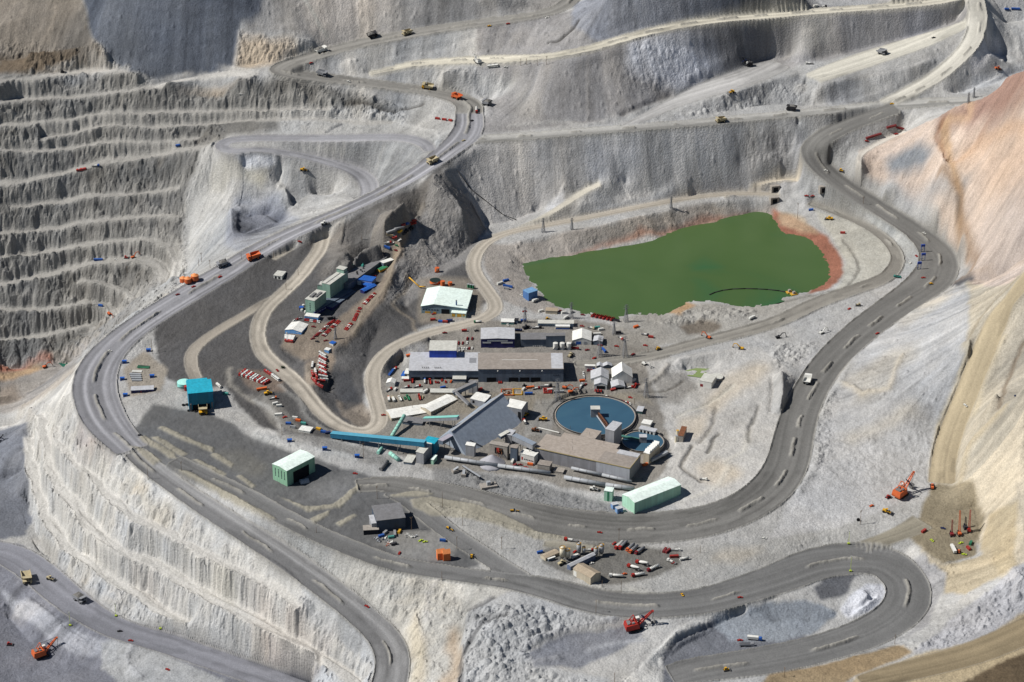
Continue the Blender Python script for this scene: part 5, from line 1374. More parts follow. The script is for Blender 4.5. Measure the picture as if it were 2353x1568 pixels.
def roof_bits(seed,n,x0,x1,y0,y1,size=1.0,m=None,name="roof_vent"):
    def f(t,L,D,h,Y):
        r=random.Random(seed)
        for k in range(n):
            x,y=r.uniform(x0,x1)*L,r.uniform(y0,y1)*D
            b=MB(); a=size*r.uniform(0.6,1.3)
            b.box(x -a,x+a,Y(y -a*0.7),Y(y+a*0.7),h+0.3,h+0.4+a*1.2); b.cyl(x+a*0.4,Y(y),h+0.4+a*1.1,h+0.6+a*2.0,a*0.35,n=8)
            b.build(name,m or STEEL,t)
    return f

# ------------------------------------------------------------------ upper plant: crusher line above the parking lot
bldg("grey_warehouse","long grey roofed hall with clusters of dark roof vents, behind the green tower block","building",(W('A',1115,1125)[0],W('A',1115,1125)[1]+14.6),W('A',1115,1125),W('A',1790,640),W('A',1440,545),SLATEW,GREYR,over=0.6,z0=float(lift(39)),
     extra=lambda t,L,D,h,Y: (roof_bits(3,16,0.45,0.75,0.35,0.75,1.5,TEALP)(t,L,D,h,Y),roof_bits(5,8,0.3,0.5,0.05,0.3,0.8,DARK)(t,L,D,h,Y)))
def tower_bits(t,L,D,h,Y):
    b=MB(); b.box(L*0.2,L*0.5,Y(D*0.2),Y(D*0.6),h+0.4,h+2.2); b.box(L*0.6,L*0.85,Y(D*0.3),Y(D*0.8),h+0.4,h+1.5); b.build("roof_plant",STEEL,t)
bldg("green_tower_block","tall dusty green plant block with a short row of dark windows, roof machinery on top","building",W('B',575,215),Q(1,1,448,1178),Q(1,1,533,1196),Q(1,1,645,1112),GREENW,PALER,wins=[('f',0.46,0.60,0.35,0.85,1,4,GLASS)],extra=tower_bits)
def block_b(t,L,D,h,Y):
    b=MB(); b.box(L*0.82,L*1.0,Y(D*0.1),Y(D*1.0),h+0.4,h+5.5); o=b.build("penthouse",GREENW,t)
    c=MB(); c.box(L*0.80,L*1.02,Y(D*0.05),Y(D*1.05),h+5.5,h+5.9); c.build("penthouse_roof",PALER,o)
    r=MB(); r.box(0,L*0.8,Y(D*0.48),Y(D*0.55),h+0.42,h+0.8); r.build("roof_ridge",STEEL,t)
bldg("green_conveyor_house","tallest slab-like green plant building, small penthouse at the far end of its roof","building",W('A',815,1390),W('A',815,1125),W('A',1108,915),W('A',965,895),GREENW,PALER,extra=block_b)
bldg("transfer_tower","narrow green lattice-topped tower between the two tall green plant buildings","building",W('A',640,1260),W('A',610,1130),W('A',690,1140),W('A',740,1085),GREENW,GREYR,extra=roof_bits(9,5,0.1,0.9,0.1,0.9,1.6,WHITEP,"machine"))
bldg("entrance_wing","small pale blue and white entrance wing at the foot of the tall green block","building",W('B',565,300),W('B',560,235),W('B',820,268),W('B',850,210),BLUEW,WHITER,wins=[('f',0.05,0.95,0.25,0.8,6,1,GLASS)])
bldg("shadowed_annex","low dark blue annex along the shaded side of the green tower block","building",W('B',770,250),W('B',760,160),W('A',1200,1220),W('A',1130,1150),NAVYW,SLATEW,wins=[('f',0.05,0.95,0.5,0.8,14,1,SILVER)])
bldg("conveyor_shed","long narrow dark shed in the shadow next to the lot of parked red pickups","building",W('A',870,1545),W('A',850,1500),W('A',1240,1240),W('A',1180,1200),NAVYW,SLATEW)
bldg("blue_roofed_hall","bright blue roofed open-sided hall at the corner of the grey warehouse","building",W('A',1265,1120),W('A',1250,1035),W('A',1500,1075),W('A',1545,1000),mat("white and blue panels",(120,140,180),0.7,kind='ribs',lit=1.0),BLUER,doors=[('f',0.05,0.3,0.0,0.7,WHITEP),('f',0.4,0.6,0.0,0.6,WHITEP)])
bldg("blue_roofed_shed","smaller bright blue L-shaped shed beside the open-sided blue hall","building",W('A',1320,1255),W('A',1310,1210),W('A',1375,1235),W('A',1490,1105),NAVYW,BLUER,shape='gable',axis='y',rise=1.2,extra=lambda t,L,D,h,Y: (MB().box(-10,-0.5,Y(D*0.62),Y(D*0.98),-2,h).build("side_wing",NAVYW,t),MB().box(-10.4,-0.36,Y(D*0.6),Y(D),h,h+0.4).build("side_wing_roof",BLUER,t)))
bldg("white_roofed_shed","white roofed shed standing at the upper corner of the long grey hall","building",W('A',1645,790),W('A',1637,745),W('A',1690,775),W('A',1785,680),SLATEW,WHITER)
bldg("green_roofed_shed","green roofed shed with a yellow foot beside the grey hall","building",W('A',1580,905),W('A',1575,865),W('A',1630,890),W('A',1690,805),YDOOR,GREENR,shape='gable',axis='y',rise=1.0)
bldg("blue_walled_shed","sky blue shed with a low white gable roof beside the pickup lot","building",W('B',175,590),W('B',175,510),W('B',495,558),W('B',680,412),BLUEW,WHITER,shape='gable',axis='y',rise=2.2,ridge=0.48,doors=[('f',0.05,0.14,0,0.5,WHITEP)],wins=[('f',0.7,0.86,0.72,0.9,2,1,WHITEP)])
bldg("valley_hut","pale hut with dark doors on the slope under the haul road","building",Q(1,1,160,988),Q(1,1,160,962),Q(1,1,236,972),Q(1,1,276,930),WHITEW,PALER,doors=[('f',0.15,0.35,0,0.7,OPEN),('f',0.55,0.8,0,0.7,OPEN)])
round_tank("blue_tank","small dark blue tank clinging to the side of the green tower block","tank",W('B',495,130),5.5,W('B',495,80)[1],NAVY,BLUEP)
for i,p in enumerate((W('B',535,60),W('B',505,150),W('B',575,185))):
    round_tank("white_vessel","small white vessel beside the dark blue tank at the green block","tank",p,2.8,p[1] -4,WHITEP,WHITEP,group="white vessels at the green block",stairs=False)

# mint process hall and its tanks
def mint_hall(t,L,D,h,Y):
    b=MB(); b.box(L*0.44,L*0.62,Y(-0.2),Y(0.1),0,h*0.75); b.build("opening",OPEN,t)
bldg("mint_process_hall","broad hall with a glaring pale mint roof beside the orange tanks","building",Q(1,1,1508,1308),Q(1,1,1507,1242),Q(1,1,1921,1264),Q(1,1,1962,1102),mat("blue grey wall sheet",(120,140,150),0.7,kind='ribs',lit=1.0),MINTR,shape='gable',axis='y',rise=3.6,ridge=0.28,over=0.8,
     doors=[('f',0.08,0.2,0,0.32,YDOOR),('f',0.26,0.33,0,0.32,YDOOR)],wins=[('f',0.03,0.4,0.5,0.7,6,1,GLASS)],extra=mint_hall)
bldg("annex_with_yellow_doors","small pale annex with ochre doors in front of the mint hall","building",Q(1,1,1782,1338),Q(1,1,1780,1303),Q(1,1,1912,1312),Q(1,1,1916,1285),mat("pale green wall sheet",(176,196,176),0.7,lit=1.0),MINTR,doors=[('f',0.04,0.26,0.05,0.8,YDOOR),('f',0.4,0.7,0.05,0.8,YDOOR),('f',0.78,0.92,0.3,0.8,YDOOR)])
_g=loc(Q(1,1,1828,1300)); _h=up_from(_g,Q(1,1,1828,1190)[1])
t=thing("chimney","slim dark blue chimney rising in front of the mint roof","chimney",_g)
MB().cyl(0,0,0,_h,1.0,0.8,12).build("stack",mat("dark blue steel",(40,70,110),0.6,lit=0.9),t,True); MB().cyl(0,0,_h -0.4,_h+0.2,0.95,n=12).build("rim",STEEL,t)
round_tank("orange_tank","lone orange tank standing highest above the mint hall","tank",Q(1,1,1651,940),5.3,Q(1,1,1651,902)[1],ORANGEW,ORANGE)
round_tank("open_tank","wide orange tank open at the top with dark liquid, behind the mint hall","tank",Q(1,1,1632,1052),12.2,Q(1,1,1632,1026)[1],ORANGEW,mat("dark process liquid",(38,52,48),0.3),dome=0)
round_tank("orange_vessel","tall narrow orange vessel at the edge of the mint roof","tank",Q(1,1,1702,1064),5.2,Q(1,1,1702,1024)[1],ORANGEW,ORANGE,stairs=False)
round_tank("orange_drum","squat orange vessel at the back corner of the mint roof","tank",Q(1,1,1769,1060),5.2,Q(1,1,1769,1034)[1],ORANGEW,ORANGE,stairs=False)
for i,x in enumerate((1936,1958,1980)):
    round_tank("green_tank",("first","middle","last")[i]+" of three small dark green tanks beside the curving road","tank",Q(1,1,x,1078+i*4),2.7,Q(1,1,x,1046+i*4)[1],GREENP,SILVER,group="green tanks by the curving road",stairs=False)
pipe("overland_pipe","yellow brown pipe running down the dark slope to the mint hall",[loc(Q(1,1,1398,992))+Vector((0,0,1.5)),loc(Q(1,1,1490,1078))+Vector((0,0,2)),loc(Q(1,1,1545,1086))+Vector((0,0,3))],0.9,YDOOR)

# ------------------------------------------------------------------ crusher at the haul road
def crusher(t,L,D,h,Y):
    MB().box(L*0.15,L*0.85,Y(-0.3),Y(0.2),-1,h*0.34).build("hopper_opening",OPEN,t)
    for x in (0.03,0.9):
        MB().box(L*x,L*(x+0.07),Y(-1.2),Y(0.1),-2,h*0.42).build("leg",STEEL,t)
    MB().box(L*0.14,L*0.7,Y(D*0.98),Y(D+3),h*0.2,h*0.86).build("rear_housing",CYANW,t)
    MB().box(0.2,L*0.86,Y(D),Y(D+4.2),h -0.05,h+0.35).build("rear_roof",CYANR,t)
bldg("primary_crusher","tall turquoise roofed crusher house with a dark open mouth at the haul road","building",Q(2,0,1722,652),Q(2,0,1716,492),Q(2,0,1940,472),Q(2,0,1918,360),CYANW,CYANR,over=0.5,extra=crusher)
put(('haul',haul_truck,'yellow',False)[1:] ,Q(2,0,1850,610),Q(2,0,1855,690),"yellow haul truck backed under the turquoise crusher house",group=None)
round_tank("mint_water_tank","pale mint water tank beside the turquoise crusher house","tank",Q(2,0,1670,446),15.3,Q(2,0,1670,412)[1],mat("mint tank steel",(140,214,206),0.6,lit=1.15),mat("pale mint tank roof",(176,236,226),0.6,lit=1.15),dome=0.5)
round_tank("red_tank","small faded red tank squeezed between mint tank and crusher house","tank",Q(2,0,1698,468),5.0,Q(2,0,1698,432)[1],DKREDP,REDP,dome=1.0,stairs=False)
_tg="big tyres lying at the crusher"
for x,y in ((1672,598),(1705,594),(1738,592),(1722,650),(1752,648),(1785,656)):
    p=loc(Q(2,0,x,y)); o=MB()
    n=18; a=[2*math.pi*i/n for i in range(n)]
    o.loft([[(r*math.cos(k),r*math.sin(k),z) for k in a] for r,z in ((1.0,0.25),(1.7,0.0),(1.95,0.3),(1.95,1.1),(1.7,1.4),(1.0,1.15),(1.0,0.25))],caps=False)
    e=o.build("road_barrier",TYRE,None,True,p); tag(e,"black worn haul truck tyre lying flat beside the crusher mouth","barrier",_tg)
bldg("crusher_office","low office with pale grey roof and navy walls inside the haul road bend","building",Q(2,0,1200,490),Q(2,0,1194,462),Q(2,0,1400,452),Q(2,0,1392,416),NAVYW,LGREYR,shape='gable',axis='x',rise=1.5,wins=[('f',0.05,0.95,0.3,0.7,8,1,GLASS)],doors=[('f',0.42,0.46,0,0.7,REDP)])
for i,(r,c,x,y,w) in enumerate(((2,0,1136,212,"first blue kiosk up the pad inside the haul road bend"),(2,0,1116,366,"blue kiosk level with the pallet yard in the road bend"),(2,0,1144,514,"blue kiosk nearest the office in the road bend"),(2,0,1388,342,"blue kiosk on the valley side of the pallet yard"),(2,0,1355,106,"blue kiosk next to the pole at the top of the pad"),(2,1,307,930,"blue kiosk at the start of the white bank by the apron"),(2,1,627,1003,"blue kiosk midway along the white bank by the apron"),(2,1,922,1072,"blue kiosk at the end of the white bank by the apron"))):
    a=loc(Q(r,c,x,y)); s=2.6
    t=thing("substation_kiosk",w,"kiosk",a,0.1)
    MB().box(-s,s,-1.6,1.6,-1,3.2).build("wall",mat("kiosk blue",(48,84,150),0.6,kind='ribs',lit=1.0),t); MB().box(-s -0.2,s+0.2,-1.8,1.8,3.2,3.5).build("roof",BLUER,t); MB().box(-0.6,0.6,-1.7,-1.55,0,2.2).build("door",NAVY,t)
# stored goods on the pad
def stack(name,label,cat,p,q,w,h,m,n=1,m2=None):
    a,b=loc(p),loc(q); d=b -a; yaw=math.atan2(d.y,d.x); L=Vector((d.x,d.y)).length
    t=thing(name,label,cat,((a.x+b.x)/2,(a.y+b.y)/2,gz((a.x+b.x)/2,(a.y+b.y)/2)),yaw)
    for k in range(n):
        y=(k -(n -1)/2)*(w/n)
        if 'pipe' in name:
            o=MB().tube((-L/2,y,h/2),(L/2,y,h/2),h/2,8)
        else:
            o=MB().box(-L/2,L/2,y -w/n*0.42,y+w/n*0.42,0,h)
        o.build("pipe" if 'pipe' in name else "bundle",m if k % 2 == 0 or m2 is None else m2,t)
    return t
stack("pipe_stack","bundle of dark green pipes stored on the pad in the road bend","pipes",Q(2,0,1255,248),Q(2,0,1365,252),6,1.3,GREENP,4,DARK)
stack("pipe_stack","bundle of white pipes stored beside the green ones on the pad","pipes",Q(2,0,1205,292),Q(2,0,1295,290),5,1.3,WHITEP,3)
for k in range(4):
    stack("pallet_row","grey pallet row in the storage yard above the crusher office","pallets",Q(2,0,1182+k*7,320+k*18),Q(2,0,1285+k*3,318+k*18),3.2,1.6,SILVER,2)["group"]="pallet rows above the crusher office"
put((truck,'white','box'),Q(2,0,1985,418),Q(2,0,2012,440),"white box truck parked behind the turquoise crusher house")
put((container,'teal'),Q(2,0,2035,495),Q(2,0,2082,500),"teal container on the slope pad beside the crusher shadow")

# ------------------------------------------------------------------ mint garage by the apron
def garage(t,L,D,h,Y):
    MB().box(L*0.22,L*0.78,Y(-0.25),Y(0.2),-1,h*0.72).build("door_opening",OPEN,t)
    for i in range(4):
        for j in range(6):
            MB().box(-0.12,0.1,Y(D*(0.14+0.21*i)),Y(D*(0.20+0.21*i)),h*(0.34+0.09*j),h*(0.40+0.09*j)).build("window",GLASS,t)
bldg("mint_workshop","mint workshop with rows of dark windows and a wide doorway on the dark apron","building",Q(2,1,290,1338),Q(2,1,280,1196),Q(2,1,534,1066),Q(2,1,392,1009),mat("mint green wall sheet",(128,168,142),0.6,kind='ribs',lit=0.95,amount=0.1,scale=9),MINTR,shape='gable',axis='x',rise=1.4,over=0.4,extra=garage)
t=thing("arched_shelter","small arched grey shelter before the mint workshop doorway","shelter",loc(Q(2,1,440,1300)),0.4)
b=MB(); n=10; sec=lambda x,r: [(x,r*math.cos(math.pi*i/n),r*math.sin(math.pi*i/n)) for i in range(n+1)]
b.loft([sec(-5,4.0),sec(5,4.0)]); b.build("shell",SILVER,t,True); MB().box(4.9,5.1,-2.2,2.2,0,2.8).build("opening",OPEN,t)

# ------------------------------------------------------------------ ore stockpile cover (A-frame) and conveyors
zg=float(lift(6.5))
def wp(p,z):
    x,y=at_z(p[0],p[1],z); return Vector((float(x),float(y),z))
L_,R_,Rf=wp(W('F',340,895),zg),wp(W('F',815,1165),zg),wp(W('F',1775,700),zg)
ax=Rf -R_
ax=Vector((ax.x,ax.y,0)).normalized(); LR=(R_ -L_); crossd=Vector((ax.y,-ax.x,0))
half=abs(LR.dot(crossd))/2; Ln=(Rf -R_).length
t=thing("stockpile_cover","huge grey A-frame ore stockpile cover, its ridge rising over the plant yard","building",R_,math.atan2(ax.y,ax.x))
lo=lambda p: Vector(((p -R_).dot(ax),(p -R_).dot(Vector((-ax.y,ax.x,0))),p.z -R_.z))
N0=(L_+R_)/2; hN=up_from(N0,W('F',525,778)[1]); N1=Rf+(N0 -R_)*1.5; hF=up_from(N1,W('F',1245,150)[1]); L1=Rf+(L_ -R_)*1.5
Nn,Nf=lo(N0+Vector((0,0,hN))),lo(N1+Vector((0,0,hF)))
dn=lambda v: Vector((v.x,v.y,-1))
b=MB(); b.loft([[dn(lo(R_)),dn(lo(L_)),Nn],[dn(lo(Rf)),dn(lo(L1)),Nf]]); b.build("cladding",COVER,t)
b=MB(); b.beam(Nn+Vector((0,0,.2)),Nf+Vector((0,0,.2)),2.4,0.7); b.build("ridge_cap",SILVER,t)
b=MB()
for k in range(9):
    x=Ln -1.5 -k*4.2
    b.beam((x,-0.4,1.2),(x,-3.8,-1),1.2,0.9)
b.build("buttress",CONC,t)
S0=lo(Rf).lerp(lo(R_),0.72); b=MB(); b.beam(S0+Vector((0,0,.5)),S0.lerp(Nn,0.4)+Vector((0,0,.8)),0.9,0.5); b.build("stair",DARK,t)
APEX=N0+Vector((0,0,hN))+(N1 -N0)*0.06
bldg("white_gable_wing","white roofed building half hidden behind the near side of the stockpile cover","building",W('F',890,330),W('F',886,240),W('F',1120,295),W('F',1180,185),GREYW,WHITER,shape='mono',rise=0.5,doors=[('f',0.15,0.3,0.3,0.8,OPEN)])
bldg("white_roofed_wing","white roofed grey hall emerging behind the far side of the stockpile cover","building",W('F',1725,555),W('F',1440,358),W('F',1722,418),W('F',1775,292),GREYW,WHITER,shape='gable',axis='x',rise=2.5,ridge=0.75,doors=[('f',0.8,0.97,0,0.75,OPEN)],z0=float(lift(9)))
bldg("stair_hut","small white roofed hut against the lower edge of the stockpile cover","building",W('F',812,1165),W('F',808,1000),W('F',950,1022),W('F',975,985),GREYW,WHITER,shape='mono',rise=1.0)
# transfer houses
bldg("turquoise_transfer_tower","turquoise transfer tower where the long blue conveyor ends","building",W('F',125,1100),W('F',122,945),W('F',300,980),W('F',385,895),CYANW,CYANR,hmin=14)
bldg("grey_transfer_house","grey transfer house in front of the turquoise transfer tower","building",W('F',0,1290),W('F',0,1110),W('F',122,1140),W('F',265,1010),GREYW,PALER,shape='mono',rise=2.5)
bldg("pale_gallery_house","low pale grey gallery head below the grey transfer house","building",Q(2,1,1350,1132),Q(2,1,1345,1112),Q(2,1,1420,1122),Q(2,1,1482,1062),SLATEW,PALER)
bldg("mint_kiosk","mint coloured kiosk on legs beside the dark transfer house","building",W('F',240,1310),W('F',238,1235),W('F',285,1245),W('F',345,1180),MINTW,MINTR,shape='mono',rise=0.8)
p0=loc(Q(2,1,690,890))+Vector((0,0,1)); t0=wp(Q(2,1,1545,965),zg+14)
gallery("turquoise_conveyor","long turquoise covered conveyor climbing to the transfer tower",p0,t0,6.5,5.5,mat("deep turquoise casing",(38,104,134),0.6,kind='ribs',lit=1.0),mat("light turquoise top",(86,156,180),0.6,lit=1.1),legs=5)
q0=wp(W('F',390,960),zg+16); gallery("lavender_conveyor","short grey lavender conveyor leaning from the transfer tower onto the stockpile cover",wp(W('F',400,985),zg+13),APEX -Vector((0,0,9)) -ax*4,6,4.5,SLATEW,mat("lavender grey top",(172,168,178),0.7,lit=1.1),legs=1)
gallery("mint_conveyor","grey conveyor with a mint walkway entering the stockpile cover from the open yard",loc(W('F',130,640))+Vector((0,0,3)),wp(W('F',690,580),zg+18),5,4,GREYW,mat("mint walkway",(126,190,180),0.7,lit=1.1),legs=3)
gallery("shop_conveyor","dark grey conveyor gallery sloping from the workshop front to the white roofed mess hall",loc(W('F',610,235))+Vector((0,0,4)),wp(W('C',1565,1190),float(lift(16))+12),5,4.5,SLATEW,GREYR,legs=3)
bldg("gallery_tower","slender grey tower at the joint of the two long workshop roofs","building",W('C',1450,1320),W('C',1445,1150),W('C',1585,1165),W('C',1590,1130),GREYW,GREYR,hmin=8)
gallery("drop_conveyor","thin grey conveyor dropping from the white mess hall towards the stockpile cover",loc(W('F',655,260))+Vector((0,0,8)),loc(W('F',860,400))+Vector((0,0,4)),2.6,2.6,GREYW,GREYR,legs=2)
gallery("mill_conveyor","grey covered conveyor from the square tower to the concentrator wall",wp(W('F',1600,905),float(lift(6))+13),wp(W('F',1935,1060),float(lift(4))+14),7,6,GREYW,mat("blue grey top",(136,146,158),0.6,lit=1.1),legs=3)
bldg("square_tower","square grey roofed tower leaning over the lower corner of the stockpile cover","building",W('F',1455,960),W('F',1452,825),W('F',1560,845),W('F',1632,762),GREYW,LGREYR)
gallery("short_conveyor","short pale conveyor roof below the square grey tower",loc(W('F',1365,985))+Vector((0,0,7)),loc(W('F',1510,930))+Vector((0,0,9)),5,3.5,SLATEW,PALER,legs=1)
def dusty(t,L,D,h,Y):
    b=MB(); r=random.Random(2)
    for k in range(9):
        x=L*r.uniform(0.25,0.75); z=h*r.uniform(0.2,0.75); b.beam((x,Y(-0.3),z),(x+r.uniform(-4,4),Y(-2.5),z -r.uniform(0,5)),0.6,0.6)
    b.build("chute_frame",RUST,t); MB().box(L*0.3,L*0.75,Y(-0.2),Y(0.1),h*0.35,h*0.8).build("opening",OPEN,t); MB().box(L*0.42,L*0.56,Y(-1.2),Y(0),h*0.5,h*0.8).build("drive_unit",REDP,t)
bldg("screening_house","concrete screening house with a red drive hanging in its broken open front","building",W('F',1205,1190),W('F',1200,978),W('F',1490,1030),W('F',1535,985),CONC,CONC,extra=dusty)
bldg("screening_annex","dark annex roof leaning on the concrete screening house","building",W('F',1545,1250),W('F',1540,1040),W('F',1650,1055),W('F',1690,1010),SLATEW,BROWNR)
bldg("white_control_house","dusty white two storey control house beside the concentrator wall","building",W('F',1705,1260),W('F',1695,1130),W('F',1930,1190),W('F',1935,1110),WHITEW,WHITER,wins=[('f',0.3,0.98,0.3,0.55,6,1,GLASS)],doors=[('f',0.12,0.22,0.25,0.6,REDP)])
t=thing("fines_pile","smooth grey cone of fine ore at the foot of the screening house","ore pile",loc(W('F',1240,1310))+Vector((0,3,0)))
b=MB(); rnd=random.Random(6); n=40
b.loft([[(r*math.cos(2*math.pi*i/n)*rnd.uniform(0.96,1.04),r*math.sin(2*math.pi*i/n)*rnd.uniform(0.96,1.04),z) for i in range(n)] for r,z in ((17,-1.5),(14,0.5),(10,3.4),(6,6.2),(2.6,8.6),(0.6,9.8))]); b.build("heap",mat("grey fine ore",(164,164,170),1.0,lit=1.15,amount=0.1),t,True)
for nm,lab,pts,r in (("long_pipe_conveyor","long silvery tubular conveyor running along the slope below the plant",[W('F',470,1250),W('F',1340,1385),W('F',2195,1505)],2.2),("tube_conveyor","silvery tubular conveyor passing in front of the concentrator to the mint warehouse",[W('H',620,1240),W('H',1200,1345),W('H',1600,1400)],2.4),("upper_tube_conveyor","thinner tubular conveyor along the concentrator wall above the silvery one",[W('H',720,1110),W('H',1150,1205),W('H',1560,1300)],1.8)):
    pipe(nm,lab,[loc(p)+Vector((0,0,4.0)) for p in pts],r,SILVER,"conveyor",ribs=9.0)
for nm,lab,a,b_,r in (("mint_tube","mint tube conveyor climbing steeply over the dark stockpile",Q(2,1,1235,900),Q(2,1,1355,768),2.2),("mint_stub","short mint tube lying at the end of the blue conveyor",Q(2,1,1112,1046),Q(2,1,1150,1002),2.0),("mint_chute","pair of pale mint chutes lying on the slope under the blue conveyor",Q(2,1,1222,1048),Q(2,1,1300,1108),2.4),("rusty_tube","grey rusty tube lying beside the slope road",Q(2,1,1135,1196),Q(2,1,1200,1122),2.3)):
    A,B_=loc(a)+Vector((0,0,2.2)),loc(b_)+Vector((0,0,2.2))
    if nm == "mint_tube":
        B_=B_+Vector((0,0,9))
    pipe(nm,lab,[A,B_],r,mat("mint tube steel",(150,206,190),0.6,lit=1.15) if 'mint' in nm else STEEL,"conveyor",ribs=5.0)
bldg("grey_feeder_house","low dark grey roofed feeder house below the white mess hall","building",Q(2,1,1337,768),Q(2,1,1335,745),Q(2,1,1515,765),Q(2,1,1518,715),SLATEW,GREYR)
bldg("white_mess_hall","near wing of the long bent white roofed hall beside the dusty truck park","building",Q(2,1,1237,742),Q(2,1,1234,716),Q(2,1,1592,657),Q(2,1,1530,585),BEIGEW,WHITER,shape='gable',axis='x',rise=1.6,wins=[('f',0.03,0.97,0.35,0.7,16,1,GLASS)])
bldg("white_mess_wing","far wing of the bent white roofed hall, ending at the dark conveyor","building",Q(2,1,1594,690),Q(2,1,1594,656),Q(2,1,1832,542),Q(2,1,1735,500),BEIGEW,WHITER,shape='gable',axis='x',rise=1.6,wins=[('f',0.03,0.97,0.35,0.7,12,1,GLASS)])
# loose screen plant on the slope
for i,(x,y,w) in enumerate(((640,1440,"dusty screening unit under the long pipe conveyor, nearer the transfer house"),(780,1500,"dusty screening unit half buried beside the thin belt"))):
    a=loc(W('F',x,y)); t=thing("screen_unit",w,"machine",a,0.5+i)
    MB().box(-3.5,3.5,-2.5,2.5,0,3).build("hopper",CONC,t); MB().beam((-2,0,3),(4,0,5.5),3,0.5).build("screen_deck",SILVER,t); k=MB(); k.beam((3,-1.8,0),(3,-1.8,5),0.3,0.3); k.beam((3,1.8,0),(3,1.8,5),0.3,0.3); k.build("frame",STEEL,t)
gallery("thin_belt","thin open belt conveyor descending the slope below the long pipe conveyor",loc(Q(2,1,1885,1190))+Vector((0,0,5)),loc(Q(2,1,2045,1285))+Vector((0,0,4)),1.8,1.0,DARK,SILVER,legs=3)
t=thing("slope_hopper","dusty hopper platform at the lower end of the thin belt","machine",loc(Q(2,1,2120,1335)),0.3)
MB().box(-9,9,-5,5,-1,2).build("platform",CONC,t); MB().box(-2,2,-2,2,2,6).build("hopper",SILVER,t); MB().cyl(5,0,2,5,1.4).build("drum",STEEL,t)

# ------------------------------------------------------------------ maintenance workshops
def shop_doors(n,col,z1=0.42):
    return [('f',0.03+k/n,0.03+(k+0.78)/n,0,z1,OPEN) for k in range(n)]
def west_shop(t,L,D,h,Y):
    for x,y in ((0.23,0.12),(0.41,0.12)):
        b=MB()
        for k in range(4):
            b.cyl(L*x+2.2*k -3,Y(D*y),h+0.4,h+2.2,0.5,n=8)
        b.build("roof_vent",STEEL,t)
    MB().box(L*0.86,L*0.96,Y(D*0.42),Y(D*0.7),h+0.42,h+0.46).build("roof_patch",GREY,t)
bldg("west_workshop","large workshop with a pale grey roof and a blue raised bay, red trucks before it","building",Q(2,1,1395,372),Q(2,1,1393,281),Q(2,1,2030,284),Q(2,1,2038,118),SLATEW,LGREYR,over=0.4,doors=shop_doors(6,OPEN,0.36),extra=west_shop)
_zb=gz(*loc(Q(2,1,1395,372)).xy)
bldg("raised_bay","tall blue walled bay standing behind and above the pale workshop roof","building",(W('C',805,715)[0],W('C',805,715)[1]+21),W('C',803,632),W('C',1245,635),W('C',1238,475),mat("deep blue wall sheet",(30,56,140),0.6,kind='ribs',lit=0.62),PALER,over=0.4)
bldg("east_workshop","large workshop with a weathered brown roof and dark open bays facing the yard","building",W('D',35,1150),W('D',35,938),W('D',1428,935),W('D',1422,672),SLATEW,BROWNR,over=0.4,doors=[('f',0.10,0.21,0,0.36,OPEN),('f',0.36,0.47,0,0.36,OPEN),('f',0.49,0.60,0,0.36,OPEN),('f',0.62,0.73,0,0.36,OPEN)],wins=[('f',0.88,0.96,0.52,0.6,3,1,GLASS)],
     extra=lambda t,L,D,h,Y: (MB().box(L*0.86,L*0.998,Y(D*0.02),Y(D*0.98),h+0.41,h+0.47).build("newer_roof_sheets",LGREYR,t),MB().box(L*0.28,L*0.7,Y(D*0.55),Y(D*0.57),h+0.41,h+0.5).build("skylight_strip",WHITEP,t),[MB().cyl(L*x,Y(-1.2),h*0.86,h*0.93,0.6,n=8).build("lamp",WHITEP,t) for x in (0.23,0.49,0.75)]))
bldg("porch_roof","pale roofed lean-to in front of the pale grey workshop","building",W('C',1190,1160),W('C',1187,1100),W('C',1402,1102),W('C',1402,1010),SLATEW,PALER,doors=[('f',0.05,0.95,0.1,0.3,WHITEP)])
bldg("navy_workshop","navy workshop with a stepped white band and pale roof north of the yard","building",W('D',82,590),W('D',80,445),W('D',628,445),W('D',628,266),NAVYW,LGREYR,over=0.4,shape='gable',axis='y',rise=0.9,extra=lambda t,L,D,h,Y: [MB().box(L*a,L*b_,Y(-0.2),Y(0.1),h*z,h*(z+0.16)).build("white_band",WHITEP,t) for a,b_,z in ((0.19,0.80,0.74),(0.05,0.30,0.52),(0.60,0.95,0.52))])
bldg("grey_repair_shop","low grey roofed repair shop with dark walls behind the white fuel tanks","building",W('D',735,575),W('D',735,455),W('D',1140,452),W('D',1142,345),SLATEW,GREYR,wins=[('f',0.48,0.9,0.05,0.28,5,1,WHITEP)])
bldg("dark_repair_bay","taller grey roofed dark bay joined to the grey repair shop","building",W('D',1146,580),W('D',1145,398),W('D',1458,392),W('D',1462,345),SLATEW,GREYR)
for i,x in enumerate((1298,1408,1517)):
    round_tank("fuel_tank",("white fuel tank nearest the dark repair bay","middle one of the three white fuel tanks","white fuel tank nearest the big white tent")[i],"tank",W('D',x,626),5.6,W('D',x,528)[1],WHITEP,WHITEP,dome=0.6)
bldg("white_tent_hall","large white fabric hall with angled side panels beside the fuel tanks","building",W('D',1575,535),W('D',1572,470),W('D',1885,475),W('D',1880,320),WHITEW,WHITER,shape='gable',axis='y',rise=4.0,over=0.2,doors=[('f',0.2,0.45,0,0.8,BLUEP),('f',0.6,0.75,0,0.8,SILVER)])
bldg("grey_store","small grey gabled store to the right of the white fabric hall","building",W('D',1915,540),W('D',1912,480),W('D',2062,490),W('D',2060,405),SLATEW,LGREYR,shape='gable',axis='y',rise=1.6)
bldg("long_office","long narrow office with pale roof, white and blue porch, near the pond dam","building",W('D',1015,240),W('D',1012,190),W('D',1595,195),W('D',1598,140),mat("pale blue grey wall",(140,158,172),0.7,lit=1.0),PALER,wins=[('f',0.05,0.48,0.3,0.75,8,1,GLASS)])
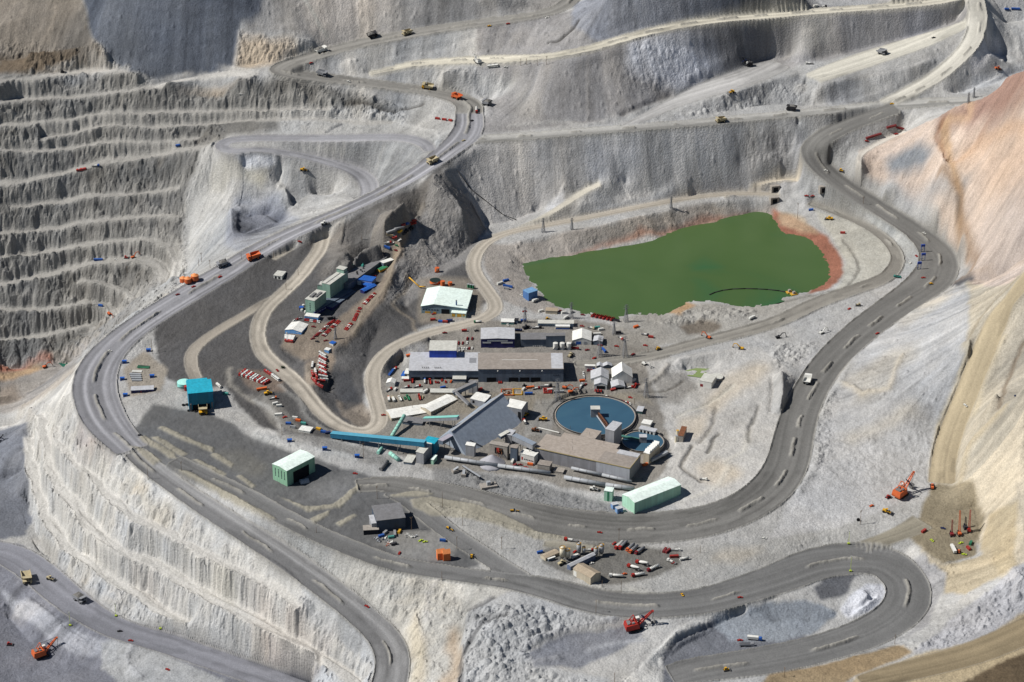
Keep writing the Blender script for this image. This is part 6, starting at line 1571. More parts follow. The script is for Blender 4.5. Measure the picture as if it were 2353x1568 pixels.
bldg("office_porch","white and blue porch building attached to the long pale office","building",W('D',1305,285),W('D',1302,240),W('D',1530,242),W('D',1532,205),WHITEW,WHITER,doors=[('f',0.0,1.0,0,0.5,BLUEP)])
bldg("beige_store","small beige flat roofed store on the pond shore road","building",Q(1,2,308,1312),Q(1,2,305,1285),Q(1,2,412,1290),Q(1,2,415,1262),BEIGEW,BEIGER)
bldg("blue_pump_house","blue box-like pump house at the corner of the green pond","building",Q(1,2,100,1162),Q(1,2,100,1097),Q(1,2,152,1127),Q(1,2,240,1104),mat("pump house blue",(74,110,160),0.6,kind='ribs',lit=0.95),mat("pump house roof",(120,164,206),0.6,kind='ribs',lit=1.15))
bldg("teal_white_cabin","white cabin with a teal skirt beside the dusty road junction","building",W('D',412,205),W('D',410,165),W('D',620,170),W('D',622,118),WHITEW,WHITER,doors=[('f',0,1,0,0.45,TEALP)],wins=[('f',0.15,0.8,0.55,0.8,5,1,GLASS)])
bldg("dark_cabin","dark box cabin next to the white and teal cabin","building",W('D',628,190),W('D',625,140),W('D',680,145),W('D',690,110),SLATEW,DARK)
bldg("white_tent","small white gabled tent at the foot of the dark cutting","tent",W('C',100,1215),W('C',98,1165),W('C',240,1175),W('C',248,1105),WHITEW,WHITER,shape='gable',axis='y',rise=2.2,over=0.1)
bldg("blue_canopy","bright blue canopy beside the pale workshop's end wall","canopy",W('C',345,1060),W('C',343,1045),W('C',390,1050),W('C',392,970),WHITEW,BLUER)
bldg("white_canopy","white canopy between the blue canopy and the pale workshop","canopy",W('C',398,1030),W('C',396,1010),W('C',462,1015),W('C',466,930),WHITEW,WHITER)
bldg("white_lean_to","low white lean-to under the blue and white canopies","canopy",W('C',355,1120),W('C',352,1095),W('C',468,1098),W('C',468,1062),WHITEW,WHITER)
bldg("flat_store","long pale flat roofed store beside the yard road, nearer the tent","building",W('C',332,1335),W('C',330,1315),W('C',692,1315),W('C',695,1262),BEIGEW,PALER)
bldg("ribbed_store","long pale ribbed roof store beside the yard road, nearer the conveyor","building",W('C',822,1340),W('C',820,1318),W('C',1300,1322),W('C',1320,1262),BEIGEW,PALER)
gable=dict(shape='gable',axis='y',over=0.25)
bldg("gabled_store","grey white gabled store behind the smaller one, red cars at its side","building",W('E',840,1400),W('E',838,1315),W('E',1190,1320),W('E',1190,1160),WHITEW,LGREYR,rise=5.0,ridge=0.58,**gable)
bldg("gabled_porch","smaller gabled shed with a dark open end in front of the grey white store","building",W('E',905,1520),W('E',902,1430),W('E',1155,1438),W('E',1150,1270),WHITEW,LGREYR,rise=3.0,ridge=0.5,doors=[('f',0.2,0.85,0,0.8,OPEN)],**gable)
bldg("tall_gabled_hall","tallest white gabled hall at the end of the store group","building",W('E',1260,1400),W('E',1258,1285),W('E',1655,1285),W('E',1648,1110),WHITEW,WHITER,rise=8.5,ridge=0.5,**gable)
bldg("low_gabled_shed","low gabled shed with an arched dark opening before the tallest white hall","building",W('E',1250,1530),W('E',1248,1475),W('E',1510,1465),W('E',1500,1310),WHITEW,LGREYR,rise=2.6,ridge=0.55,doors=[('f',0.15,0.95,0,0.8,OPEN)],**gable)
bldg("grey_cabin","small grey gabled cabin behind the store group, nearer the white frame","building",W('E',955,1100),W('E',952,1068),W('E',1065,1072),W('E',1070,1010),SLATEW,LGREYR,rise=1.6,**gable)
bldg("grey_chalet","wider grey gabled cabin behind the store group, beside the tallest hall","building",W('E',1078,1110),W('E',1075,1072),W('E',1262,1066),W('E',1262,1010),SLATEW,LGREYR,rise=2.4,**gable)
bldg("white_frame_cabin","white cabin with blue base beside the red cars at the stores","building",W('E',725,1130),W('E',722,1060),W('E',922,1066),W('E',925,1040),WHITEW,WHITER,doors=[('f',0.75,1.0,0,0.5,BLUEP),('f',0.3,0.6,0.1,0.7,SILVER)])
bldg("white_pump_station","white polygonal pump station with a round tank behind, on the pale hillside","building",Q(2,2,1712,428),Q(2,2,1710,370),Q(2,2,1820,392),Q(2,2,1850,330),WHITEW,PALER,shape='mono',rise=1.0,doors=[('f',0.06,0.3,0.1,0.5,DKREDP)])
round_tank("pale_round_tank","low pale round tank behind the white pump station","tank",Q(2,2,1868,384),15.5,Q(2,2,1868,362)[1],CONC,PALER,stairs=False)

# ------------------------------------------------------------------ concentrator and thickeners
def thickener(name,label,c,hw,ztop,m):
    zt=float(lift(ztop)); C_=wp(c,zt); R=hw*depth_of(C_.x,C_.y,zt)/FPX
    t=thing(name,label,"thickener",(C_.x,C_.y,zt))
    b=MB(); n=96; a=[2*math.pi*i/n for i in range(n)]
    b.loft([[(r*math.cos(k),r*math.sin(k),z) for k in a] for r,z in ((R,-9),(R,0.6),(R -1.1,0.6),(R -1.1,-0.5))],caps=False); b.build("rim_wall",CONC,t)
    w=MB(); w.add([((R -1.0)*math.cos(k),(R -1.0)*math.sin(k),-0.1) for k in a],[tuple(range(n))]); w.build("water",m,t)
    g=MB(); g.loft([[(r*math.cos(k),r*math.sin(k),z) for k in a] for r,z in ((R+0.5,0.2),(R+0.9,1.5),(R+1.0,1.5),(R+0.6,0.2))],caps=False); g.build("walkway_rail",DARK,t)
    return t,R,zt,C_
TW=water_mat("blue grey thickener water",(54,84,104),(58,90,110),(62,94,112),60)
t,R,zt,Cb=thickener("thickener","large round thickener full of blue grey water",(1367.5,955.5),93.0,11,TW)
MB().box(-5,5,-4,4,0,10).build("drive_house",GREYW,t); MB().box(-5.4,5.4,-4.4,4.4,10,10.5).build("drive_house_roof",PALER,t)
e=wp(W('H',1225,480),zt+4) -Cb; e.z=4
k=MB()
for s in (-1.6,1.6):
    k.beam((3,s -2,3),(e.x,e.y+s,3),0.4,0.5); k.beam((3,s -2,6),(e.x,e.y+s,6),0.4,0.5)
for i in range(24):
    f=(i+0.5)/24; p=Vector((3,-2,3)).lerp(Vector((e.x,e.y,3)),f); k.beam(p+Vector((-1.6,0,0)),p+Vector((1.6,0,3)),0.25,0.25); k.beam(p+Vector((1.6,0,0)),p+Vector((-1.6,0,3)),0.25,0.25)
k.build("access_bridge",RUST,t); k=MB(); k.tube((2,-4,2),(e.x -2,e.y -1,2),0.8,8); k.build("feed_pipe",SILVER,t)
t,R,zt,Cs=thickener("small_thickener","smaller round thickener with a green bridge beside the concentrator",(W('H',1720,695)[0],W('H',1720,695)[1]),49.0,8,TW)
MB().box(-4,4,-3.4,3.4,0,7).build("drive_house",GREYW,t); MB().box(-4.3,4.3,-3.7,3.7,7,7.4).build("drive_house_roof",LGREYR,t)
k=MB(); k.beam((-3,1,2.2),(-R,9,2.2),3.0,1.2); k.build("bridge",mat("green walkway steel",(70,120,110),0.7,lit=1.1),t)

c0,c1,c2=W('H',205,785),W('H',1533,1075),W('H',1715,885)
CW1=mat("concentrator wall sheet",(128,128,132),0.75,kind='ribs',lit=0.95); CW2=mat("lighter concentrator wall sheet",(166,168,174),0.7,kind='ribs',lit=1.0); CR=mat("warm grey concentrator roof",(168,158,148),0.85,kind='ribs',lit=1.12,amount=0.16)
g0c=W('H',1533,1265)
def conc_main(t,L,D,h,Y):
    MB().box(L*0.655,L+0.25,Y(-0.35),Y(0.1),h*0.22,h*0.97).build("new_cladding",CW2,t)
    MB().box(L*0.66,L+0.1,Y(D*0.03),Y(D*0.72),h+0.41,h+0.5).build("roof_patch",BROWNR,t)
    b=MB(); b.box(-0.6,L+0.6,Y(-0.7),Y(-0.1),h+0.02,h+0.9); b.box(L+0.1,L+0.7,Y(-0.1),Y(D),h+0.02,h+0.9); b.build("parapet",mat("ochre stained parapet",(160,146,108),0.9,lit=1.1),t)
    d=Vector((0,Y(1),0))
    MB().box(L*0.15,L*0.742,Y(D+0.05),Y(D*1.32),-3,h -0.06).build("rear_block",CW1,t); MB().box(L*0.148,L*0.744,Y(D+0.36),Y(D*1.33),h -0.06,h+0.4).build("rear_roof",CR,t)
    MB().box(L*0.315,L*0.474,Y(D*1.34),Y(D*1.92),-3,h -0.06).build("north_block",CW1,t); MB().box(L*0.313,L*0.476,Y(D*1.34),Y(D*1.93),h -0.06,h+0.4).build("north_roof",CR,t)
    MB().box(L*0.78,L*1.0,Y(D*0.73),Y(D*0.99),h+0.42,h+1.3).build("roof_step",LGREYR,t)
    for x,y in ((0.3,0.8),(0.36,0.35),(0.4,1.5),(0.6,1.1)):
        MB().tube((L*x,Y(D*y),h),(L*x,Y(D*y),h+5),0.15,6).build("roof_mast",STEEL,t)
A_=loc(g0c); hc=up_from(A_,c1[1])
# give the seen wall foot below r0 the same ground as below r1
zc=A_.z
def bldg_at(name,label,r0,r1,r2,wall,roof,z,h,**kw):
    x,y=at_z(r0[0],r0[1],z+h)
    dx=Vector((float(x),float(y),z))
    a=(dx.x)/((dx.y -CAM_Y)*cp -(z -CAM_H)*sp)*FPX+1176.5
    b_=784 -FPX*((z -CAM_H)*cp+(dx.y -CAM_Y)*sp)/((dx.y -CAM_Y)*cp -(z -CAM_H)*sp)
    return bldg(name,label,"building",(a,b_),r0,r1,r2,wall,roof,z0=z,**kw)
bldg_at("concentrator","biggest block of the plant, warm grey stepped roof and long grey wall beside the thickeners",c0,c1,c2,CW1,CR,zc,hc,over=0.3,extra=conc_main)
bldg_at("concentrator_tower","tall grey roofed tower standing between concentrator roof and large thickener",W('H',1195,520),W('H',1318,550),W('H',1428,440),GREYW,LGREYR,float(lift(8)),hc+7)
bldg("concentrator_porch","grey box annex with an ochre edged roof against the concentrator front","building",W('H',285,1110),W('H',245,1015),W('H',412,1042),W('H',475,985),CONC,BROWNR)
bldg("loading_dock","low concrete loading dock between the grey annex and the tube conveyor","building",W('H',480,1140),W('H',468,1110),W('H',600,1130),W('H',660,1080),CONC,CONC)
bldg("thickener_pump_hut","small pump hut with pale roof on the far rim of the large thickener","building",W('H',1632,310),W('H',1628,268),W('H',1712,278),W('H',1690,205),mat("dark teal wall",(50,84,84),0.7,lit=1.0),LGREYR)
bldg("filter_house","upper block of the stepped white filter house between the two thickeners","building",W('H',1700,470),W('H',1698,440),W('H',1822,462),W('H',1842,405),WHITEW,WHITER)
bldg("filter_hall","wider lower block of the stepped white filter house","building",W('H',1665,565),W('H',1662,515),W('H',1885,565),W('H',1905,520),WHITEW,LGREYR,doors=[('f',0.1+0.22*k,0.22+0.22*k,0.1,0.8,OPEN) for k in range(4)])
def saw(t,L,D,h,Y):
    for k in range(6):
        y0=D*(0.05+0.16*k)
        b=MB(); b.loft([[(0.2,Y(y0),h+0.4),(0.2,Y(y0+D*0.15),h+0.4),(0.2,Y(y0+D*0.13),h+3.4)],[(L*0.95,Y(y0),h+0.4),(L*0.95,Y(y0+D*0.15),h+0.4),(L*0.95,Y(y0+D*0.13),h+3.4)]]); b.build("sawtooth_roof",WHITER,t)
bldg("sawtooth_house","cream building with sawtooth roofs next to the smaller thickener","building",W('H',1735,1000),W('H',1730,850),W('H',1808,872),W('H',2000,745),BEIGEW,WHITER,extra=saw)
gallery("slope_gallery","thin silvery gallery descending from the hillside to the concentrator end",loc(W('H',1830,1010))+Vector((0,0,3)),loc(W('H',2060,890))+Vector((0,0,3)),3.4,2.6,SILVER,SILVER,legs=2)
def barrel(t,L,D,h,Y):
    pass
bldg("mint_ore_warehouse","long mint warehouse with a bright pale roof standing alone above the haul road","building",Q(2,2,1118,1588),Q(2,2,1118,1486),Q(2,2,1540,1322),Q(2,2,1421,1251),MINTW,MINTR,shape='gable',axis='x',rise=2.2,ridge=0.5,over=0.3)
bldg("mint_transfer_tower","slim mint transfer tower under the tube conveyor","building",W('H',1180,1525),W('H',1178,1385),W('H',1290,1400),W('H',1305,1345),MINTW,MINTR,extra=lambda t,L,D,h,Y: MB().box(L*0.4,L*0.6,Y(-0.3),Y(0.1),0,h*0.95).build("duct",GREENP,t))
for i,(x,y,w) in enumerate(((935,1530,"blue box cabin at the corner of the long mint warehouse, upper one"),(975,1566,"blue box cabin at the corner of the long mint warehouse, lower one"))):
    t=thing("blue_cabin",w,"cabin",loc(Q(2,2,x,y)),0.45); MB().box(-3.4,3.4,-2.6,2.6,-1,5).build("wall",mat("light blue panels",(110,144,186),0.6,lit=1.0),t); MB().box(-3.6,3.6,-2.8,2.8,5,5.3).build("roof",LGREYR,t); MB().box(-0.6,0.6,-2.7,-2.5,0,2.2).build("door",NAVY,t)
bldg("ochre_tower","rust brown tower with pale tanks on the hillside right of the small thickener","building",Q(2,2,1518,930),Q(2,2,1515,872),Q(2,2,1560,878),Q(2,2,1580,800),CONC,RUST,shape='mono',rise=1.0)
round_tank("lime_silo","pale upright silo beside the rust brown tower, nearer the road","silo",Q(2,2,1497,935),3.6,Q(2,2,1497,880)[1],CREAM,SILVER,stairs=False)
round_tank("lime_tank","pale upright tank behind the silo at the rust brown tower","silo",Q(2,2,1510,868),3.4,Q(2,2,1510,832)[1],CREAM,YDOOR,stairs=False)
# mill scrap yard pipes
stack("pipe_line","white pipe on trestles between the stockpile yard and the large thickener","pipe",W('F',2000,725),W('F',2340,815),1.5,1.4,WHITEP,1)

# ------------------------------------------------------------------ haul trucks and mine machines
HT=lambda c,l: (haul_truck,c,l)
TRUCKS=[
 (Q(3,0,230,590),Q(3,0,255,690),'tan',False,"empty pale haul truck on the pit floor road, seen from behind"),
 (Q(3,0,690,800),Q(3,0,770,850),'grey',True,"dark haul truck climbing the pit floor road below the pale benches"),
 (Q(1,0,2075,860),Q(1,0,1985,895),'grey',True,"haul truck loaded with dark ore beside the orange bins on the haul road"),
 (Q(1,1,40,790),Q(1,0,2260,830),'orange',False,"orange and white haul truck on the lower lane above the pale hut"),
 (Q(0,1,1655,1465),Q(0,1,1570,1505),'tan',False,"pale haul truck alone on the road just below the big junction"),
 (Q(0,1,555,495),Q(0,1,645,465),'white',True,"white-edged loaded haul truck nearest the hairpin on the upper road"),
 (Q(0,1,1025,350),Q(0,1,1105,325),'dark',True,"dark haul truck hugging the inner bank of the upper road"),
 (Q(0,1,1420,305),Q(0,1,1340,325),'tan',False,"pale tan haul truck highest on the upper road before the small cars"),
 (Q(0,1,560,675),Q(0,1,645,700),'grey',False,"grey haul truck just below the hairpin on the lower lane"),
 (Q(0,1,1610,815),Q(0,1,1515,800),'yellow',False,"yellow haul truck where the road bends down to the junction"),
 (Q(0,1,1865,905),Q(0,1,1795,885),'orange',False,"orange haul truck entering the bend above the big junction"),
 (Q(0,1,2140,965),Q(0,1,2080,950),'grey',True,"loaded grey haul truck on the far side of the bend from the red tanker"),
 (Q(0,2,1945,1105),Q(0,2,1860,1120),'tan',False,"tan haul truck on the pale cross road, the one nearer the junction"),
 (Q(0,3,255,1010),Q(0,3,170,1005),'dark',True,"dark loaded haul truck on the cross road, the one nearer the fork"),
 (Q(0,3,1010,485),Q(0,3,1075,500),'grey',False,"grey haul truck on the high pale terrace"),
 (Q(2,3,350,415),Q(2,3,370,355),'white',False,"white haul truck driving away along the eastern haul road"),
]
for a,b,c,l,w in TRUCKS:
    put(HT(c,l),a,b,w,"haul truck","haul trucks on the mine roads")
a0,a1=Q(2,0,-20,880),Q(2,0,30,930)
put((shovel,'orange',0.0,1.15),Q(3,0,340,1345),Q(3,0,440,1300),"orange mining shovel working at the bottom of the near pit","mining shovel")
put((shovel,'red',0.0,1.2),Q(3,2,1070,1080),Q(3,2,1190,1050),"dusty red mining shovel facing the broken rock beside the lower haul road","mining shovel")
put((shovel,'orange',2.0,1.25),Q(2,3,1185,1440),Q(2,3,1245,1395),"bright red orange mining shovel at the foot of the pale scree slope","mining shovel")
put((shovel,'dark',0.0,0.7),Q(0,2,2170,600),Q(0,2,2125,585),"small dark shovel at the edge of the dump ramp","mining shovel")
put((shovel,'white',0.0,0.7),Q(0,1,2040,590),Q(0,1,2010,570),"white mining machine parked on the pale pad under the upper road","mining shovel")
put((loader,'orange'),Q(2,3,1500,1380),Q(2,3,1495,1320),"yellow and black loader right of the bright shovel at the scree foot","loader")
put((loader,'yellow'),Q(3,3,1030,5),Q(3,3,1140,45),"yellow wheel loader on the gravel heap below the bright shovel","loader")
put((loader,'yellow'),Q(1,1,395,10),Q(1,1,480,20),"large yellow loader in the hollow west of the haul road","loader")
put((loader,'orange'),Q(0,3,2070,630),Q(0,3,2120,640),"orange loader on the pale pad at the far hill edge","loader")
put((loader,'yellow'),Q(1,3,585,455),Q(1,3,530,450),"yellow loader on the terrace above the reddish pond shore","loader")
put((loader,'tan'),Q(3,0,430,625),Q(3,0,498,645),"small sandy loader ahead of the empty truck on the pit floor","loader")
put((loader,'yellow'),Q(0,2,2005,850),Q(0,2,1985,855),"small yellow loader at the rim of the dump platform","loader")
put((loader,'yellow'),W('F',2130,600),W('F',2010,590),"yellow machine parked beside the large thickener and the stockpile yard","loader")
put((loader,'rust'),W('F',1920,770),W('F',1995,780),"rust coloured loader standing among scrap by the white pipe","loader")
put((dozer,'red'),Q(3,0,50,1230),Q(3,0,125,1230),"small red and yellow bulldozer beside the orange pit shovel","bulldozer")
put((dozer,'yellow'),Q(3,2,1940,1465),Q(3,2,1972,1460),"little yellow bulldozer on the dark pad edge","bulldozer")
put((dozer,'tan'),Q(1,3,855,1240),Q(1,3,790,1235),"sandy machine parked between the two eastern roads","bulldozer")
put((excavator,'white'),Q(1,3,465,1500),Q(1,3,510,1480),"pale excavator on the rubble between the eastern roads","excavator")
put((excavator,'dark'),Q(1,3,60,1540),Q(1,3,125,1530),"dark wrecked machine by the road at the rubble edge","excavator")
put((excavator,'yellow'),Q(2,2,2115,90),Q(2,2,2060,80),"long armed yellow excavator at the roadside crest above the pump station","excavator")
put((excavator,'orange'),Q(1,2,1805,1540),Q(1,2,1775,1530),"orange and white excavator by the road below the tailings pond","excavator")
put((grader,'yellow'),Q(3,1,1735,160),Q(3,1,1800,195),"yellow and grey road grader beyond the dark roadside shed","grader")
put((grader,'yellow'),Q(3,2,0,12),Q(3,2,45,14),"yellow grader parked on the lower haul road edge","grader")
put((dozer,'yellow'),Q(3,1,1965,450),Q(3,1,1972,415),"small yellow and green machine at the road fork past the orange silos","bulldozer")
put((truck,'grey','dump'),Q(3,2,2060,1240),Q(3,2,2230,1235),"yellow and grey service truck parked on the dark pad before the blue one","truck")
put((truck,'blue','box'),Q(3,2,2150,1175),Q(3,2,2285,1190),"blue box truck on the dark pad behind the service truck","truck")
put((pickup,'red'),Q(3,2,2045,1190),Q(3,2,2110,1188),"red pickup beside the blue box truck on the dark pad")
put((dozer,'red'),Q(2,3,1075,1450),Q(2,3,1115,1430),"red crawler at the tail of the bright shovel","bulldozer")
put((truck,'teal','dump'),Q(1,3,1205,985),Q(1,3,1145,980),"teal tipper truck at the junction east of the pond","truck")
put((truck,'red','tank'),Q(0,1,2012,995),Q(0,1,2010,1040),"red water truck in the bend above the big junction","truck")
put((truck,'white','flat'),Q(0,3,410,585),Q(0,3,340,585),"white flatbed truck on the high terrace edge","truck")
put((truck,'green','tank'),W('C',1635,180),W('C',1550,180),"dark green tanker on the road by the navy workshop","truck")
put((bus,'white'),Q(0,1,2115,615),Q(0,1,2212,608),"long white bus on the pale pad beside the white machine","bus")
# near pit edge shovel seen as shadowed machine at the left margin
put((shovel,'dark',0.0,0.6),Q(2,0,-40,940),Q(2,0,0,925),"dark machine at the edge of the blue grey pit floor","mining shovel")

# light plants, blast flags
for r,c,x,y0,y1,w in ((3,3,735,310,190,"tall lime light tower at the outer edge of the big road loop"),(3,3,752,560,420,"tall lime light tower inside the big road loop"),(3,0,1058,968,850,"lime light tower at the foot of the pale pit benches"),(3,0,640,1055,930,"lime light tower at the rim above the orange pit shovel"),(3,0,1462,1085,1040,"short lime light tower farther down the pit floor road")):
    g=loc(Q(r,c,x,y0)); h=max(6,up_from(g,Q(r,c,x,y1)[1])); o=light_tower(h); o.location=g; tag(o,w,"light tower")
# drill rigs and cranes on the brown pad
def crane(c,h,lean):
    t=thing("crawler_crane","","crane"); m=PAINTS[c]
    for s in (-1.6,1.6):
        MB().box(-4,4,s -0.5,s+0.5,0,1.2).build("crawler_track",DARK,t)
    MB().box(-3,2.4,-1.6,1.6,1.3,3.4).build("body",m,t); MB().box(1.2,2.6,0.6,1.8,3.0,4.6).build("cab",GLASS,t)
    b=MB(); p,q=Vector((1.5,0,2.4)),Vector((1.5+lean,0,h))
    for y in (-0.9,0.9):
        b.beam(p+Vector((0,y,0)),q+Vector((0,y*0.5,0)),0.35,0.35); b.beam(p+Vector((-1.4,y,0.6)),q+Vector((-0.6,y*0.5,0)),0.3,0.3)
    for k in range(10):
        u=p.lerp(q,(k+0.3)/10); b.beam(u+Vector((-1.2,-0.8,0.4)),u+Vector((0,0.8,1.6)),0.25,0.25)
    b.build("boom",m,t); return t
for a,c,h,ln,yw,w in (((3,3,1745,225),'orange',26,5,1.65,"orange crawler crane with the thickest raised boom on the brown pad"),((3,3,1832,195),'red',24,3,1.5,"slim red crane standing nearest the ochre slope on the brown pad"),((3,3,1675,230),'darkred',17,2,1.6,"dark red lattice crane left of the orange crane"),((3,3,1800,165),'dark',12,2,1.6,"dark lattice rig between orange crane and slim red crane")):
    o=crane(c,h,ln); g=loc(Q(*a)); o.location=g; o.rotation_euler.z=yw; tag(o,w,"crane")
for a,b,k,w in (((3,3,1475,265),(3,3,1515,295),(pickup,'lime'),"light green van on the brown rig pad"),((3,3,1715,415),(3,3,1662,315),(truck,'white','box'),"white box truck parked before the cranes"),((3,3,1745,408),(3,3,1735,362),(dozer,'orange'),"orange machine beside the white truck before the cranes"),((3,3,1412,203),(3,3,1430,190),(container,'red'),"small red and white box at the left side of the brown pad"),
                   ((3,3,1578,165),(3,3,1612,172),(pickup,'navy'),"dark blue pickup on the brown pad behind the green van"),((3,3,1818,345),(3,3,1838,365),(container,'red'),"red and white box at the right edge of the brown pad"),((3,3,1838,325),(3,3,1855,290),(container,'green'),"green box near the right edge of the brown pad"),((3,3,1750,305),(3,3,1768,300),(pickup,'lime'),"small lime vehicle amid the gear before the cranes"),((3,3,1775,405),(3,3,1800,408),(pickup,'lime'),"small lime trailer beside the orange machine"),
                   ((2,3,2235,510),(2,3,2275,530),(pickup,'navy'),"dark blue and red pickup on the upper tan slope"),((2,3,910,1530),(2,3,975,1505),(pickup,'orange'),"orange pickup left of the yellow loader at the scree foot"),((2,3,1810,610),(2,3,1790,590),(pickup,'white'),"small white pickup on the brown ramp")):
    put(k,Q(*a),Q(*b),w)
t=thing("tyre_marker","black tyre and frame beside the mast below the scree","tyre",loc(Q(3,3,822,100))); b=MB(); b.wheel(0,0,1.9,1.9,1.2); b.build("tyre",TYRE,t)

# orange bins by the haul road and orange gear in the pit
t_=0
for x,y,s,w in ((1672,1030,1.0,"first orange bin beside the haul road, nearest the pit"),(1715,1035,1.0,"middle orange bin beside the haul road"),(1778,1012,1.1,"orange bin beside the haul road standing next to the dark one")):
    a=loc(Q(1,0,x,y)); t=thing("ore_bin",w,"bin",a,0.2)
    b=MB(); n=14; b.cyl(0,0,1.5,7*s,4.4*s,4.4*s,n); b.build("shell",ORANGE,t); r=MB(); r.cyl(0,0,7*s,9*s,4.5*s,1.2,n); r.build("roof",mat("light orange",(240,150,90),0.6),t); l=MB()
    for k in range(4):
        l.box(4*math.cos(k*1.57) -.3,4*math.cos(k*1.57)+.3,4*math.sin(k*1.57) -.3,4*math.sin(k*1.57)+.3,-1,2)
    l.build("legs",DARK,t)
for x,y,s,w in ((1683,440,1.0,"orange bin with pitched top, left of the pair by the road fork"),(1735,445,1.0,"orange bin with pitched top, right of the pair by the road fork")):
    a=loc(Q(3,1,x,y)); t=thing("orange_bin",w,"bin",a,0.25)
    MB().box(-3.8,3.8,-3,3,-1,8).build("shell",mat("orange bin sheet",(222,118,62),0.6,kind='ribs',lit=1.0),t); b=MB(); b.loft([[(-4.1,-3.3,8),(-4.1,3.3,8),(-4.1,0,12)],[(4.1,-3.3,8),(4.1,3.3,8),(4.1,0,12)]]); b.build("roof",mat("light orange",(240,150,90),0.6),t)
put((container,'blue',12.0),Q(1,0,858,825),Q(1,0,935,822),"long blue container on the pit bench beside the orange machines","container")
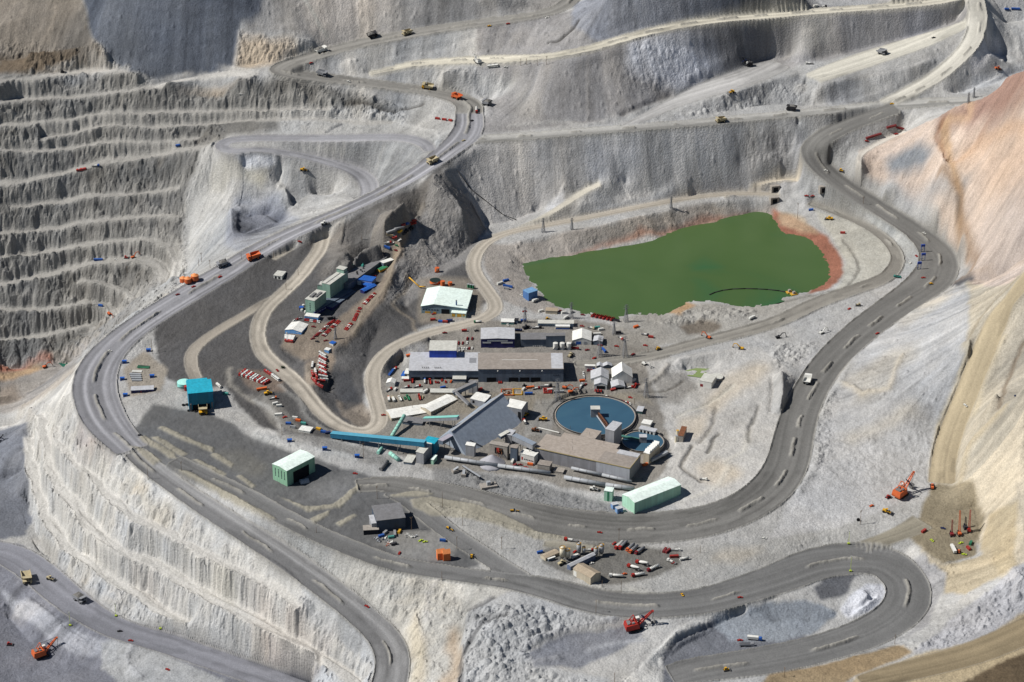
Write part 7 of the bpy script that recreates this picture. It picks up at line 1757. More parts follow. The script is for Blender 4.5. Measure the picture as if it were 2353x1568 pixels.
for a,b,k,w in (((1,0,1130,805),(1,0,1180,808),(dozer,'red'),"red drill machine on the pit bench next to the blue container"),((1,0,1195,812),(1,0,1240,795),(excavator,'orange'),"orange machine at the end of the pit bench row"),((1,0,1040,815),(1,0,1070,820),(pickup,'white'),"small pale pickup on the bench between the blue container and red drill"),((1,0,980,1300),(1,0,1015,1335),(excavator,'orange'),"orange machine on the lower bench under the haul road"),((1,0,905,1240),(1,0,930,1245),(container,'blue'),"little blue box at the end of the lower bench"),
                   ((2,0,370,262),(2,0,455,240),(excavator,'orange'),"orange pump machine by the dark green pit pool"),((0,0,700,1560),(0,0,790,1545),(bus,'red'),"red bus on the white pit ramp"),((0,0,840,1525),(0,0,910,1520),(truck,'blue','flat'),"blue truck ahead of the red bus on the white pit ramp"),((0,0,1595,1345),(0,0,1655,1325),(container,'blue'),"bright blue container at the end of the pit bench below the loop road"),((0,0,2170,855),(0,0,2215,858),(pickup,'white'),"white pickup on the ochre bench beneath the dark slope"),((0,0,550,655),(0,0,595,665),(dozer,'dark'),"dark machine on the top pit bench"),
                   ((0,1,485,582),(0,1,515,572),(pickup,'red'),"red pickup inside the hairpin of the upper road"),((0,1,830,745),(0,1,858,750),(pickup,'white'),"white pickup following the grey truck below the hairpin"),((0,1,2108,243),(0,1,2145,238),(pickup,'yellow'),"yellow pickup high on the upper road"),((0,1,2285,222),(0,1,2310,218),(pickup,'red'),"red pickup highest on the upper road"),((0,1,1960,1105),(0,1,1978,1100),(pickup,'dark'),"dark pickup between the red water truck and the junction"),((0,1,1880,1290),(0,1,1905,1282),(pickup,'tan'),"sandy pickup at the middle of the big junction"),
                   ((0,1,1640,1085),(0,1,1670,1090),(container,'red'),"first red hut on the pale pad inside the bend"),((0,1,1700,1095),(0,1,1735,1100),(container,'red'),"middle red hut on the pale pad inside the bend"),((0,1,1760,1100),(0,1,1790,1108),(container,'red'),"last red hut on the pale pad inside the bend"),((0,1,2260,612),(0,1,2290,617),(pickup,'white'),"white pickup beyond the long white bus"),
                   ((0,2,335,160),(0,2,305,170),(pickup,'white'),"white van on the topmost road"),((0,3,475,70),(0,3,535,65),(truck,'dark','flat'),"dark truck on the top bench road"),((0,3,420,60),(0,3,445,58),(container,'white'),"white box beside the dark truck on the top bench road"),((0,3,2150,90),(0,3,2200,92),(container,'blue'),"first blue container at the far right edge"),((0,3,2215,85),(0,3,2300,90),(container,'blue',12.0),"long blue container at the far right edge"),
                   ((0,3,910,1262),(0,3,1015,1230),(container,'darkred',24.0),"long dark red building module beside the hill road"),((0,3,1095,1170),(0,3,1155,1155),(container,'darkred',14.0),"dark red container left of the pair under the orange hill"),((0,3,1185,1152),(0,3,1240,1170),(container,'darkred',14.0),"dark red container right of the pair under the orange hill"),((0,3,1175,1190),(0,3,1205,1185),(pickup,'white'),"white pickup between the dark red containers"),((0,3,1240,1180),(0,3,1265,1185),(pickup,'white'),"white pickup at the end of the dark red containers"),((0,3,1158,1228),(0,3,1180,1225),(pickup,'red'),"red pickup entering the pale hill road"),((0,3,885,1288),(0,3,912,1292),(pickup,'red'),"red pickup below the long dark red module"),((0,3,1120,952),(0,3,1142,948),(pickup,'yellow'),"yellow pickup at the eastern road fork"),((0,3,1500,350),(0,3,1520,346),(pickup,'dark'),"dark pickup on the terrace near the diagonal road"),
                   ((1,3,335,242),(1,3,365,242),(pickup,'red'),"red pickup on the white causeway, nearer the portal"),((1,3,392,240),(1,3,416,238),(pickup,'red'),"dark red pickup on the white causeway, farther from the portal"),((1,3,1410,575),(1,3,1435,585),(pickup,'white'),"white pickup on the wide eastern haul road"),((1,3,1278,870),(1,3,1318,840),(pickup,'white'),"white van on the pale verge left of the blue frames"),((1,3,1345,780),(1,3,1362,795),(pickup,'red'),"red and white pickup by the blue frames"),((1,3,1400,988),(1,3,1432,986),(pickup,'red'),"red pickup crossing the eastern junction"),((1,3,1470,1035),(1,3,1500,1040),(pickup,'yellow'),"yellow pickup at the island of the eastern junction"),((1,3,732,1275),(1,3,750,1265),(pickup,'red'),"red and white pickup near the sandy machine"),((1,3,985,1500),(1,3,1010,1490),(pickup,'red'),"red pickup on the verge of the eastern haul road"),((1,3,670,580),(1,3,695,580),(container,'red'),"small red box above the reddish shore"),((1,3,385,372),(1,3,402,370),(container,'blue'),"small blue box by the tunnel terrace"),((1,3,510,8),(1,3,540,10),(pickup,'white'),"white pickup on the haul road bend below the hill"),((1,3,655,8),(1,3,685,15),(dozer,'yellow'),"yellow and black machine at the hill road edge"),
                   ((2,0,980,102),(2,0,1018,108),(pickup,'white'),"white pickup in the south western haul road bend"),((2,0,1260,872),(2,0,1295,876),(pickup,'dark'),"dark pickup at the entry of the dark apron"),((1,0,1988,985),(1,0,2022,972),(pickup,'red'),"red pickup behind the loaded truck on the haul road"),((1,0,1752,1072),(1,0,1776,1064),(pickup,'red'),"red pickup below the orange bins"),((1,0,1605,1145),(1,0,1635,1136),(pickup,'darkred'),"dark red pickup farther down the haul road from the orange bins"),((2,1,182,268),(2,1,205,296),(pickup,'red'),"red pickup rounding the gravel roundabout"),((2,1,880,1218),(2,1,928,1226),(pickup,'red'),"red pickup on the dark apron past the mint workshop"),((2,1,1142,690),(2,1,1182,688),(pickup,'red'),"red pickup at the corner of the white mess hall"),((3,1,1300,408),(3,1,1315,382),(pickup,'red'),"red pickup at the kerb of the scrap yard"),((3,1,990,868),(3,1,1030,890),(pickup,'red'),"red pickup alone on the long ramp into the near pit"),((3,2,770,202),(3,2,828,210),(pickup,'red'),"red pickup alone on the lower haul road above the yard"),((3,2,2050,800),(3,2,2108,798),(pickup,'red'),"red pickup on the lower road before the big loop"),((3,2,1545,765),(3,2,1560,785),(pickup,'yellow'),"tiny yellow cart on the verge of the lower road"),((3,0,1165,1190),(3,0,1218,1195),(pickup,'red'),"red pickup on the pit floor road"),((3,0,1070,1108),(3,0,1115,1105),(pickup,'dark'),"dark pickup on the pit floor road"),((3,0,1518,1452),(3,0,1540,1460),(pickup,'red'),"red pickup among boulders in the near pit"),((1,1,385,652),(1,1,408,662),(pickup,'red'),"red pickup on the pale hairpin lane"),((1,1,612,500),(1,1,645,495),(loader,'white'),"white machine at the edge of the pale hairpin"),((2,2,1195,52),(2,2,1235,58),(pickup,'red'),"red pickup on the road below the pond dam"),((1,2,2165,1370),(1,2,2215,1345),(truck,'white','box'),"white truck on the sandy flat below the pond"),((1,2,1115,1440),(1,2,1145,1430),(container,'orange'),"orange tarpaulin covered box below the dam"),((2,2,1320,92),(2,2,1345,82),(dozer,'yellow'),"yellow machine at the verge below the sandy cutting"),((2,2,1715,1275),(2,2,1785,1285),(truck,'white','flat'),"white and blue truck on the slope behind the mint warehouse"),((2,2,1190,215),(2,2,1225,235),(excavator,'white'),"white excavator on the bare ground beyond the store group"),((3,2,2280,255),(3,2,2315,260),(pickup,'white'),"small pale pickup on the rocky verge")):
    put(k,Q(*a),Q(*b),w)
# blue frames at the weigh station
for i,(x,y,w) in enumerate(((1410,745,"first blue gate frame on the eastern haul road verge"),(1415,825,"middle blue gate frame on the eastern haul road verge"),(1378,905,"last blue gate frame on the eastern haul road verge"))):
    t=thing("gate_frame",w,"gate",loc(Q(1,3,x,y)),0.1)
    k=MB(); [k.box(s -.3,s+.3,-.3,.3,-1,9) for s in (-2,2)]; k.build("posts",BLUEP,t); MB().box(-2.6,2.6,-0.8,0.8,7,10).build("sign_panel",mat("deep blue panel",(40,70,150),0.5,lit=1.0),t); MB().box(-5,0,-.8,.8,2.5,3.1).build("platform",STEEL,t)
# tunnel portals and causeway
for i,(x,y,w) in enumerate(((512,205,"pale concrete tunnel portal at the end of the white causeway"),(70,200,"dark tunnel portal in the terrace over the pond head"),(62,305,"square dark culvert opening over the reddish shore"))):
    a=loc(Q(1,3,x,y)); t=thing("tunnel_portal",w,"tunnel",a,0.3)
    MB().box(-6,6,0,6,-2,8).build("headwall",CONC,t); MB().box(-3.4,3.4,-0.2,0.2,-0.5,6).build("opening",OPEN,t)
# floating boom with pontoon on the pond
pts=[wp(Q(1,2,x,y),28.3) for x,y in ((1800,1140),(1850,1118),(1920,1100),(2010,1088),(2130,1084),(2240,1087),(2334,1092),(2440,1104),(2520,1120))]
pipe("floating_pipe","black floating pipe curving across the green pond",pts,0.9,TYRE,ribs=12)
for x,y,w in ((195,1118,"first pump raft at the end of the floating pipe"),(235,1135,"second pump raft nearest the pond shore")):
    q=wp(Q(1,3,x,y),28.3); t=thing("pump_raft",w,"raft",q,0.4); MB().box(-4,4,-3,3,-0.4,1.0).build("float",YDOOR,t); MB().box(-1.5,1.5,-1.5,1.5,1.0,4.0).build("pump_house",CONC,t); MB().tube((0,0,3),(6,1,1.5),0.4).build("hose",DARK,t)

# ------------------------------------------------------------------ buses and parked vehicles
def span(p,q,f):
    return (p[0]+(q[0] -p[0])*f,p[1]+(q[1] -p[1])*f)
BL="red and white mine bus parked slantwise in the stacked row below the pickup lot"
stackb=[((860,955),(960,1035),'grey'),((860,1015),(965,1090),'grey'),((845,1055),(975,1130),'red'),((840,1100),(965,1175),'white'),((830,1155),(970,1215),'white'),((850,1180),(985,1250),'red'),((815,1220),(950,1290),'white'),((850,1275),(985,1345),'red'),((850,1315),(985,1395),'white'),((855,1365),(975,1440),'red'),((850,1420),(985,1490),'white'),((860,1465),(990,1540),'white'),((705,1470),(790,1560),'red')]
for a,b,c in stackb:
    lab={'grey': "dusty grey mine bus at the upper end of the stacked bus row",'red': "red mine bus with a red roof in the stacked row below the pickup lot",'white': "mine bus with a white roof in the stacked row below the pickup lot"}[c]
    put((bus,c),W('B',*a),W('B',*b),lab,"bus","buses stacked in the slanting row")
for a,b,c,w in (((2,1,560,372),(2,1,612,412),'red',"red bus near the lower tip of the bus park"),((2,1,548,402),(2,1,602,452),'red',"last red bus at the lower tip of the bus park"),((2,1,512,262),(2,1,520,212),'grey',"grey bus standing apart at the upper left of the bus park"),((2,1,545,308),(2,1,540,280),'white',"short white bus beside the stacked row"),((2,1,510,300),(2,1,520,338),'red',"red bus at the roadside edge of the bus park"),((2,1,542,322),(2,1,556,358),'red',"red bus squeezed between roadside and stacked row"),
                   ((2,1,78,288),(2,1,142,328),'red',"red bus just leaving the roundabout"),((2,1,145,330),(2,1,212,378),'white',"red and white bus following along the lower road")):
    put((bus,c),Q(*a),Q(*b),w,"bus")
for k in range(4):
    put((bus,'red' if k == 3 else 'white'),W('B',175+3*k,650+k*32),W('B',385 -14*k,672+k*30),"bus with a white roof parked tight before the sky blue shed" if k<3 else "red sided bus in front of the white roofed ones at the sky blue shed","bus","buses before the sky blue shed" if k<3 else None)
for k in range(12):
    f=k/11
    p=span(Q(2,0,2180,330),Q(2,1,70,412),f); q=span(Q(2,0,2240,282),Q(2,1,122,380),f)
    c=('red','white','red','white','red','white','white','red','white','red','darkred','red')[k]
    put((bus,c),p,q,{'red': "red bus in the even row on the brown lot left of the roundabout",'white': "white topped bus in the even row on the brown lot left of the roundabout",'darkred': "dark red bus in the even row on the brown lot left of the roundabout"}[c],"bus","buses in the row left of the roundabout")
RC=random.Random(12)
def lot(fn,p,q,n,d,label,group,cols,skip=0.0,jit=1.2):
    for k in range(n):
        if RC.random()<skip:
            continue
        c=span(p,q,k/max(1,n -1)); c=(c[0]+RC.uniform(-jit,jit)*0.3,c[1]+RC.uniform(-jit,jit)*0.3)
        col=RC.choice(cols)
        s=RC.choice((1,-1))
        put((fn,col),(c[0] -d[0]*s,c[1] -d[1]*s),(c[0]+d[0]*s,c[1]+d[1]*s),label % col.replace('darkred','dark red'),"pickup",group)
rw=['red','red','red','red','red','white','darkred']
lot(pickup,W('A',1545,1275),W('A',1380,1440),13,(3.2,1.0),"%s pickup in the upper line along the slope edge beside the long building shadow","pickups along the slope edge, upper line",rw,0.05)
lot(pickup,W('B',1650,90),W('B',1530,330),12,(3.2,1.0),"%s pickup in the middle line along the slope edge past the lamp pole","pickups along the slope edge, middle line",rw,0.05)
lot(pickup,W('B',1470,400),W('B',1370,510),8,(3.0,1.2),"%s pickup in the short line along the slope edge opposite the pylon","pickups along the slope edge, short line",['red','red','red','white'])
lot(pickup,W('B',570,318),W('B',850,362),9,(-0.6,3.0),"%s pickup in the tidy row at the entrance wing of the green block","pickups before the entrance wing",['red','red','red','white'])
lot(pickup,W('B',1080,365),W('B',720,690),16,(3.2,-0.8),"%s pickup in the left half of the double row on the central lot","pickups in the central lot, left half",rw,0.2)
lot(pickup,W('B',1230,345),W('B',880,680),15,(3.2,1.2),"%s pickup in the right half of the double row on the central lot","pickups in the central lot, right half",rw,0.25)
lot(pickup,W('B',1130,340),W('B',1010,420),5,(3.2,-0.6),"%s pickup in the crowded upper end of the central lot","pickups in the central lot, upper end",['red','red','darkred'])
lot(pickup,W('B',365,335),W('B',470,295),4,(3.0,-0.8),"%s pickup squeezed behind the white roof of the sky blue shed","pickups behind the sky blue shed",['red','white','silver'])
lot(pickup,W('H',1215,78),W('H',1540,172),13,(1.0,1.6),"%s pickup in the curved row along the large thickener rim","pickups along the thickener rim",['red','red','darkred','white'])
lot(pickup,W('C',1280,515),W('C',1420,515),3,(-0.5,2.0),"%s car in the upper rank of the walled car park behind the blue bay","cars in the walled park, upper rank",['darkred','darkred','white'])
lot(pickup,W('C',1290,605),W('C',1500,605),6,(-0.5,2.0),"%s car in the middle rank of the walled car park behind the blue bay","cars in the walled park, middle rank",['white','darkred','silver'])
lot(pickup,W('C',1290,645),W('C',1345,645),2,(-0.5,2.0),"%s car in the lowest rank of the walled car park behind the blue bay","cars in the walled park, lowest rank",['white'])
lot(pickup,W('C',1425,440),W('C',1505,440),2,(-0.5,2.0),"%s car below the orange beam at the top of the walled car park","cars below the orange beam",['darkred'])
lot(pickup,W('E',775,1150),W('E',880,1158),3,(-0.4,2.4),"%s car before the white cabin with the blue base","cars before the white cabin",['red','darkred'])
lot(pickup,W('E',930,1540),W('E',1035,1548),3,(-0.4,2.4),"%s car parked before the smaller gabled shed","cars before the gabled shed",['red'])
lot(pickup,W('E',690,1200),W('E',710,1310),4,(0.3,2.0),"%s van along the orange strip beside the store group","vans along the orange strip",['white','silver'])
# row of red trucks along the dam
for k in range(6):
    p=span(W('D',1915,70),W('D',2225,135),k/5)
    put((truck,'red','dump'),(p[0]+3,p[1] -2.5),(p[0] -3.5,p[1]+2.5),"red tipper truck in the line parked below the pond dam","truck","red trucks below the pond dam")
for a,b,k,w in ((('D',1705,50),('D',1780,60),(pickup,'darkred'),"dark red pickup ahead of the red truck line at the dam"),(('D',2265,150),('D',2310,160),(truck,'dark','dump'),"dark truck at the end of the red truck line"),(('D',1690,235),('D',1770,245),(pickup,'red'),"red pickup passing the end of the long pale office"),(('D',1440,130),('D',1490,95),(truck,'white','box'),"white van truck standing behind the long pale office"),(('D',1145,135),('D',1205,130),(dozer,'yellow'),"small yellow machine behind the long pale office"),(('D',745,155),('D',800,150),(container,'blue'),"small blue container by the pylon foot"),
                   (('D',1945,270),('D',2015,265),(container,'teal'),"teal container behind the grey gabled store"),(('D',2020,300),('D',2060,295),(container,'white'),"white container beside the teal one"),(('D',1850,265),('D',1920,285),(truck,'tan','flat'),"brown lorry behind the white fabric hall"),(('D',1915,375),('D',2040,372),(container,'white',9.0),"white and navy cabin behind the grey gabled store"),(('D',2060,610),('D',2110,665),(truck,'blue','dump'),"blue lorry among the scrap by the pylon"),(('D',2270,565),('D',2320,570),(pickup,'red'),"red pickup between the two posts by the pylons"),(('D',1985,550),('D',2060,555),(pickup,'red'),"dark red pickup before the grey gabled store"),(('D',1565,600),('D',1680,615),(truck,'darkred','dump'),"dusty dark red lorry right of the fuel tanks"),(('D',1800,630),('D',1830,625),(pickup,'darkred'),"dark red pickup on the gravel right of the fuel tanks"),(('D',1520,745),('D',1570,690),(loader,'tan'),"sandy loader at the end of the brown workshop roof"),(('D',1910,770),('D',1945,755),(pickup,'red'),"red pickup at the bend near the white rubble"),
                   (('D',560,260),('D',480,180),(pickup,'white'),"pale pickup between cabin and navy workshop"),(('D',915,270),('D',1075,265),(truck,'dark','flat'),"dark lorry on the gravel north of the grey repair shop"),(('D',800,275),('D',850,260),(loader,'dark'),"dark loader at the gravel mound north of the grey repair shop"),(('D',640,310),('D',745,315),(truck,'navy','dump'),"navy lorry at the end wall of the navy workshop"),
                   (('C',1030,350),('C',1080,345),(pickup,'darkred'),"dark red pickup on the road above the blue bay"),(('C',1325,320),('C',1425,315),(container,'red'),"red box on the roadside strip above the car park"),(('C',1560,315),('C',1590,310),(pickup,'dark'),"dark car beside the navy workshop corner"),(('C',860,45),('C',895,40),(pickup,'red'),"red car in front of the mint hall"),
                   (('C',825,140),('C',905,135),(container,'red'),"red and pale blue container below the mint hall"),(('C',960,165),('C',1030,170),(container,'blue'),"blue container in the row below the mint hall"),(('C',1035,172),('C',1095,175),(container,'red'),"red striped container in the row below the mint hall"),(('C',1095,155),('C',1180,150),(container,'navy',7.0),"navy tall container block below the mint hall"),
                   (('C',140,1040),('C',215,960),(container,'blue',16.0),"long bright blue bus-like unit beneath the dark cutting"),(('C',215,960),('C',250,935),(truck,'red','flat'),"red lorry head at the end of the long blue unit"),(('C',120,1300),('C',180,1270),(truck,'red','flat'),"red and white lorry in front of the white gabled tent"),(('C',230,1310),('C',265,1255),(container,'white'),"white container by the tent and yard road"),(('C',400,1135),('C',460,1130),(container,'red'),"red container under the white lean-to"),(('C',455,730),('C',495,715),(container,'orange'),"orange box at the upper end wall of the pale workshop"),
                   (('C',740,1180),('C',735,1110),(truck,'blue','tank'),"blue tanker in front of the pale workshop bays"),(('C',820,1180),('C',815,1125),(truck,'red','dump'),"red lorry next to the blue tanker at the workshop bays"),(('C',525,1160),('C',530,1120),(truck,'red','dump'),"red lorry at the left end of the workshop bays"),(('C',915,1170),('C',905,1140),(pickup,'red'),"red pickup in the middle of the workshop bays"),(('C',955,1175),('C',950,1145),(pickup,'darkred'),"dark red pickup in the middle of the workshop bays"),(('C',1010,1140),('C',1015,1110),(pickup,'red'),"red pickup close to the workshop wall"),(('C',1075,1165),('C',1070,1135),(pickup,'red'),"red pickup just left of the pale lean-to"),(('C',1150,1160),('C',1165,1130),(pickup,'orange'),"orange pickup touching the pale lean-to"),(('C',385,1255),('C',470,1235),(truck,'darkred','flat'),"dark red trailer on the yard before the flat store"),(('C',570,1240),('C',650,1225),(truck,'red','flat'),"red trailer on the yard above the flat store"),(('C',1005,1255),('C',1055,1245),(container,'blue'),"blue tank box above the ribbed store"),(('C',725,1330),('C',790,1290),(truck,'dark','box'),"dark and white lorry between the flat and ribbed stores"),
                   (('C',150,1470),('C',140,1405),(truck,'orange','box'),"orange lorry at the left end of the dusty truck park"),(('C',235,1475),('C',200,1405),(truck,'tan','box'),"brown and white lorry second in the dusty truck park"),(('C',340,1455),('C',310,1400),(truck,'white','dump'),"white lorry in the middle of the dusty truck park"),(('C',415,1440),('C',395,1395),(pickup,'green'),"small green truck in the dusty truck park"),(('C',475,1450),('C',440,1380),(truck,'green','dump'),"bright green lorry in the dusty truck park"),(('C',650,1445),('C',635,1370),(truck,'red','dump'),"bright red lorry in the dusty truck park"),(('C',690,1420),('C',700,1385),(pickup,'tan'),"sandy pickup beside the bright red lorry"),
                   (('D',375,1175),('D',375,1140),(pickup,'red'),"left of two red cars before the dark workshop bays"),(('D',412,1175),('D',412,1140),(pickup,'red'),"right of two red cars before the dark workshop bays"),(('D',1060,1125),('D',1135,1125),(container,'white'),"white cabin at the foot of the brown workshop, left one"),(('D',1145,1125),('D',1235,1125),(container,'white'),"white cabin at the foot of the brown workshop, right one"),(('D',30,1290),('D',95,1270),(container,'red'),"red box by the gallery tower"),(('D',750,1310),('D',800,1250),(container,'white'),"white cabin in the fenced yard of orange frames"),(('D',805,1350),('D',915,1345),(container,'blue',9.0),"blue container in the fenced yard of orange frames"),(('D',840,1255),('D',935,1245),(container,'orange',9.0),"orange beam stack left of the lattice pylon"),(('D',1180,1290),('D',1230,1285),(container,'white'),"white and blue box atop the orange racks"),(('D',1270,1325),('D',1440,1320),(container,'grey',12.0),"grey white trailer right of the orange racks"),(('D',1395,1245),('D',1510,1262),(excavator,'orange'),"orange long boom machine at the yard end"),(('D',1490,1325),('D',1600,1310),(excavator,'orange'),"orange crane truck nearest the thickener"),(('D',740,1230),('D',860,1225),(dozer,'dark'),"dark heap-like machine before the bays"),(('D',1050,1230),('D',1250,1225),(truck,'dark','flat'),"dark low lorry before the bays"),(('D',960,1265),('D',1010,1260),(truck,'darkred','flat'),"dark red lorry in the fenced yard"),
                   (('D',1680,1280),('D',1740,1190),(truck,'silver','flat'),"grey trailer leaning by the store group"),(('D',1770,1205),('D',1800,1185),(pickup,'darkred'),"dark red car beside the grey trailer"),(('D',1710,1140),('D',1760,1135),(container,'orange'),"orange skip at the end of the orange strip"),
                   (('E',1560,1500),('E',1640,1490),(truck,'red','flat'),"red lorry before the tallest gabled hall"),(('E',1690,1490),('E',1715,1445),(truck,'red','dump'),"red and white lorry at the corner of the tallest hall"),(('E',1740,1450),('E',1780,1430),(pickup,'darkred'),"dark red car behind the red lorries at the tallest hall"),(('E',1255,1545),('E',1300,1535),(container,'red'),"bright red box before the low gabled shed"),(('E',1665,1365),('E',1690,1350),(container,'white'),"small white box beside the tallest gabled hall"),(('E',1385,490),('E',1465,560),(truck,'red','flat'),"red machine in the looped pipes below the dam road"),(('E',1850,445),('E',1960,470),(truck,'dark','flat'),"black and white lorry on the sandy slope below the dam"),(('E',1970,500),('E',2060,510),(container,'red'),"red gear on the sandy slope below the dam"),(('E',1640,850),('E',1690,830),(pickup,'darkred'),"dark red car by the roadside post near the cutting"),(('E',1355,420),('E',1408,415),(container,'dark'),"black box cabin beside the dam road"),
                   (('F',1790,660),('F',1760,605),(truck,'red','mixer'),"red and white crane truck beside the stockpile cover"),(('F',1760,540),('F',1815,510),(loader,'yellow'),"yellow forklift at the doors of the white roofed hall"),(('F',1580,1370),('F',1640,1330),(container,'darkred'),"dark red cabin with white roof near the control house"),(('F',1755,1370),('F',1830,1375),(pickup,'red'),"red car before the control house"),(('F',1680,1330),('F',1725,1330),(pickup,'darkred'),"dark red car under the control house steps"),(('F',1830,1320),('F',1900,1330),(container,'orange'),"orange skip at the concentrator corner"),(('F',1895,1430),('F',1950,1440),(container,'rust'[:0] or 'tan'),"sandy box beside the long pipe conveyor"),(('F',1555,1330),('F',1595,1235),(container,'white',8.0),"white upright cabin below the screening house"),
                   (('H',1530,80),('H',1560,88),(pickup,'red'),"red pickup leaving the thickener rim"),(('H',1640,835),('H',1725,835),(truck,'red','flat'),"red lorry between sawtooth house and concentrator"),(('H',1725,1040),('H',1780,1020),(container,'orange'),"orange box at the concentrator end wall"),(('H',990,1370),('H',1090,1385),(loader,'white'),"white loader under the tube conveyor")):
    put(k,W(*a),W(*b),w)
# orange racks and frames of the fenced yard
for x0,x1,y0,y1,c,w in ((410,615,1270,1375,ORANGE,"orange edged storage bay full of red gear"),(595,755,1265,1365,YELLOW,"yellow edged concrete bay in the fenced yard"),(1105,1240,1260,1340,REDP,"red and white striped rack in the yard")):
    A,B_,C_=loc(W('D',x0,y1)),loc(W('D',x1,y1)),loc(W('D',x0,y0)); L=(B_ -A).length; D=abs(C_.y -A.y)
    t=thing("storage_bay",w,"storage bay",A,math.atan2(B_.y -A.y,B_.x -A.x))
    f=MB(); f.box(0,L,0,0.8,0,1.6); f.box(0,L,D,D+0.8,0,1.6); f.box(0,0.8,0.8,D,0,1.6); f.box(L -0.8,L,0.8,D,0,1.6); f.build("edge_frame",c,t); MB().box(0.8,L -0.8,0.8,D,-0.5,0.3).build("slab",CONC,t)
    if c is not YELLOW:
        r=random.Random(int(x0)); g=MB()
        for k in range(14):
            x,y=r.uniform(1.5,L -2),r.uniform(1.5,D -1); g.box(x,x+r.uniform(1,3),y,y+r.uniform(.6,1.6),.3,r.uniform(1,2.4))
        g.build("stored_gear",REDP if c is REDP else RUST,t)

# ------------------------------------------------------------------ storage strip on the upper terrace
RS=random.Random(5)
strip=[((1750,310),(1830,340),(container,'tan',8.0),"white and tan cabin at the lower end of the terrace strip"),((1850,375),(1900,360),(container,'red'),"red box next to the tan cabin on the terrace strip"),((1740,455),(1800,450),(truck,'red','flat'),"red lorry on the terrace strip beside the white car"),((1810,450),(1855,440),(pickup,'white'),"white car on the terrace strip beside the red lorry"),((1935,420),(1970,395),(pickup,'white'),"white and black car on the outer edge of the terrace strip"),((1890,480),(1920,495),(pickup,'green'),"green car on the terrace strip"),((1715,490),(1780,545),(container,'blue',8.0),"blue gear row at the lower end of the terrace strip"),((1660,575),(1710,585),(pickup,'navy'),"dark blue car nearest the grey hall on the terrace strip"),((1885,565),(1900,570),(pickup,'darkred'),"dark red car at the outer kerb of the terrace strip"),
         ((1760,305),(1900,245),(container,'grey',14.0),"long grey rack along the inner wall of the terrace strip, lower one"),((1880,240),(2010,210),(container,'grey',14.0),"long grey rack along the inner wall of the terrace strip, upper one"),((1935,285),(1985,255),(container,'yellow'),"yellow edged rack on the terrace strip"),((2035,290),(2085,245),(loader,'dark'),"black machine on the outer edge of the terrace strip, lower one"),((2110,230),(2160,190),(loader,'dark'),"black machine on the outer edge of the terrace strip, upper one"),((1990,175),(2030,155),(container,'red'),"bright red box where the terrace strip narrows"),((2050,150),(2100,130),(container,'blue'),"blue box where the terrace strip narrows"),((2115,115),(2160,105),(pickup,'red'),"red car among the gear at the top of the terrace strip"),((2150,145),(2195,130),(truck,'red','dump'),"red lorry at the top of the terrace strip"),((2170,95),(2205,85),(container,'red'),"small red box farthest up the terrace strip"),((2000,320),(2040,300),(container,'dark'),"black box on the outer edge of the terrace strip"),((1860,330),(1835,315),(pickup,'white'),"white van behind the tan cabin")]
for a,b,k,w in strip:
    put(k,W('A',*a),W('A',*b),w)
put((pickup,'red'),W('A',1510,990),W('A',1560,985),"red car behind the open-sided blue hall")
put((truck,'dark','dump'),W('B',1070,305),W('B',1120,300),"dark lorry at the corner of the long building shadow")
put((pickup,'darkred'),W('B',955,735),W('B',1000,725),"dark red car driving past the central lot")
put((pickup,'dark'),W('B',770,740),W('B',850,755),"dark car at the lower end of the central lot")
put((pickup,'darkred'),W('B',705,450),W('B',765,460),"dark red car at the end of the sky blue shed")
bldg("blue_white_cabin","blue and white cabin on the slope edge above the bus park, upper one","cabin",W('B',1045,800),W('B',1045,765),W('B',1120,790),W('B',1165,750),WHITEW,BLUER)
bldg("blue_white_cabin","blue fronted white cabin on the slope edge above the bus park, lower one","cabin",W('B',945,935),W('B',945,895),W('B',1030,915),W('B',1060,875),BLUEW,WHITER)

# ------------------------------------------------------------------ terraces below the bus road
for a,b,k,w in (((2,1,10,475),(2,1,100,450),(container,'orange',12.0),"long orange beam stack on the lower terrace"),((2,1,80,505),(2,1,150,490),(loader,'yellow'),"yellow loader among orange gear on the lower terrace"),((2,1,125,545),(2,1,190,535),(truck,'orange','flat'),"orange lorry on the lower terrace"),((2,1,155,590),(2,1,195,580),(container,'white'),"first white container on the lower terrace"),((2,1,185,610),(2,1,235,605),(container,'white'),"second white container on the lower terrace"),((2,1,178,690),(2,1,240,685),(container,'white',9.0),"white cabin on the lower terrace above the red car"),((2,1,250,712),(2,1,275,705),(pickup,'red'),"red car beside the white cabin on the lower terrace"),((2,1,335,715),(2,1,375,720),(container,'white'),"white box on the lower terrace beside the orange one"),((2,1,370,738),(2,1,400,742),(container,'orange'),"small orange box on the lower terrace"),((2,1,410,765),(2,1,455,772),(container,'teal'),"teal box on the lower terrace"),((2,1,275,768),(2,1,320,770),(container,'blue'),"blue box pile on the lower terrace"),((2,1,320,800),(2,1,355,805),(container,'grey'),"grey box below the blue pile"),((2,1,545,812),(2,1,600,825),(container,'yellow'),"yellow box near the road curve"),((2,1,590,840),(2,1,640,848),(container,'blue'),"blue box left of the dark blue one by the road curve"),((2,1,635,855),(2,1,675,850),(container,'navy'),"dark blue box nearest the road curve")):
    put(k,Q(*a),Q(*b),w)
bldg("white_terrace_shed","white flat roofed shed on the lower terrace near the blue conveyor","building",Q(2,1,390,840),Q(2,1,388,822),Q(2,1,490,838),Q(2,1,495,795),WHITEW,WHITER)

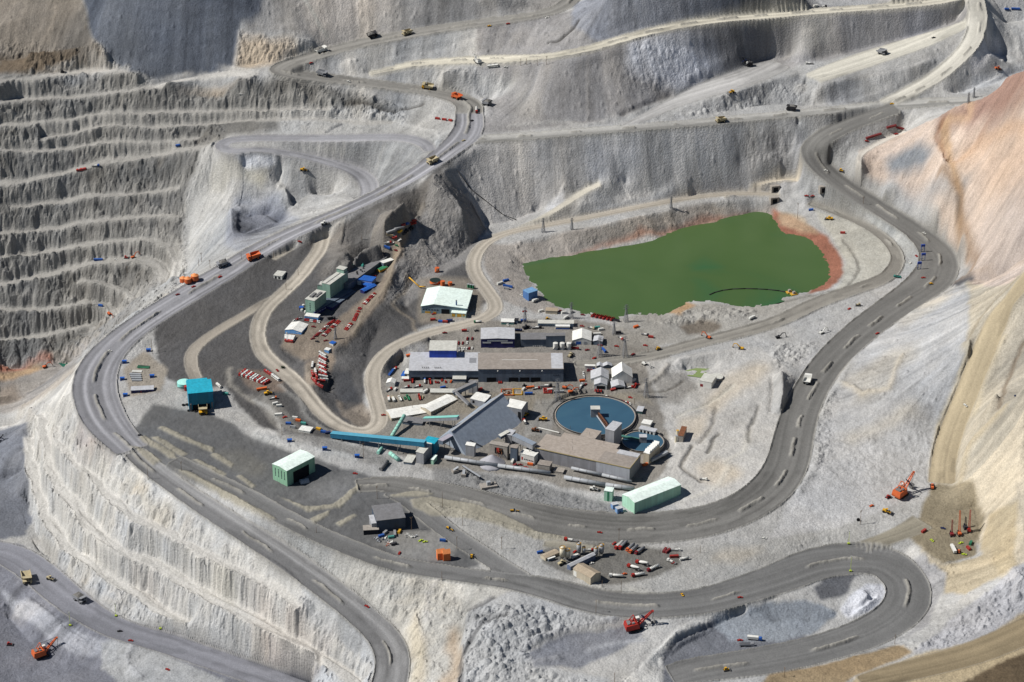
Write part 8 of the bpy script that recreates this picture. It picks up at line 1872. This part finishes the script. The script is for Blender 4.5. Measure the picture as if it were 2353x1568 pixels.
# ------------------------------------------------------------------ roadside shed and scrap yard
bldg("roadside_shed","grey roofed dark shed beside the road fork with scrap in front","building",Q(3,1,1118,200),Q(3,1,1100,98),Q(3,1,1362,68),Q(3,1,1318,-68),mat("dark blue grey sheet",(62,72,86),0.7,kind='ribs',lit=0.9),GREYR,extra=lambda t,L,D,h,Y: (MB().box(-5,0,Y(2),Y(D*0.6),-2,h*0.7).build("lean_to",GREYW,t),MB().box(-5.3,0,Y(1.7),Y(D*0.62),h*0.7,h*0.74).build("lean_to_roof",LGREYR,t)))
bldg("loading_ramp","concrete loading ramp with a dark front left of the roadside shed","building",Q(3,1,985,228),Q(3,1,980,185),Q(3,1,1118,178),Q(3,1,1095,135),DARK,CONC)
for a,b,k,w in (((1160,225),(1195,195),(container,'grey'),"grey gabled box in front of the roadside shed"),((1270,255),(1262,185),(container,'grey',10.0),"long grey tank box beside the teal one at the shed"),((1300,215),(1315,190),(container,'yellow'),"yellow box at the corner of the roadside shed"),((1215,255),(1250,250),(container,'teal'),"teal box before the roadside shed"),((1130,245),(1160,235),(container,'blue'),"blue box before the roadside shed"),((1490,285),(1515,275),(pickup,'lime'),"left of two lime cars in the scrap yard"),((1525,295),(1558,290),(pickup,'lime'),"right of two lime cars in the scrap yard"),((1685,282),(1718,285),(container,'blue'),"small blue box at the roadside verge of the scrap yard"),((1240,320),(1275,310),(container,'dark'),"dark box at the end of the scrap pile")):
    put(k,Q(3,1,*a),Q(3,1,*b),w)
for k,(x,y,c) in enumerate(((1085,262,SILVER),(1120,285,SILVER),(1150,275,GREY),(1170,260,WHITEP),(1205,315,ORANGE),(1225,300,WHITEP),(1190,285,SILVER),(1255,300,WHITEP),(1400,225,WHITEP),(1425,240,WHITEP),(1450,235,SILVER),(1405,245,WHITEP))):
    a=loc(Q(3,1,x,y)); r=random.Random(k); b=MB()
    for i in range(5):
        p=Vector((r.uniform(-2.5,2.5),r.uniform(-2,2),0.3)); b.beam(p,p+Vector((r.uniform(-3,3),r.uniform(-2,2),r.uniform(0.2,1.6))),r.uniform(0.3,0.9),r.uniform(0.3,1.0))
    o=b.build("scrap_heap",c,None,False,a); tag(o,"heap of scrap metal in the yard before the roadside shed","scrap","scrap heaps before the roadside shed")

# ------------------------------------------------------------------ cement yard between the lower roads
bldg("long_grey_shed","long narrow shed with pale roof and dark side in the silo yard","building",W('G',540,600),W('G',540,545),W('G',890,378),W('G',850,345),mat("blue grey shed sheet",(92,104,128),0.7,kind='ribs',lit=1.0),LGREYR,shape='gable',axis='x',rise=1.4,over=0.2)
bldg("beige_warehouse","wide beige warehouse with a white door in the silo yard","building",W('G',578,660),W('G',575,570),W('G',820,705),W('G',985,640),BEIGEW,BEIGER,shape='gable',axis='x',rise=2.6,ridge=0.5,over=0.2,doors=[('f',0.03,0.2,0,0.75,WHITEP)])
bldg("low_beige_shed","low beige roofed shed beside the blue box at the silo yard gate","building",W('G',190,468),W('G',190,430),W('G',385,345),W('G',345,285),BEIGEW,BEIGER,shape='gable',axis='x',rise=1.0,over=0.2)
bldg("white_box_office","small white box office on dark legs in front of the low beige shed","building",W('G',235,475),W('G',232,440),W('G',325,408),W('G',310,400),SLATEW,WHITER)
put((container,'blue'),W('G',80,360),W('G',145,345),"small blue container at the silo yard gate")
def silo(label,p,hw,vt,vb,m,leg=True):
    g=loc(p); R=max(1.6,hw*depth_of(g.x,g.y,g.z)/FPX); h=up_from(g,vt); t=thing("silo",label,"silo",g)
    z0=h*0.32
    b=MB(); b.cyl(0,0,z0,h -1,R,R,20); b.build("shell",m,t,True); MB().cyl(0,0,h -1,h+0.6,R,R*0.4,20).build("roof",m,t); MB().cyl(0,0,z0*0.35,z0,R*0.25,R,16).build("cone",STEEL,t)
    l=MB()
    for i in range(4):
        a=math.pi/4+i*math.pi/2; l.beam((R*0.9*math.cos(a),R*0.9*math.sin(a),-0.5),(R*0.9*math.cos(a),R*0.9*math.sin(a),z0+0.3),0.4,0.4)
    l.build("legs",STEEL,t)
    r=MB(); r.cyl(0,0,h -0.9,h+0.2,R*1.04,n=16,caps=False); r.build("handrail",YDOOR,t)
DUSTY=mat("dusty grey silo steel",(152,154,156),0.6,lit=1.1)
silo("taller cream silo next to the low beige shed",W('G',425,450),6.4,W('G',425,268)[1],0,CREAM); silo("shorter cream silo with a leaning pipe beside the taller one",W('G',495,445),6.4,W('G',495,300)[1],0,CREAM)
silo("grey white silo with orange stair at the back of the silo yard",W('G',655,375),5.2,W('G',655,215)[1],0,DUSTY); silo("small grey silo right of the orange stair silo",W('G',725,375),3.8,W('G',725,265)[1],0,DUSTY)
silo("dark grey silo behind the long narrow shed, shorter one",W('G',895,410),5.0,W('G',895,270)[1],0,DUSTY); silo("dark grey silo behind the long narrow shed, taller one",W('G',970,385),6.0,W('G',970,235)[1],0,DUSTY)
for a,b,k,w in (((650,195),(425,165),(truck,'red','flat'),"red flatbed lorry entering the silo yard"),((760,325),(840,325),(truck,'red','flat'),"red lorry behind the long narrow shed"),((590,345),(620,330),(pickup,'red'),"red car at the foot of the orange stair silo"),((585,425),(625,405),(truck,'white','box'),"white van between the silos and the narrow shed"),((1180,205),(1120,245),(pickup,'red'),"red car at the end of the parked tankers"),((1270,215),(1160,310),(truck,'red','tank'),"cream tanker with a red and white cab, first in the slanting row"),((1330,210),(1215,320),(truck,'red','grey'),"dark grey tanker with a bright red cab, second in the slanting row"),((1425,250),(1320,345),(truck,'orange','grey'),"dark tanker with an orange cab, middle of the slanting row"),((1475,275),(1360,370),(truck,'orange','grey'),"dark blue tanker with an orange cab, fourth in the slanting row"),((1580,290),(1430,390),(truck,'darkred','grey'),"dark tanker with a dark red cab, last in the slanting row"),
                   ((1500,605),(1325,540),(truck,'red','mixer'),"white mixer truck with red cab, nearer the beige warehouse"),((1650,545),(1420,475),(truck,'red','mixer'),"white mixer truck with red cab, farther up the yard"),((1300,695),(1030,690),(truck,'white','tank'),"white tank truck with white and red cab at the warehouse end"),((1610,655),(1345,700),(truck,'red','tank'),"long white tank truck with a red cab in the middle of the curb row"),((1790,545),(1590,625),(truck,'darkred','tank'),"white tank truck with a dark red cab, farthest in the curb row"),((1250,660),(1335,645),(pickup,'orange'),"orange machine between the white tank trucks"),((800,515),(870,495),(pickup,'white'),"white car in the shade of the narrow shed"),
                   ((1840,350),(1875,300),(container,'darkred',8.0),"left dark red container at the top of the silo yard"),((1870,360),(1930,310),(container,'darkred',8.0),"right dark red container at the top of the silo yard"),((1960,320),(2080,322),(truck,'white','flat'),"pale low trailer beside the dark red containers"),((1930,415),(2050,410),(container,'red',9.0),"red frame stack on the right of the silo yard"),((2010,510),(1890,455),(truck,'white','flat'),"white and red lorry below the red frame stack"),((1960,500),(2010,505),(pickup,'red'),"red car below the red frame stack"),((2190,440),(2065,465),(truck,'white','tank'),"pale tank trailer at the right end of the silo yard"),((400,520),(460,490),(loader,'tan'),"sandy loader in front of the cream silos")):
    put(k,W('G',*a),W('G',*b),w)

# blue and white equipment by the pond
for a,b,k,w in (((1,1,2195,1050),(1,1,2250,1030),(container,'white',9.0),"white cabin on the pond access road, beside the blue stack"),((1,1,2260,1060),(1,1,2330,1075),(container,'blue',12.0),"large blue stack of cabins on the pond access road"),((1,1,2255,1020),(1,1,2300,1010),(container,'blue',8.0),"smaller blue cabin above the large blue stack"),((1,1,2270,1085),(1,1,2300,1090),(container,'grey'),"grey box below the large blue stack"),((1,2,188,1210),(1,2,236,1190),(truck,'white','box'),"white truck at the wall of the blue pump house"),((1,2,75,1140),(1,2,98,1150),(pickup,'white'),"white pickup left of the blue pump house"),((1,2,235,1300),(1,2,290,1285),(container,'white'),"white clutter box left of the beige store"),((1,2,420,1300),(1,2,455,1280),(pickup,'red'),"red pickup right of the beige store"),((1,2,450,1312),(1,2,495,1305),(container,'white'),"white box right of the beige store"),((1,2,530,1305),(1,2,552,1298),(container,'white'),"small white box at the foot of the dam pylon"),((1,2,98,1295),(1,2,128,1293),(pickup,'red'),"red pickup on the shore road left of the pale clutter")):
    put(k,Q(*a),Q(*b),w)

# roundabout planting
a=loc(Q(2,1,245,255)); t=thing("shrub","single dark green shrub on the gravel roundabout","shrub",a)
b=MB(); r=random.Random(3)
for i in range(160):
    p=Vector((r.gauss(0,1.2),r.gauss(0,1.0),abs(r.gauss(1.0,0.7)))); d=Vector((r.uniform(-1,1),r.uniform(-1,1),r.uniform(-1,1))).normalized()*0.4; e=d.orthogonal().normalized()*0.3
    b.add([p -d,p+e,p+d,p -e],[(0,1,2,3)])
b.build("foliage",mat("dark green leaves",(44,62,40),0.9,lit=1.1),t); MB().tube((0,0,-0.3),(0,0,1.2),0.15,6).build("stem",WOOD,t)

# ------------------------------------------------------------------ poles and pylons
POLES=[(2,1,980,1080,940,"by the slope under the blue conveyor"),(2,1,1105,1450,1330,"behind the roadside shed at the road"),(2,1,1700,1530,1385,"at the tip of the pale island between the lower roads"),(2,1,1425,630,600,"on the roof edge side of the white mess hall"),(2,1,238,865,770,"at the end of the lower terrace"),(2,0,1350,1275,1165,"on the bench crest below the near ramp"),(2,0,1655,1195,1110,"at the start of the long pale island by the near ramp"),(2,0,1388,130,-10,"at the rim of the dark valley over the pad"),
         (3,1,1885,140,45,"on the bank under the lower haul road"),(3,1,2240,355,240,"on the bank past the road fork"),(3,1,1832,355,240,"beside the scrap yard corner"),(3,1,1695,640,560,"on the pale gully slope"),(3,1,1418,180,60,"at the shaded corner of the roadside shed"),(3,1,550,205,185,"on the crest between ramp and road"),(3,2,995,745,640,"rusty red, below the white tank trucks"),(3,2,765,930,815,"rusty red, at the edge of the boulder field"),(3,2,975,270,165,"at the top bank of the silo yard"),(3,2,822,690,650,"on the bank under the beige warehouse"),(3,2,935,1568,1480,"on the light ramp at the bottom"),
         (3,3,148,1525,1430,"at the brown bank of the dark pad"),(3,3,1155,1220,1130,"where the brown bank meets the loop road"),(3,3,840,130,0,"mast beside the black tyre under the scree"),(1,0,1672,960,870,"left of the orange bins on the pit rim"),(1,0,1812,875,805,"on the pit rim before the orange bins"),(1,0,1838,840,755,"taller, on the pit rim behind the orange bins"),(1,0,1916,895,820,"on the pit rim beside the loaded truck"),(1,0,2202,815,760,"on the pit rim above the loaded truck"),(1,0,832,1245,1170,"on the low pit bench"),(1,0,1160,940,880,"on the flat pit bench pad"),
         (1,1,385,960,895,"beside the valley hut road"),(1,1,275,1095,1035,"lower down the valley hut road"),(1,1,1190,940,870,"at the corner of the terrace strip road"),(1,1,970,1300,1210,"between the pickup lines on the slope edge"),(1,1,965,640,590,"in the dark gully above the grey hall"),(1,1,1540,345,290,"on the bare ridge"),(1,1,160,800,735,"inside the pale hairpin"),(1,3,268,445,300,"on the terrace over the reddish shore"),(1,3,868,310,245,"at the verge of the wide haul road"),(2,2,1115,590,530,"at the end of the thickener pickup row"),(2,2,1222,700,660,"by the stepped filter house"),(2,2,530,840,785,"behind the concentrator roof"),(2,2,265,580,530,"on the rubble slope above the thickener"),(2,1,240,100,50,"at the brown lot below the blue sky shed"),(2,2,1240,110,75,"stubby, by the scrap rows under the pylons"),(3,2,1715,390,320,"on the rocky verge right of the silo yard"),(0,2,80,600,535,"first on the pale junction pad"),(0,2,132,590,535,"second on the pale junction pad"),(0,2,230,600,530,"third on the pale junction pad"),(0,2,316,590,510,"last on the pale junction pad")]
for k,(r,c,x,yb,yt,w) in enumerate(POLES):
    g=loc(Q(r,c,x,yb)); h=min(26,max(7,up_from(g,Q(r,c,x,yt)[1])))
    o=pole(h,k % 3 != 2 and h>8); o.location=g; o.rotation_euler.z=0.3+0.5*(k % 4); tag(o,"slim utility pole " +w,"pole")
for r,c,x,yb,yt,w in ((1,2,540,1350,1210,"lattice pylon at the pond dam left of the red truck line"),(1,2,1040,1385,1230,"lattice pylon on the pond dam past the red truck line"),(1,2,118,1390,1250,"lattice pylon at the shore road above the small blue container"),(1,2,285,570,440,"lattice pylon on the pond bank road, left one"),(1,2,545,545,440,"lattice pylon on the pond bank road, middle one"),(1,2,1450,350,250,"lattice pylon on the pond bank road, right one"),(1,2,930,1500,1380,"lattice pylon by the black box cabin"),(2,2,1028,155,-30,"lattice pylon on the white rubble mound"),(2,2,800,145,-20,"lattice pylon before the grey gabled store"),(2,2,1222,520,350,"lattice pylon on the bare ground right of the store group"),(2,2,415,545,355,"lattice pylon in the yard of orange frames"),(1,1,725,1545,1440,"lattice pylon beside the central pickup lot"),(0,3,1825,940,870,"lattice pylon on the far road behind the orange hill"),(0,3,1875,890,815,"lattice pylon farther along the far road")):
    g=loc(Q(r,c,x,yb)); h=min(60,max(14,up_from(g,Q(r,c,x,yt)[1])))
    o=pylon(h); o.location=g; o.rotation_euler.z=0.35; tag(o,w,"pylon")
# belt line laid on the dump slope
pipe("slope_pipe","thin dark pipe running down the big dump slope to the pond valley",[loc(p)+Vector((0,0,0.6)) for p in (Q(1,1,1830,0),Q(1,1,1960,180),Q(1,1,2100,290),Q(1,1,2250,410),Q(1,2,40,460))],0.5,DARK)
